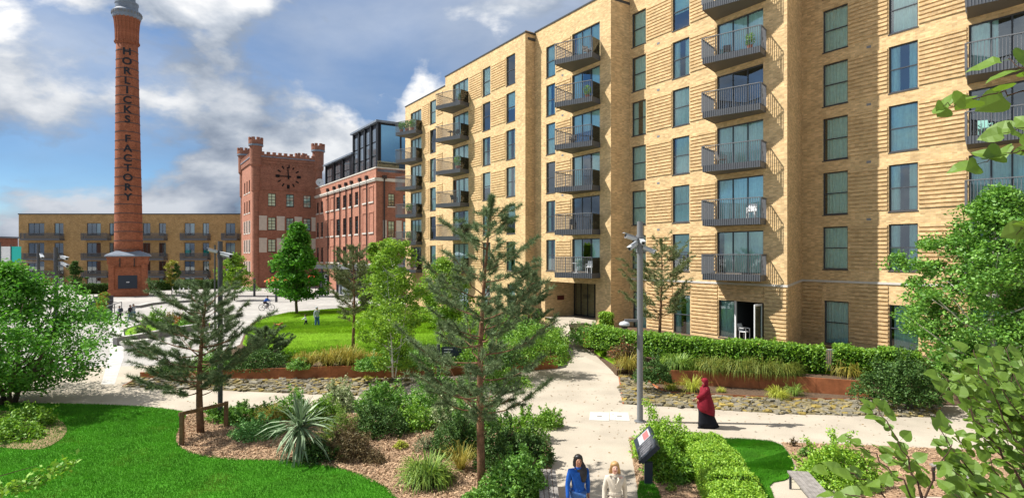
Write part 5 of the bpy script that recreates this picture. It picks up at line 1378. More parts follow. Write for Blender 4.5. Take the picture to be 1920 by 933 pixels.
sh('smaller bright shrub on the plaza bed, leftmost', 277, 607, 26, 20, 800, .14, l_hedge, 99, z=.15)
sh('golden shrub on the plaza bed', 320, 604, 26, 22, 800, .14, leaf_mat('amber_leaf', (.22, .17, .02), (.38, .28, .04), .3), 100, z=.15)
sh('orange-brown shrub on the plaza bed', 340, 607, 20, 26, 700, .14, l_flow, 101, z=.15)
sh('green shrub on the plaza bed beside the pine crown', 358, 609, 40, 26, 1400, .14, l_mid, 102, z=.15)
sh('low shrub at the end of the pale stone bench', 275, 664, 40, 16, 900, .1, l_dark, 103)
sh('light green shrub at the lower left under the big tree', 20, 822, 90, 36, 2000, .11, l_hedge, 104)
sh('second light green shrub lower left beside the lawn', 50, 800, 84, 44, 1900, .11, l_hedge, 105)
sh('green plant at the foot of the brick clock tower', 470, 545, 36, 14, 800, .2, l_mid, 106)
for i, (px, py) in enumerate(((186, 600), (189, 588), (192, 577), (195, 567))):
    b = G(px, py); t = thing('flower_planter', 'dark box planter of orange flowers, %s of the row beside the chimney' % ['nearest', 'second nearest', 'third', 'farthest'][i], 'planter', b, group='flower planters on the plaza')
    mb = MB(); mb.box(-.55, .45, -1.1, 1.1, 0, .75); mb.box(-.6, .5, -1.15, 1.15, .75, .82); mb.build('planter_box', m_navy, t, local=True)
    r = np.random.default_rng(i); q = unit(r.normal(size=(700, 3)))*(.6+.5*r.random((700, 1)))*np.array([.5, .9, .6]); q[:,2] = np.abs(q[:,2])+.72
    leaves_obj('flowers', leaf_quads(q[:300]+np.array(b), .14, r, .7), l_flow, t)['kind'] = 'stuff'; leaves_obj('foliage', leaf_quads(q[300:]+np.array(b), .18, r, .6), l_hedge, t)
sh('mid green shrub between variegated shrub and cordyline', 600, 790, 60, 46, 2600, .085, l_hedge, 110)
sh('dark low evergreen behind the staked pine post', 505, 778, 50, 26, 1600, .08, l_dark, 111)
sh('olive green shrub in the middle of the bed behind the yellow mound', 780, 800, 80, 50, 3200, .085, l_hedge, 112)
sh('dense green shrub at the back of the bed near the junction', 890, 800, 90, 62, 4000, .085, l_mid, 113)
sh('light green loose shrub at the junction corner of the bed', 985, 826, 80, 62, 4000, .085, l_hedge, 114)
sh('dark glossy shrub between tall pine and corner shrub', 1000, 868, 70, 60, 3600, .08, l_dark, 115)
sh('pale grey-green loose shrub under the tall pine branches', 845, 800, 84, 60, 3400, .09, l_varie, 116)
sh('small bronze plant at the lower mulch edge', 700, 868, 40, 26, 900, .07, l_brown, 117, up=.1, wr=.25)
sh('low green ground cover at the bottom of the tall pine', 905, 948, 70, 30, 2200, .07, l_mid, 118)
sh('loose green shrub overlapping the path edge left of the tall pine', 770, 775, 90, 44, 3000, .09, l_mid, 119)
sh('feathery light shrub beside the junction path', 1030, 800, 50, 36, 1800, .08, l_hedge, 120)
sh('rounded green shrub on the terrace under the pine on the lawn', 700, 692, 60, 30, 2200, .1, l_mid, 121, z=.6)
sh('broad green shrub on the terrace right of the signpost', 905, 684, 100, 56, 4600, .1, l_hedge, 122, z=.66)
sh('dark shrub on the terrace near the entrance ramp', 950, 690, 80, 44, 3000, .1, l_dark, 123, z=.66)
sh('bright shrub against the block behind the sunny lawn', 905, 622, 90, 50, 3000, .14, l_bright, 124, z=.95)
sh('green shrub against the block near the entrance', 965, 622, 80, 50, 3000, .14, l_mid, 125, z=1.0)
sh('low dark shrub at the left end of the rusty wall', 320, 698, 60, 22, 1600, .09, l_dark, 126, z=.2)
sh('loose green shrub on the terrace behind the staked pine', 400, 692, 90, 36, 3000, .1, l_mid, 127, z=.25)
sh('light green shrub by the entrance path opposite the hedge', 1035, 655, 50, 40, 2000, .1, l_hedge, 128, z=.6)
# ------------------------------------------------------------------ grasses
def tf(label, px, py, wpx, hpx, n, w, mat, seed, z=0., **kw):
    b = G(px, py, z); R = PH(wpx/2, b.y); return tuft('ornamental_grass', label, b, R, PH(hpx, b.y)*1.25, n, w, mat, seed, **kw)
for i, (px, py, wp, hp) in enumerate(((578, 684, 50, 26), (615, 684, 54, 30), (655, 684, 60, 34), (640, 680, 54, 30), (690, 684, 40, 26))):
    tf(['golden grass clump at the left end of the terrace row', 'second golden grass clump on the terrace', 'tall golden grass clump below the lawn pine', 'golden grass clump behind the front row', 'greenish golden grass clump beside the young birch'][i], px, py, wp, hp, 420, .022, l_gold, 200+i, z=.52, group='golden grasses above the left rusty wall', droop=.7)
for i, (px, py, wp, hp) in enumerate(((1335, 693, 90, 30), (1385, 695, 100, 36), (1430, 697, 100, 36), (1468, 699, 90, 34), (1360, 684, 80, 30), (1410, 686, 80, 32))):
    tf(['leftmost arching grass spilling over the right rusty wall', 'arching grass spilling over the wall, second from left', 'arching grass spilling over the wall, third from left', 'rightmost large arching grass over the wall', 'arching grass behind the front row, left', 'arching grass behind the front row, right'][i], px, py, wp, hp, 700, .02, l_olive, 210+i, z=.72, droop=1.3, group='arching grasses over the right rusty wall')
tf('green strap-leaved clump in the raised bed by the camera pole', 1270, 688, 84, 26, 520, .03, l_green, 220, z=.72)
tf('pale dry grass clump at the path corner of the right bed', 1178, 690, 46, 30, 360, .018, l_gold, 221, z=.4)
tf('brown-gold grass at the right end of the rusty wall', 1590, 704, 70, 34, 480, .02, l_gold, 222, z=.68)
tf('yellow grass tuft in the strip left of the woman in red', 1258, 729, 28, 14, 220, .016, l_yell, 223, z=.05)
tf('yellow grass tuft behind the woman in red', 1298, 732, 36, 30, 260, .016, l_yell, 224, z=.05)
tf('large yellow grass tuft at the stream edge', 1459, 745, 40, 22, 320, .016, l_yell, 225, z=.05)
tf('wispy green grass tuft at the right wall', 1490, 740, 22, 26, 150, .014, l_green, 226, z=.05)
tf('small pale tuft beside the woman in red', 1352, 734, 18, 10, 120, .014, l_yell, 227, z=.05)
tf('strap-leaved dark green clump at the bottom of the mulch', 800, 905, 92, 50, 620, .028, l_green, 228, droop=.9)
tf('tan upright grass beside the tall pine trunk', 864, 880, 18, 46, 170, .014, l_gold, 229, droop=.25)
tf('fresh green fern-like tuft among the dark shrubs', 758, 797, 36, 24, 240, .03, l_box, 230)
tf('olive grass clump left of the cordyline behind', 508, 790, 46, 34, 360, .016, l_gold, 231)
tf('grass tuft in the pebbles near the left wall', 690, 712, 18, 10, 120, .014, l_yell, 232)
tf('round green grass on the plaza bed', 262, 623, 20, 15, 220, .03, l_green, 233, z=.15)
# cordyline: every blade a part
cb_ = G(564, 862); cor = thing('cordyline_plant', 'spiky grey-green cordyline at the edge of mulch and lawn', 'plant', cb_)
rr = random.Random(5); me_blades = []
for k in range(5):
    L = .95+.12*k; dr = .12+.22*k; pts = [(0, 0, 0), (0, L*.4, -.02*dr), (0, L*.75, -.22*dr), (0, L, -.62*dr)]; w = [.022, .034, .026, .002]
    mb = MB()
    vs = []
    for (p, ww) in zip(pts, w): vs += [(p[0]-ww, p[1], p[2]), (0, p[1], p[2]-.008), (p[0]+ww, p[1], p[2])]
    fs = []
    for i in range(3): fs += [(3*i, 3*i+1, 3*i+4, 3*i+3), (3*i+1, 3*i+2, 3*i+5, 3*i+4)]
    mb.add(vs, fs); me_blades.append(mb.mesh('blade', l_cord))
mb = MB(); mb.tube([(0, 0, -.05), (.02, 0, .5), (0, .02, 1.0)], [.09, .075, .06], 8); mb.build('stem', m_barkg, cor, local=True)
for i in range(150):
    el = math.radians(rr.uniform(-62, 86)); k = min(4, int((86-math.degrees(el))/30)); k = max(0, k)
    s = rr.uniform(.75, 1.15); inst('blade', me_blades[k], cor, (rr.uniform(-.03, .03), rr.uniform(-.03, .03), 1.0+rr.uniform(-.18, .12)), (el, rr.uniform(-.3, .3), rr.random()*6.283), (1.0, s*.92, s*.92))
# ------------------------------------------------------------------ poles with cameras
def cctv(parent, at, dirv, s=1.0):
    at = Vector(at); d = Vector(dirv).normalized()
    mb = MB(); mb.tube([at-d*.22*s, at+d*.22*s], [.075*s, .085*s], 10); o = mb.build('camera_housing', m_cctv, parent, smooth=False)
    mb = MB(); mb.tube([at+d*.221*s, at+d*.235*s], .06*s, 10); mb.build('lens', m_black, o)
    mb = MB(); mb.bar(at+Vector((0, 0, .075*s))-d*.24*s, at+Vector((0, 0, .085*s))+d*.3*s, .17*s, .015*s); mb.build('sun_shield', m_cctv, o)
    return o
def arm(parent, a, b, w=.05): mb = MB(); mb.bar(a, b, w); mb.build('bracket', m_pole, parent)
def pole(label, px, py_base, py_top, rpx, mat, cams, z=0.0, collar=None):
    b = G(px, py_base, z); Y = b.y; zt_ = EYE-(py_top-HY)/F*Y
    t = thing('camera_pole', label, 'pole', b, group='camera poles in the garden')
    r_ = PH(rpx, Y); mb = MB(); mb.tube([b-Vector((0, 0, .05)), Vector((b.x, b.y, zt_))], r_, 14); mb.build('post', mat, t, smooth=False)
    mb = MB(); mb.tube([b, b+Vector((0, 0, .04))], r_*1.9, 14); mb.build('base_plate', mat, t)
    for cy in (collar or []):
        zc = EYE-(cy-HY)/F*Y; mb = MB(); mb.tube([Vector((b.x, b.y, zc-.06)), Vector((b.x, b.y, zc+.06))], r_*1.25, 14); mb.build('collar', mat, t)
    for (cx, cy, dv, s) in cams:
        at = P(cx, cy, Y-.15); cctv(t, at, dv, s); zz_ = at.z-.02
        arm(t, Vector((b.x, b.y, zz_-.05)), at-Vector((0, 0, .05)), .045)
    return t, b, Y
t, b, Y = pole('tall grey pole with four cameras in front of the block', 1200, 790, 415, 5.6, m_pole,
     [(1183, 445, (-.85, -.25, .25), 1.0), (1187, 461, (-.7, -.5, -.45), .95), (1203, 452, (.1, -.9, -.35), .9), (1217, 468, (.85, -.3, -.4), 1.0)], collar=(470, 443))
dm = P(1171, 607, Y); mb = MB(); mb.lathe([(.05, .10), (.16, .06), (.20, 0), (.19, -.05)], 16, (0, 0)); 
o = MB(); o.v = [(v[0]+dm.x, v[1]+dm.y, v[2]+dm.z) for v in mb.v]; o.f = mb.f; o.m = mb.m; dome = o.build('dome_housing', m_cctv, t, smooth=True)
o = MB(); o.ball((dm.x, dm.y, dm.z-.05), .14, n=12); o.build('dome_lens', m_black, dome, smooth=True)
arm(t, Vector((b.x, b.y, dm.z+.13)), Vector((dm.x, dm.y, dm.z+.13)), .09)
pole('grey pole with two cameras behind the staked pine', 413, 788, 452, 4.4, m_poled, [(424, 478, (.85, -.3, -.2), .95), (399, 470, (-.8, -.3, .25), .7)], collar=(480,))
pole('slim pole with a small white camera just left of the staked pine pole', 403, 640, 459, 1.6, m_poled, [(396, 470, (-.8, -.4, .3), .8)])
pole('dark pole with two cameras above the left tree', 105, 640, 463, 3.6, m_poled, [(120, 483, (.85, -.3, -.2), 1.3), (121, 496, (.85, -.3, -.3), 1.3)], collar=(488,))
pole('dark slim pole with one camera, leftmost above the left tree', 72, 640, 457, 2.6, m_poled, [(78, 480, (.6, -.5, -.4), 1.1)])
for (px, py, top, lab) in ((477, 555, 522, 'dark slim bollard post in front of the clock tower'), (518, 566, 540, 'short dark bollard post behind the cyclist')):
    b = G(px, py); t = thing('bollard', lab, 'bollard', b, group='dark posts on the plaza'); z = PH(py-top, b.y)
    mb = MB(); mb.tube([(0, 0, -.03), (0, 0, z)], .16, 10); mb.build('post', m_poled, t, local=True); mb = MB(); mb.tube([(0, 0, z), (0, 0, z+.05)], .19, 10); mb.build('cap', m_pole, t, local=True)
b = G(447, 562)
# ------------------------------------------------------------------ stake frame at the left pine
a, c = G(341, 835), G(424, 800); t = thing('stake_frame', 'brown timber stake frame of two posts and a rail', 'tree stake', a)
za, zc = EYE-(772-HY)/F*a.y, EYE-(752-HY)/F*c.y
for p, z in ((a, za), (c, zc)): mb = MB(); mb.bar((p.x, p.y, -.05), (p.x, p.y, z), .11); mb.build('post', m_stake, t)
mb = MB(); mb.bar((a.x-.05, a.y-.075, za-.05), (c.x+.05, c.y-.075, zc-.05), .05, .11); mb.build('rail', m_stake, t)
# ------------------------------------------------------------------ information board
b = G(1207, 905); t = thing('information_board', 'black slanted information board on two legs beside the path', 'information board', b)
du = Vector((.12, 1, 0)).normalized(); L = 1.75; nn = Vector((-du.y, du.x, 0)); org = Vector((b.x+.02, b.y-.25, 0))
def ip(s, d, z): return org+du*s+nn*d+Vector((0, 0, z))
for s in (.05, L-.15):
    mb = MB(); mb.add([ip(s, .05, -.03), ip(s+.10, .05, -.03), ip(s+.10, -.16, -.03), ip(s, -.16, -.03), ip(s, .05, .62), ip(s+.10, .05, .62), ip(s+.10, -.16, .62), ip(s, -.16, .62)], [(0,3,2,1),(4,5,6,7),(0,1,5,4),(1,2,6,5),(2,3,7,6),(3,0,4,7)]); mb.build('leg', m_navy, t)
lo, hi = (.18, .66), (-.26, 1.10)       # lower edge (d,z) and upper edge
def slab(mb, s0, s1, f0, f1, lift, th):
    P0 = Vector((lo[0], lo[1])); P1 = Vector((hi[0], hi[1])); q = lambda f: P0.lerp(P1, f); n2 = Vector((P1-P0)); n2 = Vector((n2.y, -n2.x)).normalized()
    A_, B_ = q(f0)+n2*lift, q(f1)+n2*lift; C_, D_ = B_-n2*th, A_-n2*th
    vs = [ip(s, p.x, p.y) for s in (s0, s1) for p in (A_, B_, C_, D_)]
    mb.add(vs, [(0,1,2,3),(7,6,5,4),(0,4,5,1),(1,5,6,2),(2,6,7,3),(3,7,4,0)])
mb = MB(); slab(mb, 0, L, 0, 1, 0, .12); bd = mb.build('board', m_navy, t)
m_ptext = M('grey_print', (.11, .11, .12), .6, noise=(16, .5))
mb = MB(); slab(mb, .08, .90, .10, .92, .006, .004); mb.build('text_panel', M('dark_print', (.055, .06, .07), .5), bd)
mb = MB(); slab(mb, .95, L-.12, .22, .88, .006, .004); mb.build('map_panel', M('pale_print', (.36, .37, .38), .6, noise=(9, .25)), bd)
mb = MB(); slab(mb, 1.0, L-.2, .5, .8, .010, .003); mb.build('red_print', m_signr, bd)
for i in range(5): mb = MB(); slab(mb, .12+i*.155, .23+i*.155, .14, .80, .010, .003); mb.build('text_column', m_ptext, bd)
# ------------------------------------------------------------------ benches
def bench(label, p0, p1, w=.52, h=.45):
    p0, p1 = Vector(p0), Vector(p1); d = (p1-p0); L = d.length; d.normalize(); n_ = Vector((-d.y, d.x, 0))
    t = thing('bench', label, 'bench', p0, group='timber slat benches')
    ns = 5
    for i in range(ns):
        o0 = (i/ns-.5)*w; o1 = ((i+.9)/ns-.5)*w; mb = MB(); q = [p0+n_*o0, p1+n_*o0, p1+n_*o1, p0+n_*o1]; mb.prism([(v.x, v.y) for v in q], h-.045, h); mb.build('slat', m_wood, t)
    for s in (.06, L-.11):
        mb = MB(); c0 = p0+d*s
        for o0 in (-w/2+.03, w/2-.08):
            q = [c0+n_*o0, c0+d*.05+n_*o0, c0+d*.05+n_*(o0+.05), c0+n_*(o0+.05)]; mb.prism([(v.x, v.y) for v in q], -.02, h-.047)
        q = [c0-n_*(w/2-.081), c0+d*.05-n_*(w/2-.081), c0+d*.05+n_*(w/2-.081), c0+n_*(w/2-.081)]; mb.prism([(v.x, v.y) for v in q], h-.11, h-.048); mb.build('leg_frame', m_poled, t)
a = G(1496, 882, .45); c = G(1556, 950, .45); a.z = c.z = 0
bench('grey weathered slat bench at the bottom right beside the shrub', a, c)
a = G(1762, 868, .45); c = G(1830, 905, .45); a.z = c.z = 0
bench('grey slat bench half hidden under the foreground leaves', a, c)
# corten seat at the bottom of the path
b = G(1032, 905); t = thing('corten_bench', 'rusty steel seat block with grey timber top at the edge of the path', 'bench', (.85, 13.6, 0))
mb = MB(); mb.prism([(.62, 12.1), (1.02, 12.1), (1.10, 15.2), (.70, 15.2)], -.02, .40); mb.build('steel_body', m_corten, t)
for i in range(4):
    mb = MB(); x0 = .60+i*.115; mb.prism([(x0, 12.08), (x0+.1, 12.08), (x0+.18, 15.25), (x0+.08, 15.25)], .402, .45); mb.build('slat', m_wood, t)
# finger post
b = G(822, 712, .0); Y = b.y; t = thing('finger_post', 'dark finger post with two navy arms beside the rusty wall', 'signpost', b)
zt_ = EYE-(645-HY)/F*Y; mb = MB(); mb.tube([(b.x, b.y, -.03), (b.x, b.y, zt_)], .085, 12); mb.build('post', m_poled, t)
for (x0, x1, ya, yb, sgn) in ((785, 816, 651, 670, -1), (829, 868, 649, 668, 1)):
    A_ = P(x0, ya, Y+.1*sgn); B_ = P(x1, yb, Y); mb = MB(); mb.box(A_.x, B_.x, Y-.03, Y+.03, B_.z, A_.z); ar = mb.build('arm', m_navy, t)
    for i in range(3):
        mb = MB(); xx = A_.x+.06 if sgn < 0 else A_.x+.1; zc = A_.z-.1-.14*i; mb.box(xx, xx+(.42, .3, .36)[i], Y-.034, Y-.031, zc-.035, zc+.01); mb.build('lettering', m_signw, ar)
pq = P(822, 676, Y); mb = MB(); mb.box(pq.x-.07, pq.x+.07, Y-.11, Y-.09, pq.z-.12, pq.z+.12); mb.build('notice', m_signw, t)
# plaza furniture
def lowwall(label, pts, w, h, mat, name='low_wall', cat='low wall'):
    p = [G(*q) for q in pts]; t = thing(name, label, cat, p[0])
    for i in range(len(p)-1):
        d = (p[i+1]-p[i]).normalized(); n_ = Vector((-d.y, d.x, 0))*w; q = [p[i]+d*.01, p[i+1]-d*.01, p[i+1]-d*.01+n_, p[i]+d*.01+n_]
        mb = MB(); mb.prism([(v.x, v.y) for v in q], -.02, h); mb.build('wall_block', mat, t)
        mb = MB(); mb.prism([(v.x, v.y) for v in q], h+.002, h+.05); mb.build('coping', m_concr, t)
lowwall('low granite kerb wall in front of the plaza bed', [(219, 648), (262, 641), (300, 633), (346, 624), (392, 617)], .35, .5, m_dconc)
lowwall('curved dark low wall by the fountain on the plaza', [(262, 577), (285, 572), (310, 569), (345, 567), (372, 565)], .6, .25, m_dconc)
pb = sheet('planting_bed', smooth_poly(GP([(236, 634), (234, 622), (262, 612), (345, 604), (395, 606), (392, 616), (345, 622), (300, 631), (262, 638)]), 1), g_lawny, .15)
mb_ = sheet('planting_bed', smooth_poly(GP([(262, 634), (268, 624), (300, 622), (345, 614), (392, 612), (392, 615), (345, 621), (300, 630)]), 1), g_mulch, .16)
kb = MB(); q = GP([(233, 635), (231, 621), (262, 611), (300, 607)])
for i in range(3):
    d = (q[i+1]-q[i]).normalized(); n_ = Vector((-d.y, d.x, 0))*.2; kb.prism([(v.x, v.y) for v in (q[i], q[i+1], q[i+1]+n_, q[i]+n_)], -.02, .19+.003*i)
o = kb.build('kerb', m_concr); o['kind'] = 'structure'
# pale drainage strip across the plaza
st = sheet('paving_strip', GP([(205, 612), (222, 612), (232, 640), (232, 670), (215, 720), (190, 720), (206, 660)]), m_concr, .008, skirt=0)
# stone benches
for lab, (x0, y0, x1, y1) in (('pale angular stone bench in front of the granite kerb wall', (232, 657, 286, 651)),):
    a, c = G(x0, y0), G(x1, y1); d = (c-a).normalized(); n_ = Vector((-d.y, d.x, 0)); t = thing('stone_bench', lab, 'bench', a)
    mb = MB(); q = [a+d*.3, c-d*.5, c-d*.5+n_*.6, a+d*.3+n_*.6]; q2 = [a, c, c+n_*.75, a+n_*.75]
    mb.loft([[(v.x, v.y, 0) for v in q], [(v.x, v.y, .36) for v in q2], [(v.x, v.y, .50) for v in q2]]); mb.build('block', m_concr, t)
    mb = MB(); q3 = [a+d*.05+n_*.05, c-d*.05+n_*.05, c-d*.05+n_*.7, a+d*.05+n_*.7]; mb.prism([(v.x, v.y) for v in q3], .502, .53); mb.build('seat_top', m_stone, t)
# fountain
m_water = M('white_water_jet', (.80, .84, .87), .3, .5)
f0 = G(345, 549)
for i in range(9):
    r_ = random.Random(i); b = Vector((f0.x-2.1+i*.55, f0.y+r_.uniform(-.6, .6), 0)); hh = r_.uniform(.8, 1.35)
    mb = MB(); mb.lathe([(.10, 0), (.08, hh*.5), (.11, hh*.85), (.02, hh)], 8); o = mb.build('fountain_jet', m_water, None, smooth=True, loc=(0, 0, 0)); o.location = b
    tag(o, 'white water jet of the plaza fountain, %s from the left' % ['first', 'second', 'third', 'fourth', 'fifth', 'sixth', 'seventh', 'eighth', 'ninth'][i], 'fountain jet', 'fountain jets')
# white rails by hedge gap
a = G(1546, 693, .9); t = thing('garden_rail', 'short white railing in the gap between the two hedges', 'railing', a)
for i in range(6): mb = MB(); mb.box(a.x+.02+i*.085, a.x+.05+i*.085, a.y+.1, a.y+.13, .85, 1.75); mb.build('bar', m_white, t)
mb = MB(); mb.box(a.x, a.x+.5, a.y+.085, a.y+.145, 1.75, 1.8); mb.build('top_rail', m_white, t)
# thin grey guard rails by the planters
a, c = G(200, 592), G(228, 582); t = thing('guard_rail', 'thin grey guard rail behind the schoolchildren', 'railing', a)
mb = MB(); mb.bar((a.x, a.y, .95), (c.x, c.y, .95), .07); mb.build('top_rail', m_pole, t)
for f in (0, .5, 1): p = a.lerp(c, f); mb = MB(); mb.bar((p.x, p.y, -.02), (p.x, p.y, .92), .06); mb.build('post', m_pole, t)
# parasols by the mill
for i, (px, py) in enumerate(((512, 524), (533, 526), (592, 516))):
    b = P(px, py, 96); t = thing('parasol', 'orange-red parasol %s behind the maple' % ['leftmost', 'second from left', 'right'][i], 'parasol', (b.x, b.y, 0), group='orange parasols by the mill')
    mb = MB(); mb.lathe([(1.5, b.z-.35), (1.45, b.z-.2), (.05, b.z+.45)], 8); mb.build('canopy', M('orange_canvas%d' % i, (.62, .10, .035), .8), t) if False else None
    m2 = MB(); m2.v = [(v[0], v[1], v[2]) for v in mb.v]; m2.f = mb.f; m2.m = mb.m; m2.build('canopy', m_canvas, t, local=True)
    mb = MB(); mb.tube([(0, 0, -.02), (0, 0, b.z+.4)], .05, 8); mb.build('pole', m_poled, t, local=True)
# ------------------------------------------------------------------ things on balconies
def plastic_chair(label, loc, rz, mat, group):
    t = thing('chair', label, 'chair', loc, rz, group=group)
    mb = MB(); mb.box(-.22, .22, -.22, .22, .40, .44); mb.build('seat', mat, t, local=True)
    mb = MB(); mb.add([(-.22, .2, .44), (.22, .2, .44), (.2, .34, .86), (-.2, .34, .86), (-.22, .23, .44), (.22, .23, .44), (.2, .37, .86), (-.2, .37, .86)], [(0,1,2,3),(7,6,5,4),(0,4,5,1),(1,5,6,2),(2,6,7,3),(3,7,4,0)]); mb.build('backrest', mat, t, local=True)
    for x in (-.2, .2):
        mb = MB(); mb.bar((x, -.2, .62), (x, .26, .64), .05, .03); mb.build('armrest', mat, t, local=True)
        for y in (-.2, .2): mb = MB(); mb.bar((x, y, 0), (x*.95, y, .63 if y < 0 else .4), .04); mb.build('leg', mat, t, local=True)
    return t
def bal_pt(key, a, b):
    AL, AR, FL, FR, ft = BAL[key]; p = AL.lerp(AR, a).lerp(FL.lerp(FR, a), b)
    return (p.x, p.y, ft+.002)
plastic_chair('white plastic chair on the second balcony from the bottom, right column', bal_pt(('3', 1), .8, .5), -.6, m_white, 'balcony chairs')
plastic_chair('white chair on the lowest balcony above the entrance', bal_pt(('2', 0), .8, .5), -.4, m_white, 'balcony chairs')
plastic_chair('black chair on the high balcony of the right column', bal_pt(('3', 4), .35, .5), -.4, m_black, 'balcony chairs')
plastic_chair('teal wire-look chair on the right edge balcony behind the leaves', bal_pt(('4', 2), .2, .5), -.4, M('teal_paint', (.30, .55, .48), .5), 'balcony chairs')
plastic_chair('dark chair on the third balcony above the entrance', bal_pt(('2', 3), .3, .5), -.4, m_black, 'balcony chairs')
plastic_chair('dark chair on the mid-left column balcony, second from top', bal_pt(('1', 4), .6, .5), -.4, m_black, 'balcony chairs')
plastic_chair('dark chair on the mid-left column balcony, second from bottom', bal_pt(('1', 1), .7, .5), -.4, m_black, 'balcony chairs')
def bal_table(label, key, a, b, mat):
    t = thing('table', label, 'table', bal_pt(key, a, b), group='balcony tables'); mb = MB(); mb.lathe([(.3, .68), (.3, .71)], 14); mb.build('top', mat, t, local=True)
    mb = MB(); mb.tube([(0, 0, .02), (0, 0, .68)], .03, 8); mb.lathe([(.2, 0), (.2, .02)], 12); mb.build('stand', mat, t, local=True)
for i, (k_, a_, lab) in enumerate(((('2', 1), .3, 'second balcony from the bottom above the entrance'), (('2', 5), .75, 'topmost balcony above the entrance'), (('1', 2), .5, 'mid-left column balcony, third from bottom'), (('3', 2), .25, 'right column balcony, third from bottom'), (('3', 5), .3, 'topmost right column balcony'))):
    plastic_chair('dark folding chair on the '+lab, bal_pt(k_, a_, .5), .5*i, [m_black, m_wood][i % 2], 'balcony chairs')
bal_table('small white table on the lowest balcony above the entrance', ('2', 0), .4, .5, m_white)
bal_table('small dark table on the mid-left column balcony, second from top', ('1', 4), .3, .5, m_black)
def pot(label, key, a, b, s, lm, seed):
    p = bal_pt(key, a, b); t = thing('potted_plant', label, 'potted plant', p, group='balcony plants')
    mb = MB(); mb.lathe([(.12*s, 0), (.17*s, .28*s)], 12); mb.build('pot', M('terracotta%d' % seed, (.35, .13, .07), .8), t, local=True)
    r = np.random.default_rng(seed); q = unit(r.normal(size=(260, 3)))*(r.random((260, 1))**.4)*np.array([.3, .3, .38])*s+np.array(p)+np.array([0, 0, .6*s]); leaves_obj('foliage', leaf_quads(q, .12*s, r), lm, t)
for i, a in enumerate((.15, .45, .75)): pot('potted plant %s on the topmost far left balcony' % ['at the left end', 'in the middle', 'at the right end'][i], ('0', 5), a, .8, 1.3, l_mid, 300+i)
pot('leafy pot plant on the far left balcony, third from bottom', ('0', 2), .5, .7, 1.3, l_mid, 304)
pot('brown pot on the top balcony of the mid-left column', ('1', 5), .8, .5, 1.0, l_dark, 305)
pot('red flowering pot on the lowest far left balcony', ('0', 0), .7, .7, 1.2, l_flow, 306)
pot('leafy pot on the second balcony from the top of the right column', ('3', 4), .8, .7, 1.0, l_mid, 307)
pot('leafy pot on the second balcony from the top above the entrance', ('2', 4), .8, .7, 1.0, l_hedge, 308)
pot('tall pot plant on the mid-left column balcony, third from top', ('1', 3), .75, .6, 1.4, l_mid, 309)
pot('pot plant on the far left balcony, second from bottom', ('0', 1), .5, .7, 1.2, l_mid, 310)
t = plastic_chair('white chair inside the open french door on the ground floor', (pt(A3, fd[0]+w0*.5).x+.35, pt(A3, fd[0]+w0*.5).y+.25, 1.152), .6, m_white, 'balcony chairs')
# ------------------------------------------------------------------ near tree at the right: every leaf a part
def heart_leaf(seed):
    r = random.Random(seed); mb = MB(); n = 10; out = []
    for i in range(n):
        a = math.pi*(i/(n-1)); 
    prof = [(0, .0), (.30, -.03), (.46, .14), (.47, .38), (.36, .64), (.17, .86), (0, 1.05)]
    cen = [(0, y, .0) for y in (.0, .02, .16, .4, .64, .86, 1.05)]
    vs = []; 
    for i, (x, y) in enumerate(prof):
        bend = -.10*(y*y)+r.uniform(-.02, .02)
        vs += [(-x, y, bend+.22*abs(x)*r.uniform(.3, 1.1)), (0, cen[i][1], bend), (x, y, bend+.22*abs(x)*r.uniform(.3, 1.1))]
    fs = []
    for i in range(len(prof)-1):
        fs += [(3*i, 3*i+1, 3*i+4, 3*i+3), (3*i+1, 3*i+2, 3*i+5, 3*i+4)]
    mb.add(vs, fs); mb.add([(-.012, -.28, -.03), (.012, -.28, -.03), (.012, .02, 0), (-.012, .02, 0)], [(0,1,2,3)])
    return mb.mesh('leaf', l_hazel, smooth=False)
LV = [heart_leaf(i) for i in range(5)]
nt_ = thing('hazel_tree', 'leafy tree with large round leaves close to the viewer at right', 'tree', (4.6, 3.4, 0))
mb = MB(); mb.tube([(4.6, 3.4, -.1), (4.62, 3.42, 2.5), (4.55, 3.35, 5), (4.5, 3.3, 7.6)], [.13, .11, .08, .03], 9); mb.build('trunk', m_barkg, nt_, smooth=True)
XL = MB(); br = random.Random(77); nleaf = 0; sprays = []
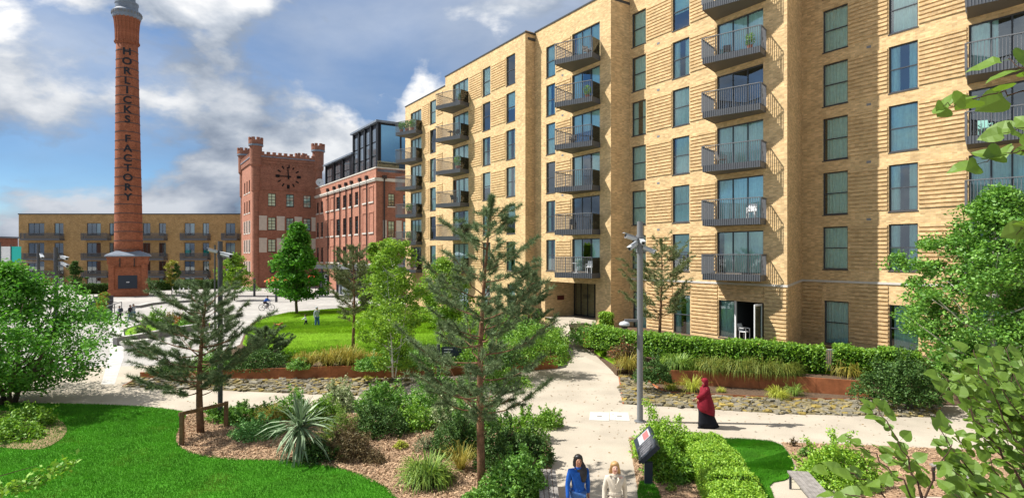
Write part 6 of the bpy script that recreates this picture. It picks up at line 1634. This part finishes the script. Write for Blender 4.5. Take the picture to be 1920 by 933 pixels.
def spray(pts, rad, leaves, ls, spread=.09, up=.55):
    """branch through pixel points (x,y,depth) with leaves set along its outer part"""
    global nleaf
    W_ = [P(*q) if len(q) == 3 else Vector(q[:3]) for q in pts]
    fine = []
    for i in range(len(W_)-1):
        for k in range(4): fine.append(W_[i].lerp(W_[i+1], k/4)+Vector((br.uniform(-1, 1), br.uniform(-1, 1), br.uniform(-1, 1)))*.012)
    fine.append(W_[-1]); mb = MB(); mb.tube(fine, [rad*.6*(1-.7*i/len(fine)) for i in range(len(fine))], 6); mb.build('branch', m_twig, nt_, smooth=True)
    for k in range(leaves):
        f = (.22+.78*(k+br.random())/leaves)*(len(fine)-1); i = min(len(fine)-2, int(f)); p0 = fine[i].lerp(fine[i+1], f-i); dv = (fine[i+1]-fine[i]).normalized()
        sd = 1 if k % 2 else -1; side = dv.cross(Vector((0, 0, 1))).normalized()*sd
        d = (dv*br.uniform(.1, .8)+side*br.uniform(.4, 1.1)+Vector((0, 0, br.uniform(-.35, .45)))).normalized()
        nrm = (Vector((0, 0, 1))*up+Vector((br.uniform(-.5, .5), -.35+br.uniform(-.5, .4), 0))).normalized(); x = d.cross(nrm).normalized(); nrm = x.cross(d)
        s = ls*br.uniform(.7, 1.2); Mx = Matrix((x, d, nrm)).transposed(); pos = p0+d*s*.25+side*br.uniform(0, spread)*.3
        lm = LV[br.randrange(5)]; nleaf += 1
        if nleaf <= 298: inst('leaf', lm, nt_, pos, Mx.to_euler(), (s, s, s), world=True)
        else: XL.add([pos+Mx @ (v.co*s) for v in lm.vertices], [tuple(f.vertices) for f in lm.polygons])
D1 = 3.3
T_ = (4.55, 3.35)
# lower right sprays
spray([(1745, 990, 3.1), (1712, 880, 3.2), (1670, 800, 3.3), (1640, 762, 3.4)], .010, 17, .076)
spray([(1735, 960, 3.0), (1748, 880, 3.0), (1785, 832, 3.0)], .010, 7, .076)
spray([(1760, 1000, 2.9), (1690, 900, 2.9), (1640, 850, 3.0), (1585, 815, 3.0)], .009, 15, .076)
spray([(1700, 990, 2.7), (1640, 905, 2.8), (1600, 885, 2.8), (1560, 880, 2.9)], .008, 13, .076)
spray([(1680, 985, 2.6), (1620, 930, 2.6), (1575, 925, 2.7)], .007, 9, .08)
spray([(1990, 1000, 3.2), (1900, 880, 3.2), (1840, 800, 3.3), (1790, 740, 3.4), (1765, 700, 3.5)], .012, 24, .076)
spray([(2000, 960, 3.2), (1930, 860, 3.2), (1880, 780, 3.3), (1840, 700, 3.4), (1825, 655, 3.5)], .011, 24, .076)
spray([(1980, 985, 2.9), (1880, 930, 2.9), (1810, 880, 3.0), (1760, 800, 3.1)], .010, 22, .076)
spray([(2020, 900, 3.4), (1950, 800, 3.4), (1900, 720, 3.5), (1885, 650, 3.6)], .010, 22, .076)
spray([(1960, 1000, 2.7), (1860, 960, 2.8), (1790, 925, 2.8)], .009, 16, .076)
spray([(1860, 1000, 2.8), (1830, 920, 2.9), (1770, 860, 3.0)], .009, 14, .076)
spray([(1950, 900, 3.6), (1870, 840, 3.7), (1820, 770, 3.8)], .008, 20, .076)
spray([(1990, 830, 3.0), (1930, 760, 3.0), (1900, 700, 3.1)], .008, 14, .076)
spray([(1750, 990, 3.5), (1720, 900, 3.6), (1690, 860, 3.6), (1660, 850, 3.6)], .008, 14, .08)
# upper right sprays
spray([(2010, 120, 2.2), (1930, 175, 2.2), (1860, 172, 2.2), (1800, 190, 2.2), (1768, 200, 2.2)], .006, 8, .10, .04, .3)
spray([(2000, 170, 2.2), (1930, 130, 2.2), (1890, 110, 2.3)], .005, 5, .095, .04, .3)
spray([(2010, 290, 2.3), (1930, 285, 2.3), (1870, 290, 2.3), (1825, 310, 2.3)], .006, 9, .085, .04, .3)
spray([(2000, 250, 2.4), (1940, 240, 2.4), (1880, 250, 2.4)], .005, 6, .08, .04, .3)
spray([(2000, 400, 2.3), (1930, 420, 2.3), (1905, 440, 2.3)], .005, 4, .09, .04, .3)
for k in range(64):
    x1 = br.uniform(1770, 1960); y1 = br.uniform(660, 930); d_ = br.uniform(3.2, 4.6); x0 = x1+br.uniform(60, 160); y0 = y1+br.uniform(60, 160)
    spray([(x0, y0, d_), ((x0+x1)/2-10, (y0+y1)/2+15, d_), (x1, y1, d_+.1)], .007, 14, .076)
o = XL.build('leaves', l_hazel, nt_); o['kind'] = 'stuff'
# a limb tying the sprays to the trunk
for (a, c) in (((4.6, 3.4, 2.6), P(1745, 990, 3.1)), ((4.6, 3.4, 3.0), P(1990, 1000, 3.2)), ((4.6, 3.4, 3.6), P(2000, 960, 3.2)), ((4.5, 3.3, 6.6), P(2010, 120, 2.2)), ((4.5, 3.3, 5.9), P(2010, 290, 2.3)), ((4.5, 3.3, 6.9), P(2000, 170, 2.2))):
    a = Vector(a); mb = MB(); mb.tube([a, a.lerp(c, .5)+Vector((0, 0, .1)), c], [.03, .018, .009], 7); mb.build('limb', m_barkg, nt_, smooth=True)
# sprigs of a near shrub at lower left
ns = thing('hazel_shrub', 'arching light green sprig at the bottom left corner', 'shrub', G(-120, 990))
bse = G(-120, 990); P0_ = [bse, P(-60, 930, 12.6), P(20, 915, 12.8), P(80, 895, 13.0), P(138, 862, 13.2)]
mb = MB(); mb.tube(P0_, [.03, .02, .014, .008, .004], 6); mb.tube([bse, P(-30, 900, 13.2), P(40, 880, 13.4), P(70, 872, 13.4)], [.02, .014, .008, .004], 5); mb.build('stems', m_twig, ns)
r = np.random.default_rng(3); cc_ = []
for i in range(1, 4):
    for k in range(120): cc_.append(np.array(P0_[i].lerp(P0_[i+1], br.random()))+r.normal(size=3)*.10)
leaves_obj('foliage', leaf_quads(np.array(cc_), .13, r, .5), l_hedge, ns)
# ------------------------------------------------------------------ people
def skin_mesh(name, verts, edges, radii, mat, root=0, sub=2):
    me = bpy.data.meshes.new('sk'); me.from_pydata([tuple(v) for v in verts], edges, []); o = bpy.data.objects.new('sk', me); COL.objects.link(o)
    sk = o.modifiers.new('s', 'SKIN'); sk.use_smooth_shade = True
    lay = me.skin_vertices[0].data if me.skin_vertices else None
    if lay is None:
        bm = bmesh.new(); bm.from_mesh(me); bm.verts.layers.skin.verify(); bm.to_mesh(me); bm.free(); lay = me.skin_vertices[0].data
    for i, r_ in enumerate(radii):
        lay[i].radius = r_ if isinstance(r_, tuple) else (r_, r_); lay[i].use_root = (i == root)
    ss = o.modifiers.new('d', 'SUBSURF'); ss.levels = sub; ss.render_levels = sub
    dg = bpy.context.evaluated_depsgraph_get(); dg.update(); res = bpy.data.meshes.new_from_object(o.evaluated_get(dg)); res.name = name
    bpy.data.objects.remove(o); res.materials.clear(); res.materials.append(mat)
    res.polygons.foreach_set('use_smooth', [True]*len(res.polygons))
    return res
m_skin1 = M('brown_skin', (.36, .18, .11), .55, .3); m_skin2 = M('fair_skin', (.62, .38, .29), .55, .3)
m_hairb = M('black_hair', (.012, .010, .010), .45, .4, noise=(30, .4)); m_hairy = M('blond_hair', (.42, .25, .10), .5, .4, noise=(30, .3)); m_hairn = M('brown_hair', (.07, .04, .025), .55)
m_blue = M('blue_cotton', (.012, .085, .36), .8, .2, noise=(8, .25)); m_denim = M('denim', (.05, .12, .30), .85, .2, noise=(14, .2)); m_beige = M('beige_linen', (.55, .49, .40), .85, .2, noise=(9, .12))
m_dark = M('charcoal_cloth', (.025, .025, .035), .85, .1); m_redc = M('crimson_cloth', (.19, .010, .022), .8, .2, noise=(5, .3)); m_blk = M('black_cloth', (.012, .013, .018), .85, .1)
m_pale = M('pale_cloth', (.62, .64, .66), .85, .1); m_greyc = M('grey_cloth', (.32, .35, .38), .85, .1); m_eye = M('dark_eye', (.02, .015, .012), .3); m_lip = M('lip', (.40, .12, .10), .5)
m_shoe = M('white_shoe', (.6, .6, .58), .6)
def joints(h, stride=.12, lift=0.0, lh=None, rh=None, lean=0.0, wide=1.0):
    """facing local -Y; left = +x"""
    J = {}; sw = .105*h*wide; hw = .055*h
    J['pel'] = Vector((0, 0, .52*h)); J['wai'] = Vector((0, -lean*.3, .60*h)); J['che'] = Vector((0, -lean*.7, .72*h)); J['sho'] = Vector((0, -lean, .80*h)); J['nec'] = Vector((0, -lean*1.1, .855*h))
    J['hd1'] = Vector((0, -lean*1.15-.012*h, .885*h)); J['hd2'] = Vector((0, -lean*1.2-.008*h, .93*h)); J['hd3'] = Vector((0, -lean*1.2, .968*h))
    J['nose'] = J['hd2']+Vector((0, -.062*h, -.014*h))
    for s, nm, dy in ((1, 'l', -stride), (-1, 'r', stride)):
        J['hip'+nm] = Vector((s*hw, 0, .50*h)); J['ank'+nm] = Vector((s*hw*.9, dy*h, .045*h+(lift*h if dy > 0 else 0)))
        J['kne'+nm] = (J['hip'+nm]+J['ank'+nm])/2+Vector((0, -.03*h, .01*h)); J['toe'+nm] = J['ank'+nm]+Vector((0, -.085*h, -.03*h if not (lift and dy > 0) else -.06*h))
        J['shd'+nm] = J['sho']+Vector((s*sw, 0, 0)); hand = (lh if s > 0 else rh)
        J['wri'+nm] = Vector(hand) if hand else Vector((s*(sw+.045*h), -dy*.7*h, .47*h))
        J['elb'+nm] = (J['shd'+nm]+J['wri'+nm])/2+Vector((s*.012*h, .035*h, 0))
    return J
def person(label, loc, yaw, h, skin, hair, top, trousers, shoes, hairstyle='short', group=None, fingers=True, topm=1.0, coat=False, **kw):
    J = joints(h, **kw); t = thing('person', label, 'person', loc, yaw, group=group)
    V = []; E = []; R_ = []; idx = {}
    def add(n, r_): idx[n] = len(V); V.append(J[n]); R_.append(r_)
    def e(a, b): E.append((idx[a], idx[b]))
    for n, r_ in (('pel', (.085*h, .062*h)), ('wai', (.07*h, .052*h)), ('che', (.078*h, .054*h)), ('sho', (.034*h, .03*h)), ('nec', .027*h), ('hd1', (.036*h, .044*h)), ('hd2', (.045*h, .055*h)), ('hd3', (.036*h, .044*h)), ('nose', .008*h)): add(n, r_)
    for a, b in (('pel', 'wai'), ('wai', 'che'), ('che', 'sho'), ('sho', 'nec'), ('nec', 'hd1'), ('hd1', 'hd2'), ('hd2', 'hd3'), ('hd2', 'nose')): e(a, b)
    for s in 'lr':
        for n, r_ in (('hip', .052*h), ('kne', .036*h), ('ank', .023*h), ('toe', .017*h), ('shd', .022*h), ('elb', .02*h), ('wri', .015*h)): add(n+s, r_)
        for a, b in (('pel', 'hip'+s), ('hip'+s, 'kne'+s), ('kne'+s, 'ank'+s), ('ank'+s, 'toe'+s), ('sho', 'shd'+s), ('shd'+s, 'elb'+s), ('elb'+s, 'wri'+s)): e(a, b)
        d = (J['wri'+s]-J['elb'+s]).normalized(); sx = 1 if s == 'l' else -1
        side = Vector((0, -1, 0)); side = (side-d*side.dot(d)).normalized()
        J['pal'+s] = J['wri'+s]+d*.045*h; add('pal'+s, (.012*h, .020*h)); e('wri'+s, 'pal'+s)
        if fingers:
            for k, (o_, L) in enumerate(((-.016, .040), (-.0055, .047), (.0055, .050), (.016, .044))):
                a1 = J['pal'+s]+side*o_*h+d*.018*h; a2 = a1+d*L*.5*h+Vector((-sx*.004*h, 0, 0)); a3 = a2+d*L*.4*h+Vector((-sx*.012*h, 0, 0))
                for q, (nm, p, r_) in enumerate((('f%d1' % k, a1, .0052), ('f%d2' % k, a2, .0048), ('f%d3' % k, a3, .004))):
                    J[nm+s] = p; add(nm+s, r_*h)
                e('pal'+s, 'f%d1' % k+s); e('f%d1' % k+s, 'f%d2' % k+s); e('f%d2' % k+s, 'f%d3' % k+s)
            J['th1'+s] = J['wri'+s]+d*.03*h+side*.026*h; J['th2'+s] = J['th1'+s]+d*.026*h+side*.012*h; add('th1'+s, .006*h); add('th2'+s, .0048*h); e('wri'+s, 'th1'+s); e('th1'+s, 'th2'+s)
    inst('body', skin_mesh('body', V, E, R_, skin), t)
    # face
    hc = J['hd2']; f = MB()
    for sx in (-1, 1): f.ball((hc.x+sx*.018*h, hc.y-.047*h, hc.z+.004*h), .0062*h, n=6)
    f.build('eyes', m_eye, t, local=True)
    f = MB(); f.box(hc.x-.015*h, hc.x+.015*h, hc.y-.055*h, hc.y-.045*h, hc.z-.033*h, hc.z-.027*h); f.build('mouth', m_lip, t, local=True)
    # top
    def garment(nm, names, rad, edges, mat, root): 
        vv = [J[n] for n in names]; ii = {n: i for i, n in enumerate(names)}
        inst(nm, skin_mesh(nm, vv, [(ii[a], ii[b]) for a, b in edges], rad, mat, ii[root]), t)
    k = topm
    J['hem'] = Vector((0, 0, (.47 if not coat else .33)*h)); J['col'] = J['nec']-Vector((0, 0, .022*h))
    garment('shirt' if not coat else 'coat', ['pel', 'wai', 'che', 'sho', 'hem', 'shdl', 'elbl', 'wril', 'shdr', 'elbr', 'wrir', 'col'],
            [(.100*h*k, .076*h*k), (.083*h*k, .066*h*k), (.094*h*k, .074*h*k), (.078*h*k, .062*h*k), (.105*h*k, .08*h*k) if not coat else (.125*h*k, .10*h*k), .042*h, .033*h, .024*h, .042*h, .033*h, .024*h, .040*h],
            [('hem', 'pel'), ('pel', 'wai'), ('wai', 'che'), ('che', 'sho'), ('sho', 'col'), ('sho', 'shdl'), ('shdl', 'elbl'), ('elbl', 'wril'), ('sho', 'shdr'), ('shdr', 'elbr'), ('elbr', 'wrir')], top, 'che')
    garment('trousers', ['pel', 'hipl', 'knel', 'ankl', 'hipr', 'kner', 'ankr'], [(.088*h, .068*h), .060*h, .046*h, .036*h, .060*h, .046*h, .036*h], [('pel', 'hipl'), ('hipl', 'knel'), ('knel', 'ankl'), ('pel', 'hipr'), ('hipr', 'kner'), ('kner', 'ankr')], trousers, 'pel')
    for s in 'lr':
        sh_ = MB(); a, c = J['ank'+s], J['toe'+s]; d = (c-a); sh_.tube([a+Vector((0, .03*h, -.02*h)), a+Vector((0, 0, -.01*h)), c, c+d*.25], [.018*h, .029*h, .023*h, .012*h], 8); sh_.build('shoe', shoes, t, smooth=True, local=True)
    cl = MB(); nk = J['nec']; cl.lathe([(.052*h, nk.z-.035*h), (.043*h, nk.z-.012*h), (.047*h, nk.z-.002*h), (.040*h, nk.z-.014*h)], 14, (nk.x, nk.y+.004*h), cap=False); cl.build('collar', top, t, smooth=True, local=True)
    bt = MB()
    for q in range(5): bt.ball((0, J['che'].y-.083*h*k, (.74-.055*q)*h), .006*h, n=6)
    bt.build('buttons', top, t, local=True)
    # hair
    hm = MB(); n = 14; rings = []
    def ring(cx, cy, z, rx, ry, gap=0.0):
        return [(cx+rx*math.sin(2*math.pi*q/n), cy+ry*math.cos(2*math.pi*q/n) if ry*math.cos(2*math.pi*q/n) > -gap or gap == 0 else cy-gap, z) for q in range(n)]
    c = J['hd2']; y0 = c.y+.012*h
    if hairstyle == 'short':
        rings = [ring(c.x, y0+.012*h, c.z-.012*h, .050*h, .050*h, .006*h), ring(c.x, y0+.004*h, c.z+.020*h, .055*h, .060*h, .045*h), ring(c.x, y0, c.z+.048*h, .050*h, .058*h), ring(c.x, y0, c.z+.068*h, .030*h, .036*h)]
    elif hairstyle == 'bob':
        rings = [ring(c.x, y0+.018*h, c.z-.085*h, .078*h, .040*h, .012*h), ring(c.x, y0+.012*h, c.z-.05*h, .075*h, .052*h, .010*h), ring(c.x, y0+.008*h, c.z+.0*h, .062*h, .058*h, .012*h), ring(c.x, y0+.002*h, c.z+.034*h, .056*h, .062*h, .05*h), ring(c.x, y0, c.z+.058*h, .045*h, .053*h), ring(c.x, y0, c.z+.073*h, .022*h, .028*h)]
    elif hairstyle == 'long':
        rings = [ring(c.x+.050*h, y0-.075*h, c.z-.25*h, .022*h, .016*h), ring(c.x+.055*h, y0-.062*h, c.z-.19*h, .040*h, .026*h), ring(c.x+.040*h, y0-.030*h, c.z-.12*h, .068*h, .046*h), ring(c.x+.014*h, y0+.012*h, c.z-.07*h, .082*h, .050*h, .014*h), ring(c.x, y0+.014*h, c.z-.02*h, .066*h, .056*h, .010*h), ring(c.x, y0+.004*h, c.z+.030*h, .057*h, .062*h, .045*h), ring(c.x, y0, c.z+.056*h, .046*h, .055*h), ring(c.x, y0, c.z+.073*h, .022*h, .028*h)]
    if rings:
        hm.loft(rings); ho = hm.build('hair', hair, t, smooth=True, local=True)
    return t, J
def at_head(px, py, h):      # stand so that the top of the head meets the pixel
    Y = (EYE-h)*F/(py-HY); return ((px-CX)/F*Y, Y, 0)
person('woman in a blue shirt and jeans with long black hair walking toward the viewer', at_head(1084, 851, 1.70), math.radians(6), 1.70, m_skin1, m_hairb, m_blue, m_denim, m_shoe, 'long', stride=.10, lean=.02, wide=.98, topm=.98)
t, J = person('woman in a belted beige trench coat with shoulder-length blond hair', at_head(1153, 865, 1.64), math.radians(-3), 1.64, m_skin2, m_hairy, m_beige, m_beige, m_shoe, 'bob', stride=.08, coat=True, wide=.95, topm=.95)
mb = MB(); h = 1.64; mb.lathe([(.142, .585*h), (.148, .60*h), (.146, .625*h)], 16, (0, 0), sy=.82); mb.build('belt', m_beige, t, local=True)
for sx in (-1, 1):
    mb = MB(); mb.add([(sx*.012, -.135, .735*h), (sx*.075, -.115, .80*h), (sx*.055, -.06, .835*h), (sx*.015, -.10, .80*h)], [(0,1,2,3)] if sx > 0 else [(3,2,1,0)]); mb.build('lapel', m_beige, t, local=True)
# woman in red
b = G(1322, 801); t = thing('person', 'woman in a crimson head covering and black skirt walking left', 'person', b, math.radians(-88)); h = 1.70
J = joints(h, .07, lift=.01, lh=(.06, -.34, .60*h), rh=(-.08, -.20, .56*h))
V = []; E = []; R_ = []; idx = {}
for n, r_ in (('pel', .075*h), ('wai', .06*h), ('che', .07*h), ('sho', .05*h), ('nec', .03*h), ('hd1', .038*h), ('hd2', .05*h), ('hd3', .04*h), ('nose', .009*h)): idx[n] = len(V); V.append(J[n]); R_.append(r_)
for a_, c_ in (('pel', 'wai'), ('wai', 'che'), ('che', 'sho'), ('sho', 'nec'), ('nec', 'hd1'), ('hd1', 'hd2'), ('hd2', 'hd3'), ('hd2', 'nose')): E.append((idx[a_], idx[c_]))
for s in 'lr':
    for n, r_ in (('hip', .05*h), ('kne', .035*h), ('ank', .023*h), ('toe', .017*h), ('shd', .03*h), ('elb', .022*h), ('wri', .016*h)): idx[n+s] = len(V); V.append(J[n+s]); R_.append(r_)
    for a_, c_ in (('pel', 'hip'+s), ('hip'+s, 'kne'+s), ('kne'+s, 'ank'+s), ('ank'+s, 'toe'+s), ('sho', 'shd'+s), ('shd'+s, 'elb'+s), ('elb'+s, 'wri'+s)): E.append((idx[a_], idx[c_]))
    d = (J['wri'+s]-J['elb'+s]).normalized(); side = d.cross(Vector((1, 0, 0))).normalized()
    for k, o_ in enumerate((-.015, -.005, .005, .015)):
        a1 = J['wri'+s]+d*.03*h+side*o_*h; a2 = a1+d*.05*h; i0 = len(V); V += [a1, a2+Vector((0, 0, -.012*h))]; R_ += [.0065*h, .0045*h]; E += [(idx['wri'+s], i0), (i0, i0+1)]
    a1 = J['wri'+s]+d*.02*h+Vector((.02*h, 0, .008*h)); i0 = len(V); V += [a1, a1+d*.03*h]; R_ += [.006*h, .005*h]; E += [(idx['wri'+s], i0), (i0, i0+1)]
inst('body', skin_mesh('body', V, E, R_, m_skin1), t)
def ell(cx, cy, z, rx, ry, n=20, wav=0.0, ph=0.0, tilt=0.0): return [(cx+rx*math.cos(2*math.pi*q/n)*(1+wav*math.sin(5*2*math.pi*q/n+ph)), cy+ry*math.sin(2*math.pi*q/n)*(1+wav*math.sin(5*2*math.pi*q/n+ph)), z+tilt*math.sin(2*math.pi*q/n)) for q in range(n)]
mb = MB(); mb.loft([ell(0, .12, .03, .22, .36, wav=.09), ell(0, .08, .12*h, .22, .31, wav=.09, ph=.4), ell(0, .03, .28*h, .21, .26, wav=.06, ph=.8), ell(0, .0, .45*h, .21, .25), ell(0, 0, .58*h, .15, .15)]); mb.build('skirt', m_blk, t, smooth=True, local=True)
mb = MB(); mb.loft([ell(0, .05, .30*h, .26, .28, wav=.08, tilt=-.10), ell(0, .03, .38*h, .27, .30, wav=.07, ph=.5, tilt=-.06), ell(0, .01, .5*h, .265, .27, wav=.06, ph=1.2), ell(0, .0, .65*h, .24, .20, wav=.04, ph=1.6), ell(0, .0, .75*h, .235, .165, wav=.03), ell(0, .0, .81*h, .20, .15), ell(0, .005, .845*h, .12, .115), ell(0, .0, .865*h, .085, .10)]); mb.build('shawl', m_redc, t, smooth=True, local=True)
n = 18
def hood(z, rx, ry, cut): 
    return [(rx*math.cos(2*math.pi*q/n), max(-cut, ry*math.sin(2*math.pi*q/n))-.008*h, z) for q in range(n)]
mb = MB(); mb.loft([hood(.84*h, .115, .12, .09), hood(.885*h, .104, .12, .058), hood(.92*h, .108, .126, .055), hood(.955*h, .110, .128, .095), hood(.99*h, .092, .11, .11), hood(1.012*h, .05, .06, .06)]); mb.build('head_covering', m_redc, t, smooth=True, local=True)
mb = MB(); hc = J['hd2']; mb.ball((.03, hc.y-.05*h, hc.z+.005*h), .010, n=6); mb.ball((-.03, hc.y-.05*h, hc.z+.005*h), .010, n=6); mb.build('eyes', m_eye, t, local=True)
for s in 'lr':
    a_, c_ = J['shd'+s], J['elb'+s]; mb = MB(); mb.tube([a_, c_, J['elb'+s].lerp(J['wri'+s], .85)], [.11, .10, .06], 10); mb.build('sleeve', m_redc, t, smooth=True, local=True)
for s in 'lr':
    mb = MB(); a_, c_ = J['ank'+s], J['toe'+s]; mb.tube([a_+Vector((0, .05, -.03)), a_, c_, c_+(c_-a_)*.2], [.03, .05, .04, .02], 8); mb.build('shoe', m_blk, t, smooth=True, local=True)
# man and child on the far lawn, ball
z = .12
b = G(594, 616, z); person('man in a pale shirt and jeans standing on the sunny lawn', b, math.radians(60), 1.76, m_skin2, m_greyc, m_greyc, m_denim, m_shoe, 'short', fingers=False, stride=.06)
b = G(574, 613.5, z); person('small child in a white top and dark leggings running on the sunny lawn', b, math.radians(-75), 1.05, m_skin2, m_hairn, m_pale, m_dark, m_shoe, 'bob', fingers=False, stride=.20, lean=.06, lh=(.10, -.33, .66), rh=(-.16, -.28, .70))
# small brown dog on the lawn
b = G(521, 615, z); t = thing('dog', 'small tan and brown dog on the sunny lawn', 'dog', b, math.radians(75))
V = [(0, .22, .30), (0, 0, .28), (0, -.20, .31), (0, -.30, .40), (0, -.40, .42), (0, -.50, .39), (0, .30, .33), (0, .42, .44)]; R_ = [.085, .075, .09, .06, .065, .03, .03, .015]; E = [(0, 1), (1, 2), (2, 3), (3, 4), (4, 5), (0, 6), (6, 7)]
for sx in (-1, 1):
    i = len(V); V += [(sx*.06, .23, .20), (sx*.06, .28, .10), (sx*.06, .24, .01), (sx*.055, -.2, .2), (sx*.055, -.19, .1), (sx*.055, -.21, .01), (sx*.05, -.37, .50)]; R_ += [.045, .022, .02, .035, .022, .02, .02]; E += [(0, i), (i, i+1), (i+1, i+2), (2, i+3), (i+3, i+4), (i+4, i+5), (4, i+6)]
inst('body', skin_mesh('body', V, E, R_, M('tan_fur', (.36, .16, .05), .9, .1, noise=(6, .5)), 1), t)
mb = MB(); mb.ball((0, -.535, .395), .02, n=6); mb.build('nose', m_black, t, local=True)
# schoolchildren with backpacks
def backpack(label, loc, yaw, h, mat):
    t = thing('backpack', label, 'backpack', (loc[0], loc[1], loc[2]), yaw); z = .62*h
    mb = MB(); mb.loft([[(x*.16, .16+y*.09, z) for x, y in ((-1,-1),(1,-1),(1,.6),(.6,1),(-.6,1),(-1,.6))], [(x*.17, .16+y*.11, z+.12*h) for x, y in ((-1,-1),(1,-1),(1,.6),(.6,1),(-.6,1),(-1,.6))], [(x*.13, .15+y*.07, z+.24*h) for x, y in ((-1,-1),(1,-1),(1,.6),(.6,1),(-.6,1),(-1,.6))]]); mb.build('bag', mat, t, local=True)
    for sx in (-1, 1): mb = MB(); mb.bar((sx*.10, .10, z+.22*h), (sx*.10, -.10, z+.2*h), .03, .015); mb.build('strap', mat, t, local=True)
for i, (px, py, h_, yaw, top, tr, bag, lab) in enumerate(((224, 603.5, 1.47, -100, m_greyc, m_dark, m_navy, 'child in a grey top with a navy backpack walking left of the pair'), (244, 602, 1.50, 80, m_dark, m_denim, None, 'child in a dark jacket and jeans beside the backpack child'), (250, 601, 1.55, 70, m_greyc, m_denim, m_blk, 'child in pale top and jeans with a black backpack, rightmost'))):
    b = G(px, py); person(lab, b, math.radians(yaw), h_, m_skin1, m_hairb, top, tr, m_shoe, 'short', fingers=False, stride=.11, group='schoolchildren on the plaza')
    if bag: backpack(['navy backpack worn by the left schoolchild', '', 'black backpack worn by the rightmost schoolchild'][i], b, math.radians(yaw), h_, bag)
# cyclist
b = G(500, 582); yaw = math.radians(90)
bike = thing('bicycle', 'dark bicycle ridden across the plaza', 'bicycle', b, yaw)      # faces local -Y
Rw = .34
for y in (-.52, .52):
    mb = MB(); pts = [(0, y+Rw*math.cos(a), Rw+Rw*math.sin(a)) for a in [2*math.pi*k/24 for k in range(25)]]; mb.tube(pts, .028, 6, cap=False); w = mb.build('wheel', m_black, bike, smooth=True, local=True)
    for k in range(10):
        a = 2*math.pi*k/10; mb = MB(); mb.bar((0, y, Rw), (0, y+Rw*math.cos(a), Rw+Rw*math.sin(a)), .008); mb.build('spoke', m_cctv, w, local=True)
fr = MB(); S_, Bk, Hd = Vector((0, .22, .80)), Vector((0, .08, .30)), Vector((0, -.36, .86))
for a_, c_ in ((S_, Bk), (Bk, Hd-Vector((0, 0, .1))), (S_-Vector((0, 0, .05)), Hd), (Bk, Vector((0, .52, Rw))), (S_, Vector((0, .52, Rw))), (Hd+Vector((0, .01, .08)), Vector((0, -.52, Rw)))): fr.tube([a_, c_], .022, 6)
fr.build('frame', m_dark, bike, smooth=True, local=True)
mb = MB(); mb.bar((-.27, -.36, .98), (.27, -.36, .98), .03); mb.bar((0, -.35, .86), (0, -.36, .98), .03); mb.build('handlebar', m_black, bike, local=True)
mb = MB(); mb.prism([(-.08, .36), (.08, .36), (.03, .08), (-.03, .08)], .84, .89); mb.bar((0, .22, .78), (0, .22, .845), .03); mb.build('saddle', m_black, bike, local=True)
mb = MB(); mb.tube([(-.06, .08, .30), (.06, .08, .30)], .09, 12); mb.build('crank', m_cctv, bike, local=True)
t = thing('person', 'cyclist in a blue jacket riding right across the plaza', 'person', b, yaw)
pz_ = Vector((0, .22, .93)); V = [pz_, Vector((0, .12, 1.08)), Vector((0, -.02, 1.25)), Vector((0, -.07, 1.33)), Vector((0, -.09, 1.39)), Vector((0, -.11, 1.46)), Vector((0, -.11, 1.54))]; R_ = [.13, .12, .13, .09, .045, .065, .075]; E = [(i, i+1) for i in range(6)]
JT = {}
for sx, ky, az in ((1, -.18, .22), (-1, -.12, .42)):
    i = len(V); V += [Vector((sx*.09, .18, .90)), Vector((sx*.10, ky, .72)), Vector((sx*.09, .04, az)), Vector((sx*.09, -.08, az-.05)), Vector((sx*.17, -.05, 1.27)), Vector((sx*.22, -.2, 1.10)), Vector((sx*.22, -.34, 1.02))]; R_ += [.075, .055, .035, .03, .05, .038, .028]
    E += [(0, i), (i, i+1), (i+1, i+2), (i+2, i+3), (3, i+4), (i+4, i+5), (i+5, i+6)]
inst('body', skin_mesh('body', V, E, R_, m_skin1), t)
tn = [0, 1, 2, 3, 7+4, 7+5, 7+6, 14+4, 14+5, 14+6]; mp_ = {v: k for k, v in enumerate(tn)}
inst('jacket', skin_mesh('jacket', [V[i] for i in tn], [(mp_[a_], mp_[c_]) for a_, c_ in E if a_ in mp_ and c_ in mp_], [.155, .15, .16, .11, .065, .055, .045, .065, .055, .045], m_blue, 1), t)
tn = [0, 7, 8, 9, 14, 15, 16]; mp_ = {v: k for k, v in enumerate(tn)}
inst('trousers', skin_mesh('trousers', [V[i] for i in tn], [(mp_[a_], mp_[c_]) for a_, c_ in E if a_ in mp_ and c_ in mp_], [.14, .088, .068, .05, .088, .068, .05], m_dark, 0), t)
mb = MB(); mb.ball((0, -.10, 1.57), .095, n=10); mb.build('hair', m_hairb, t, smooth=True, local=True)
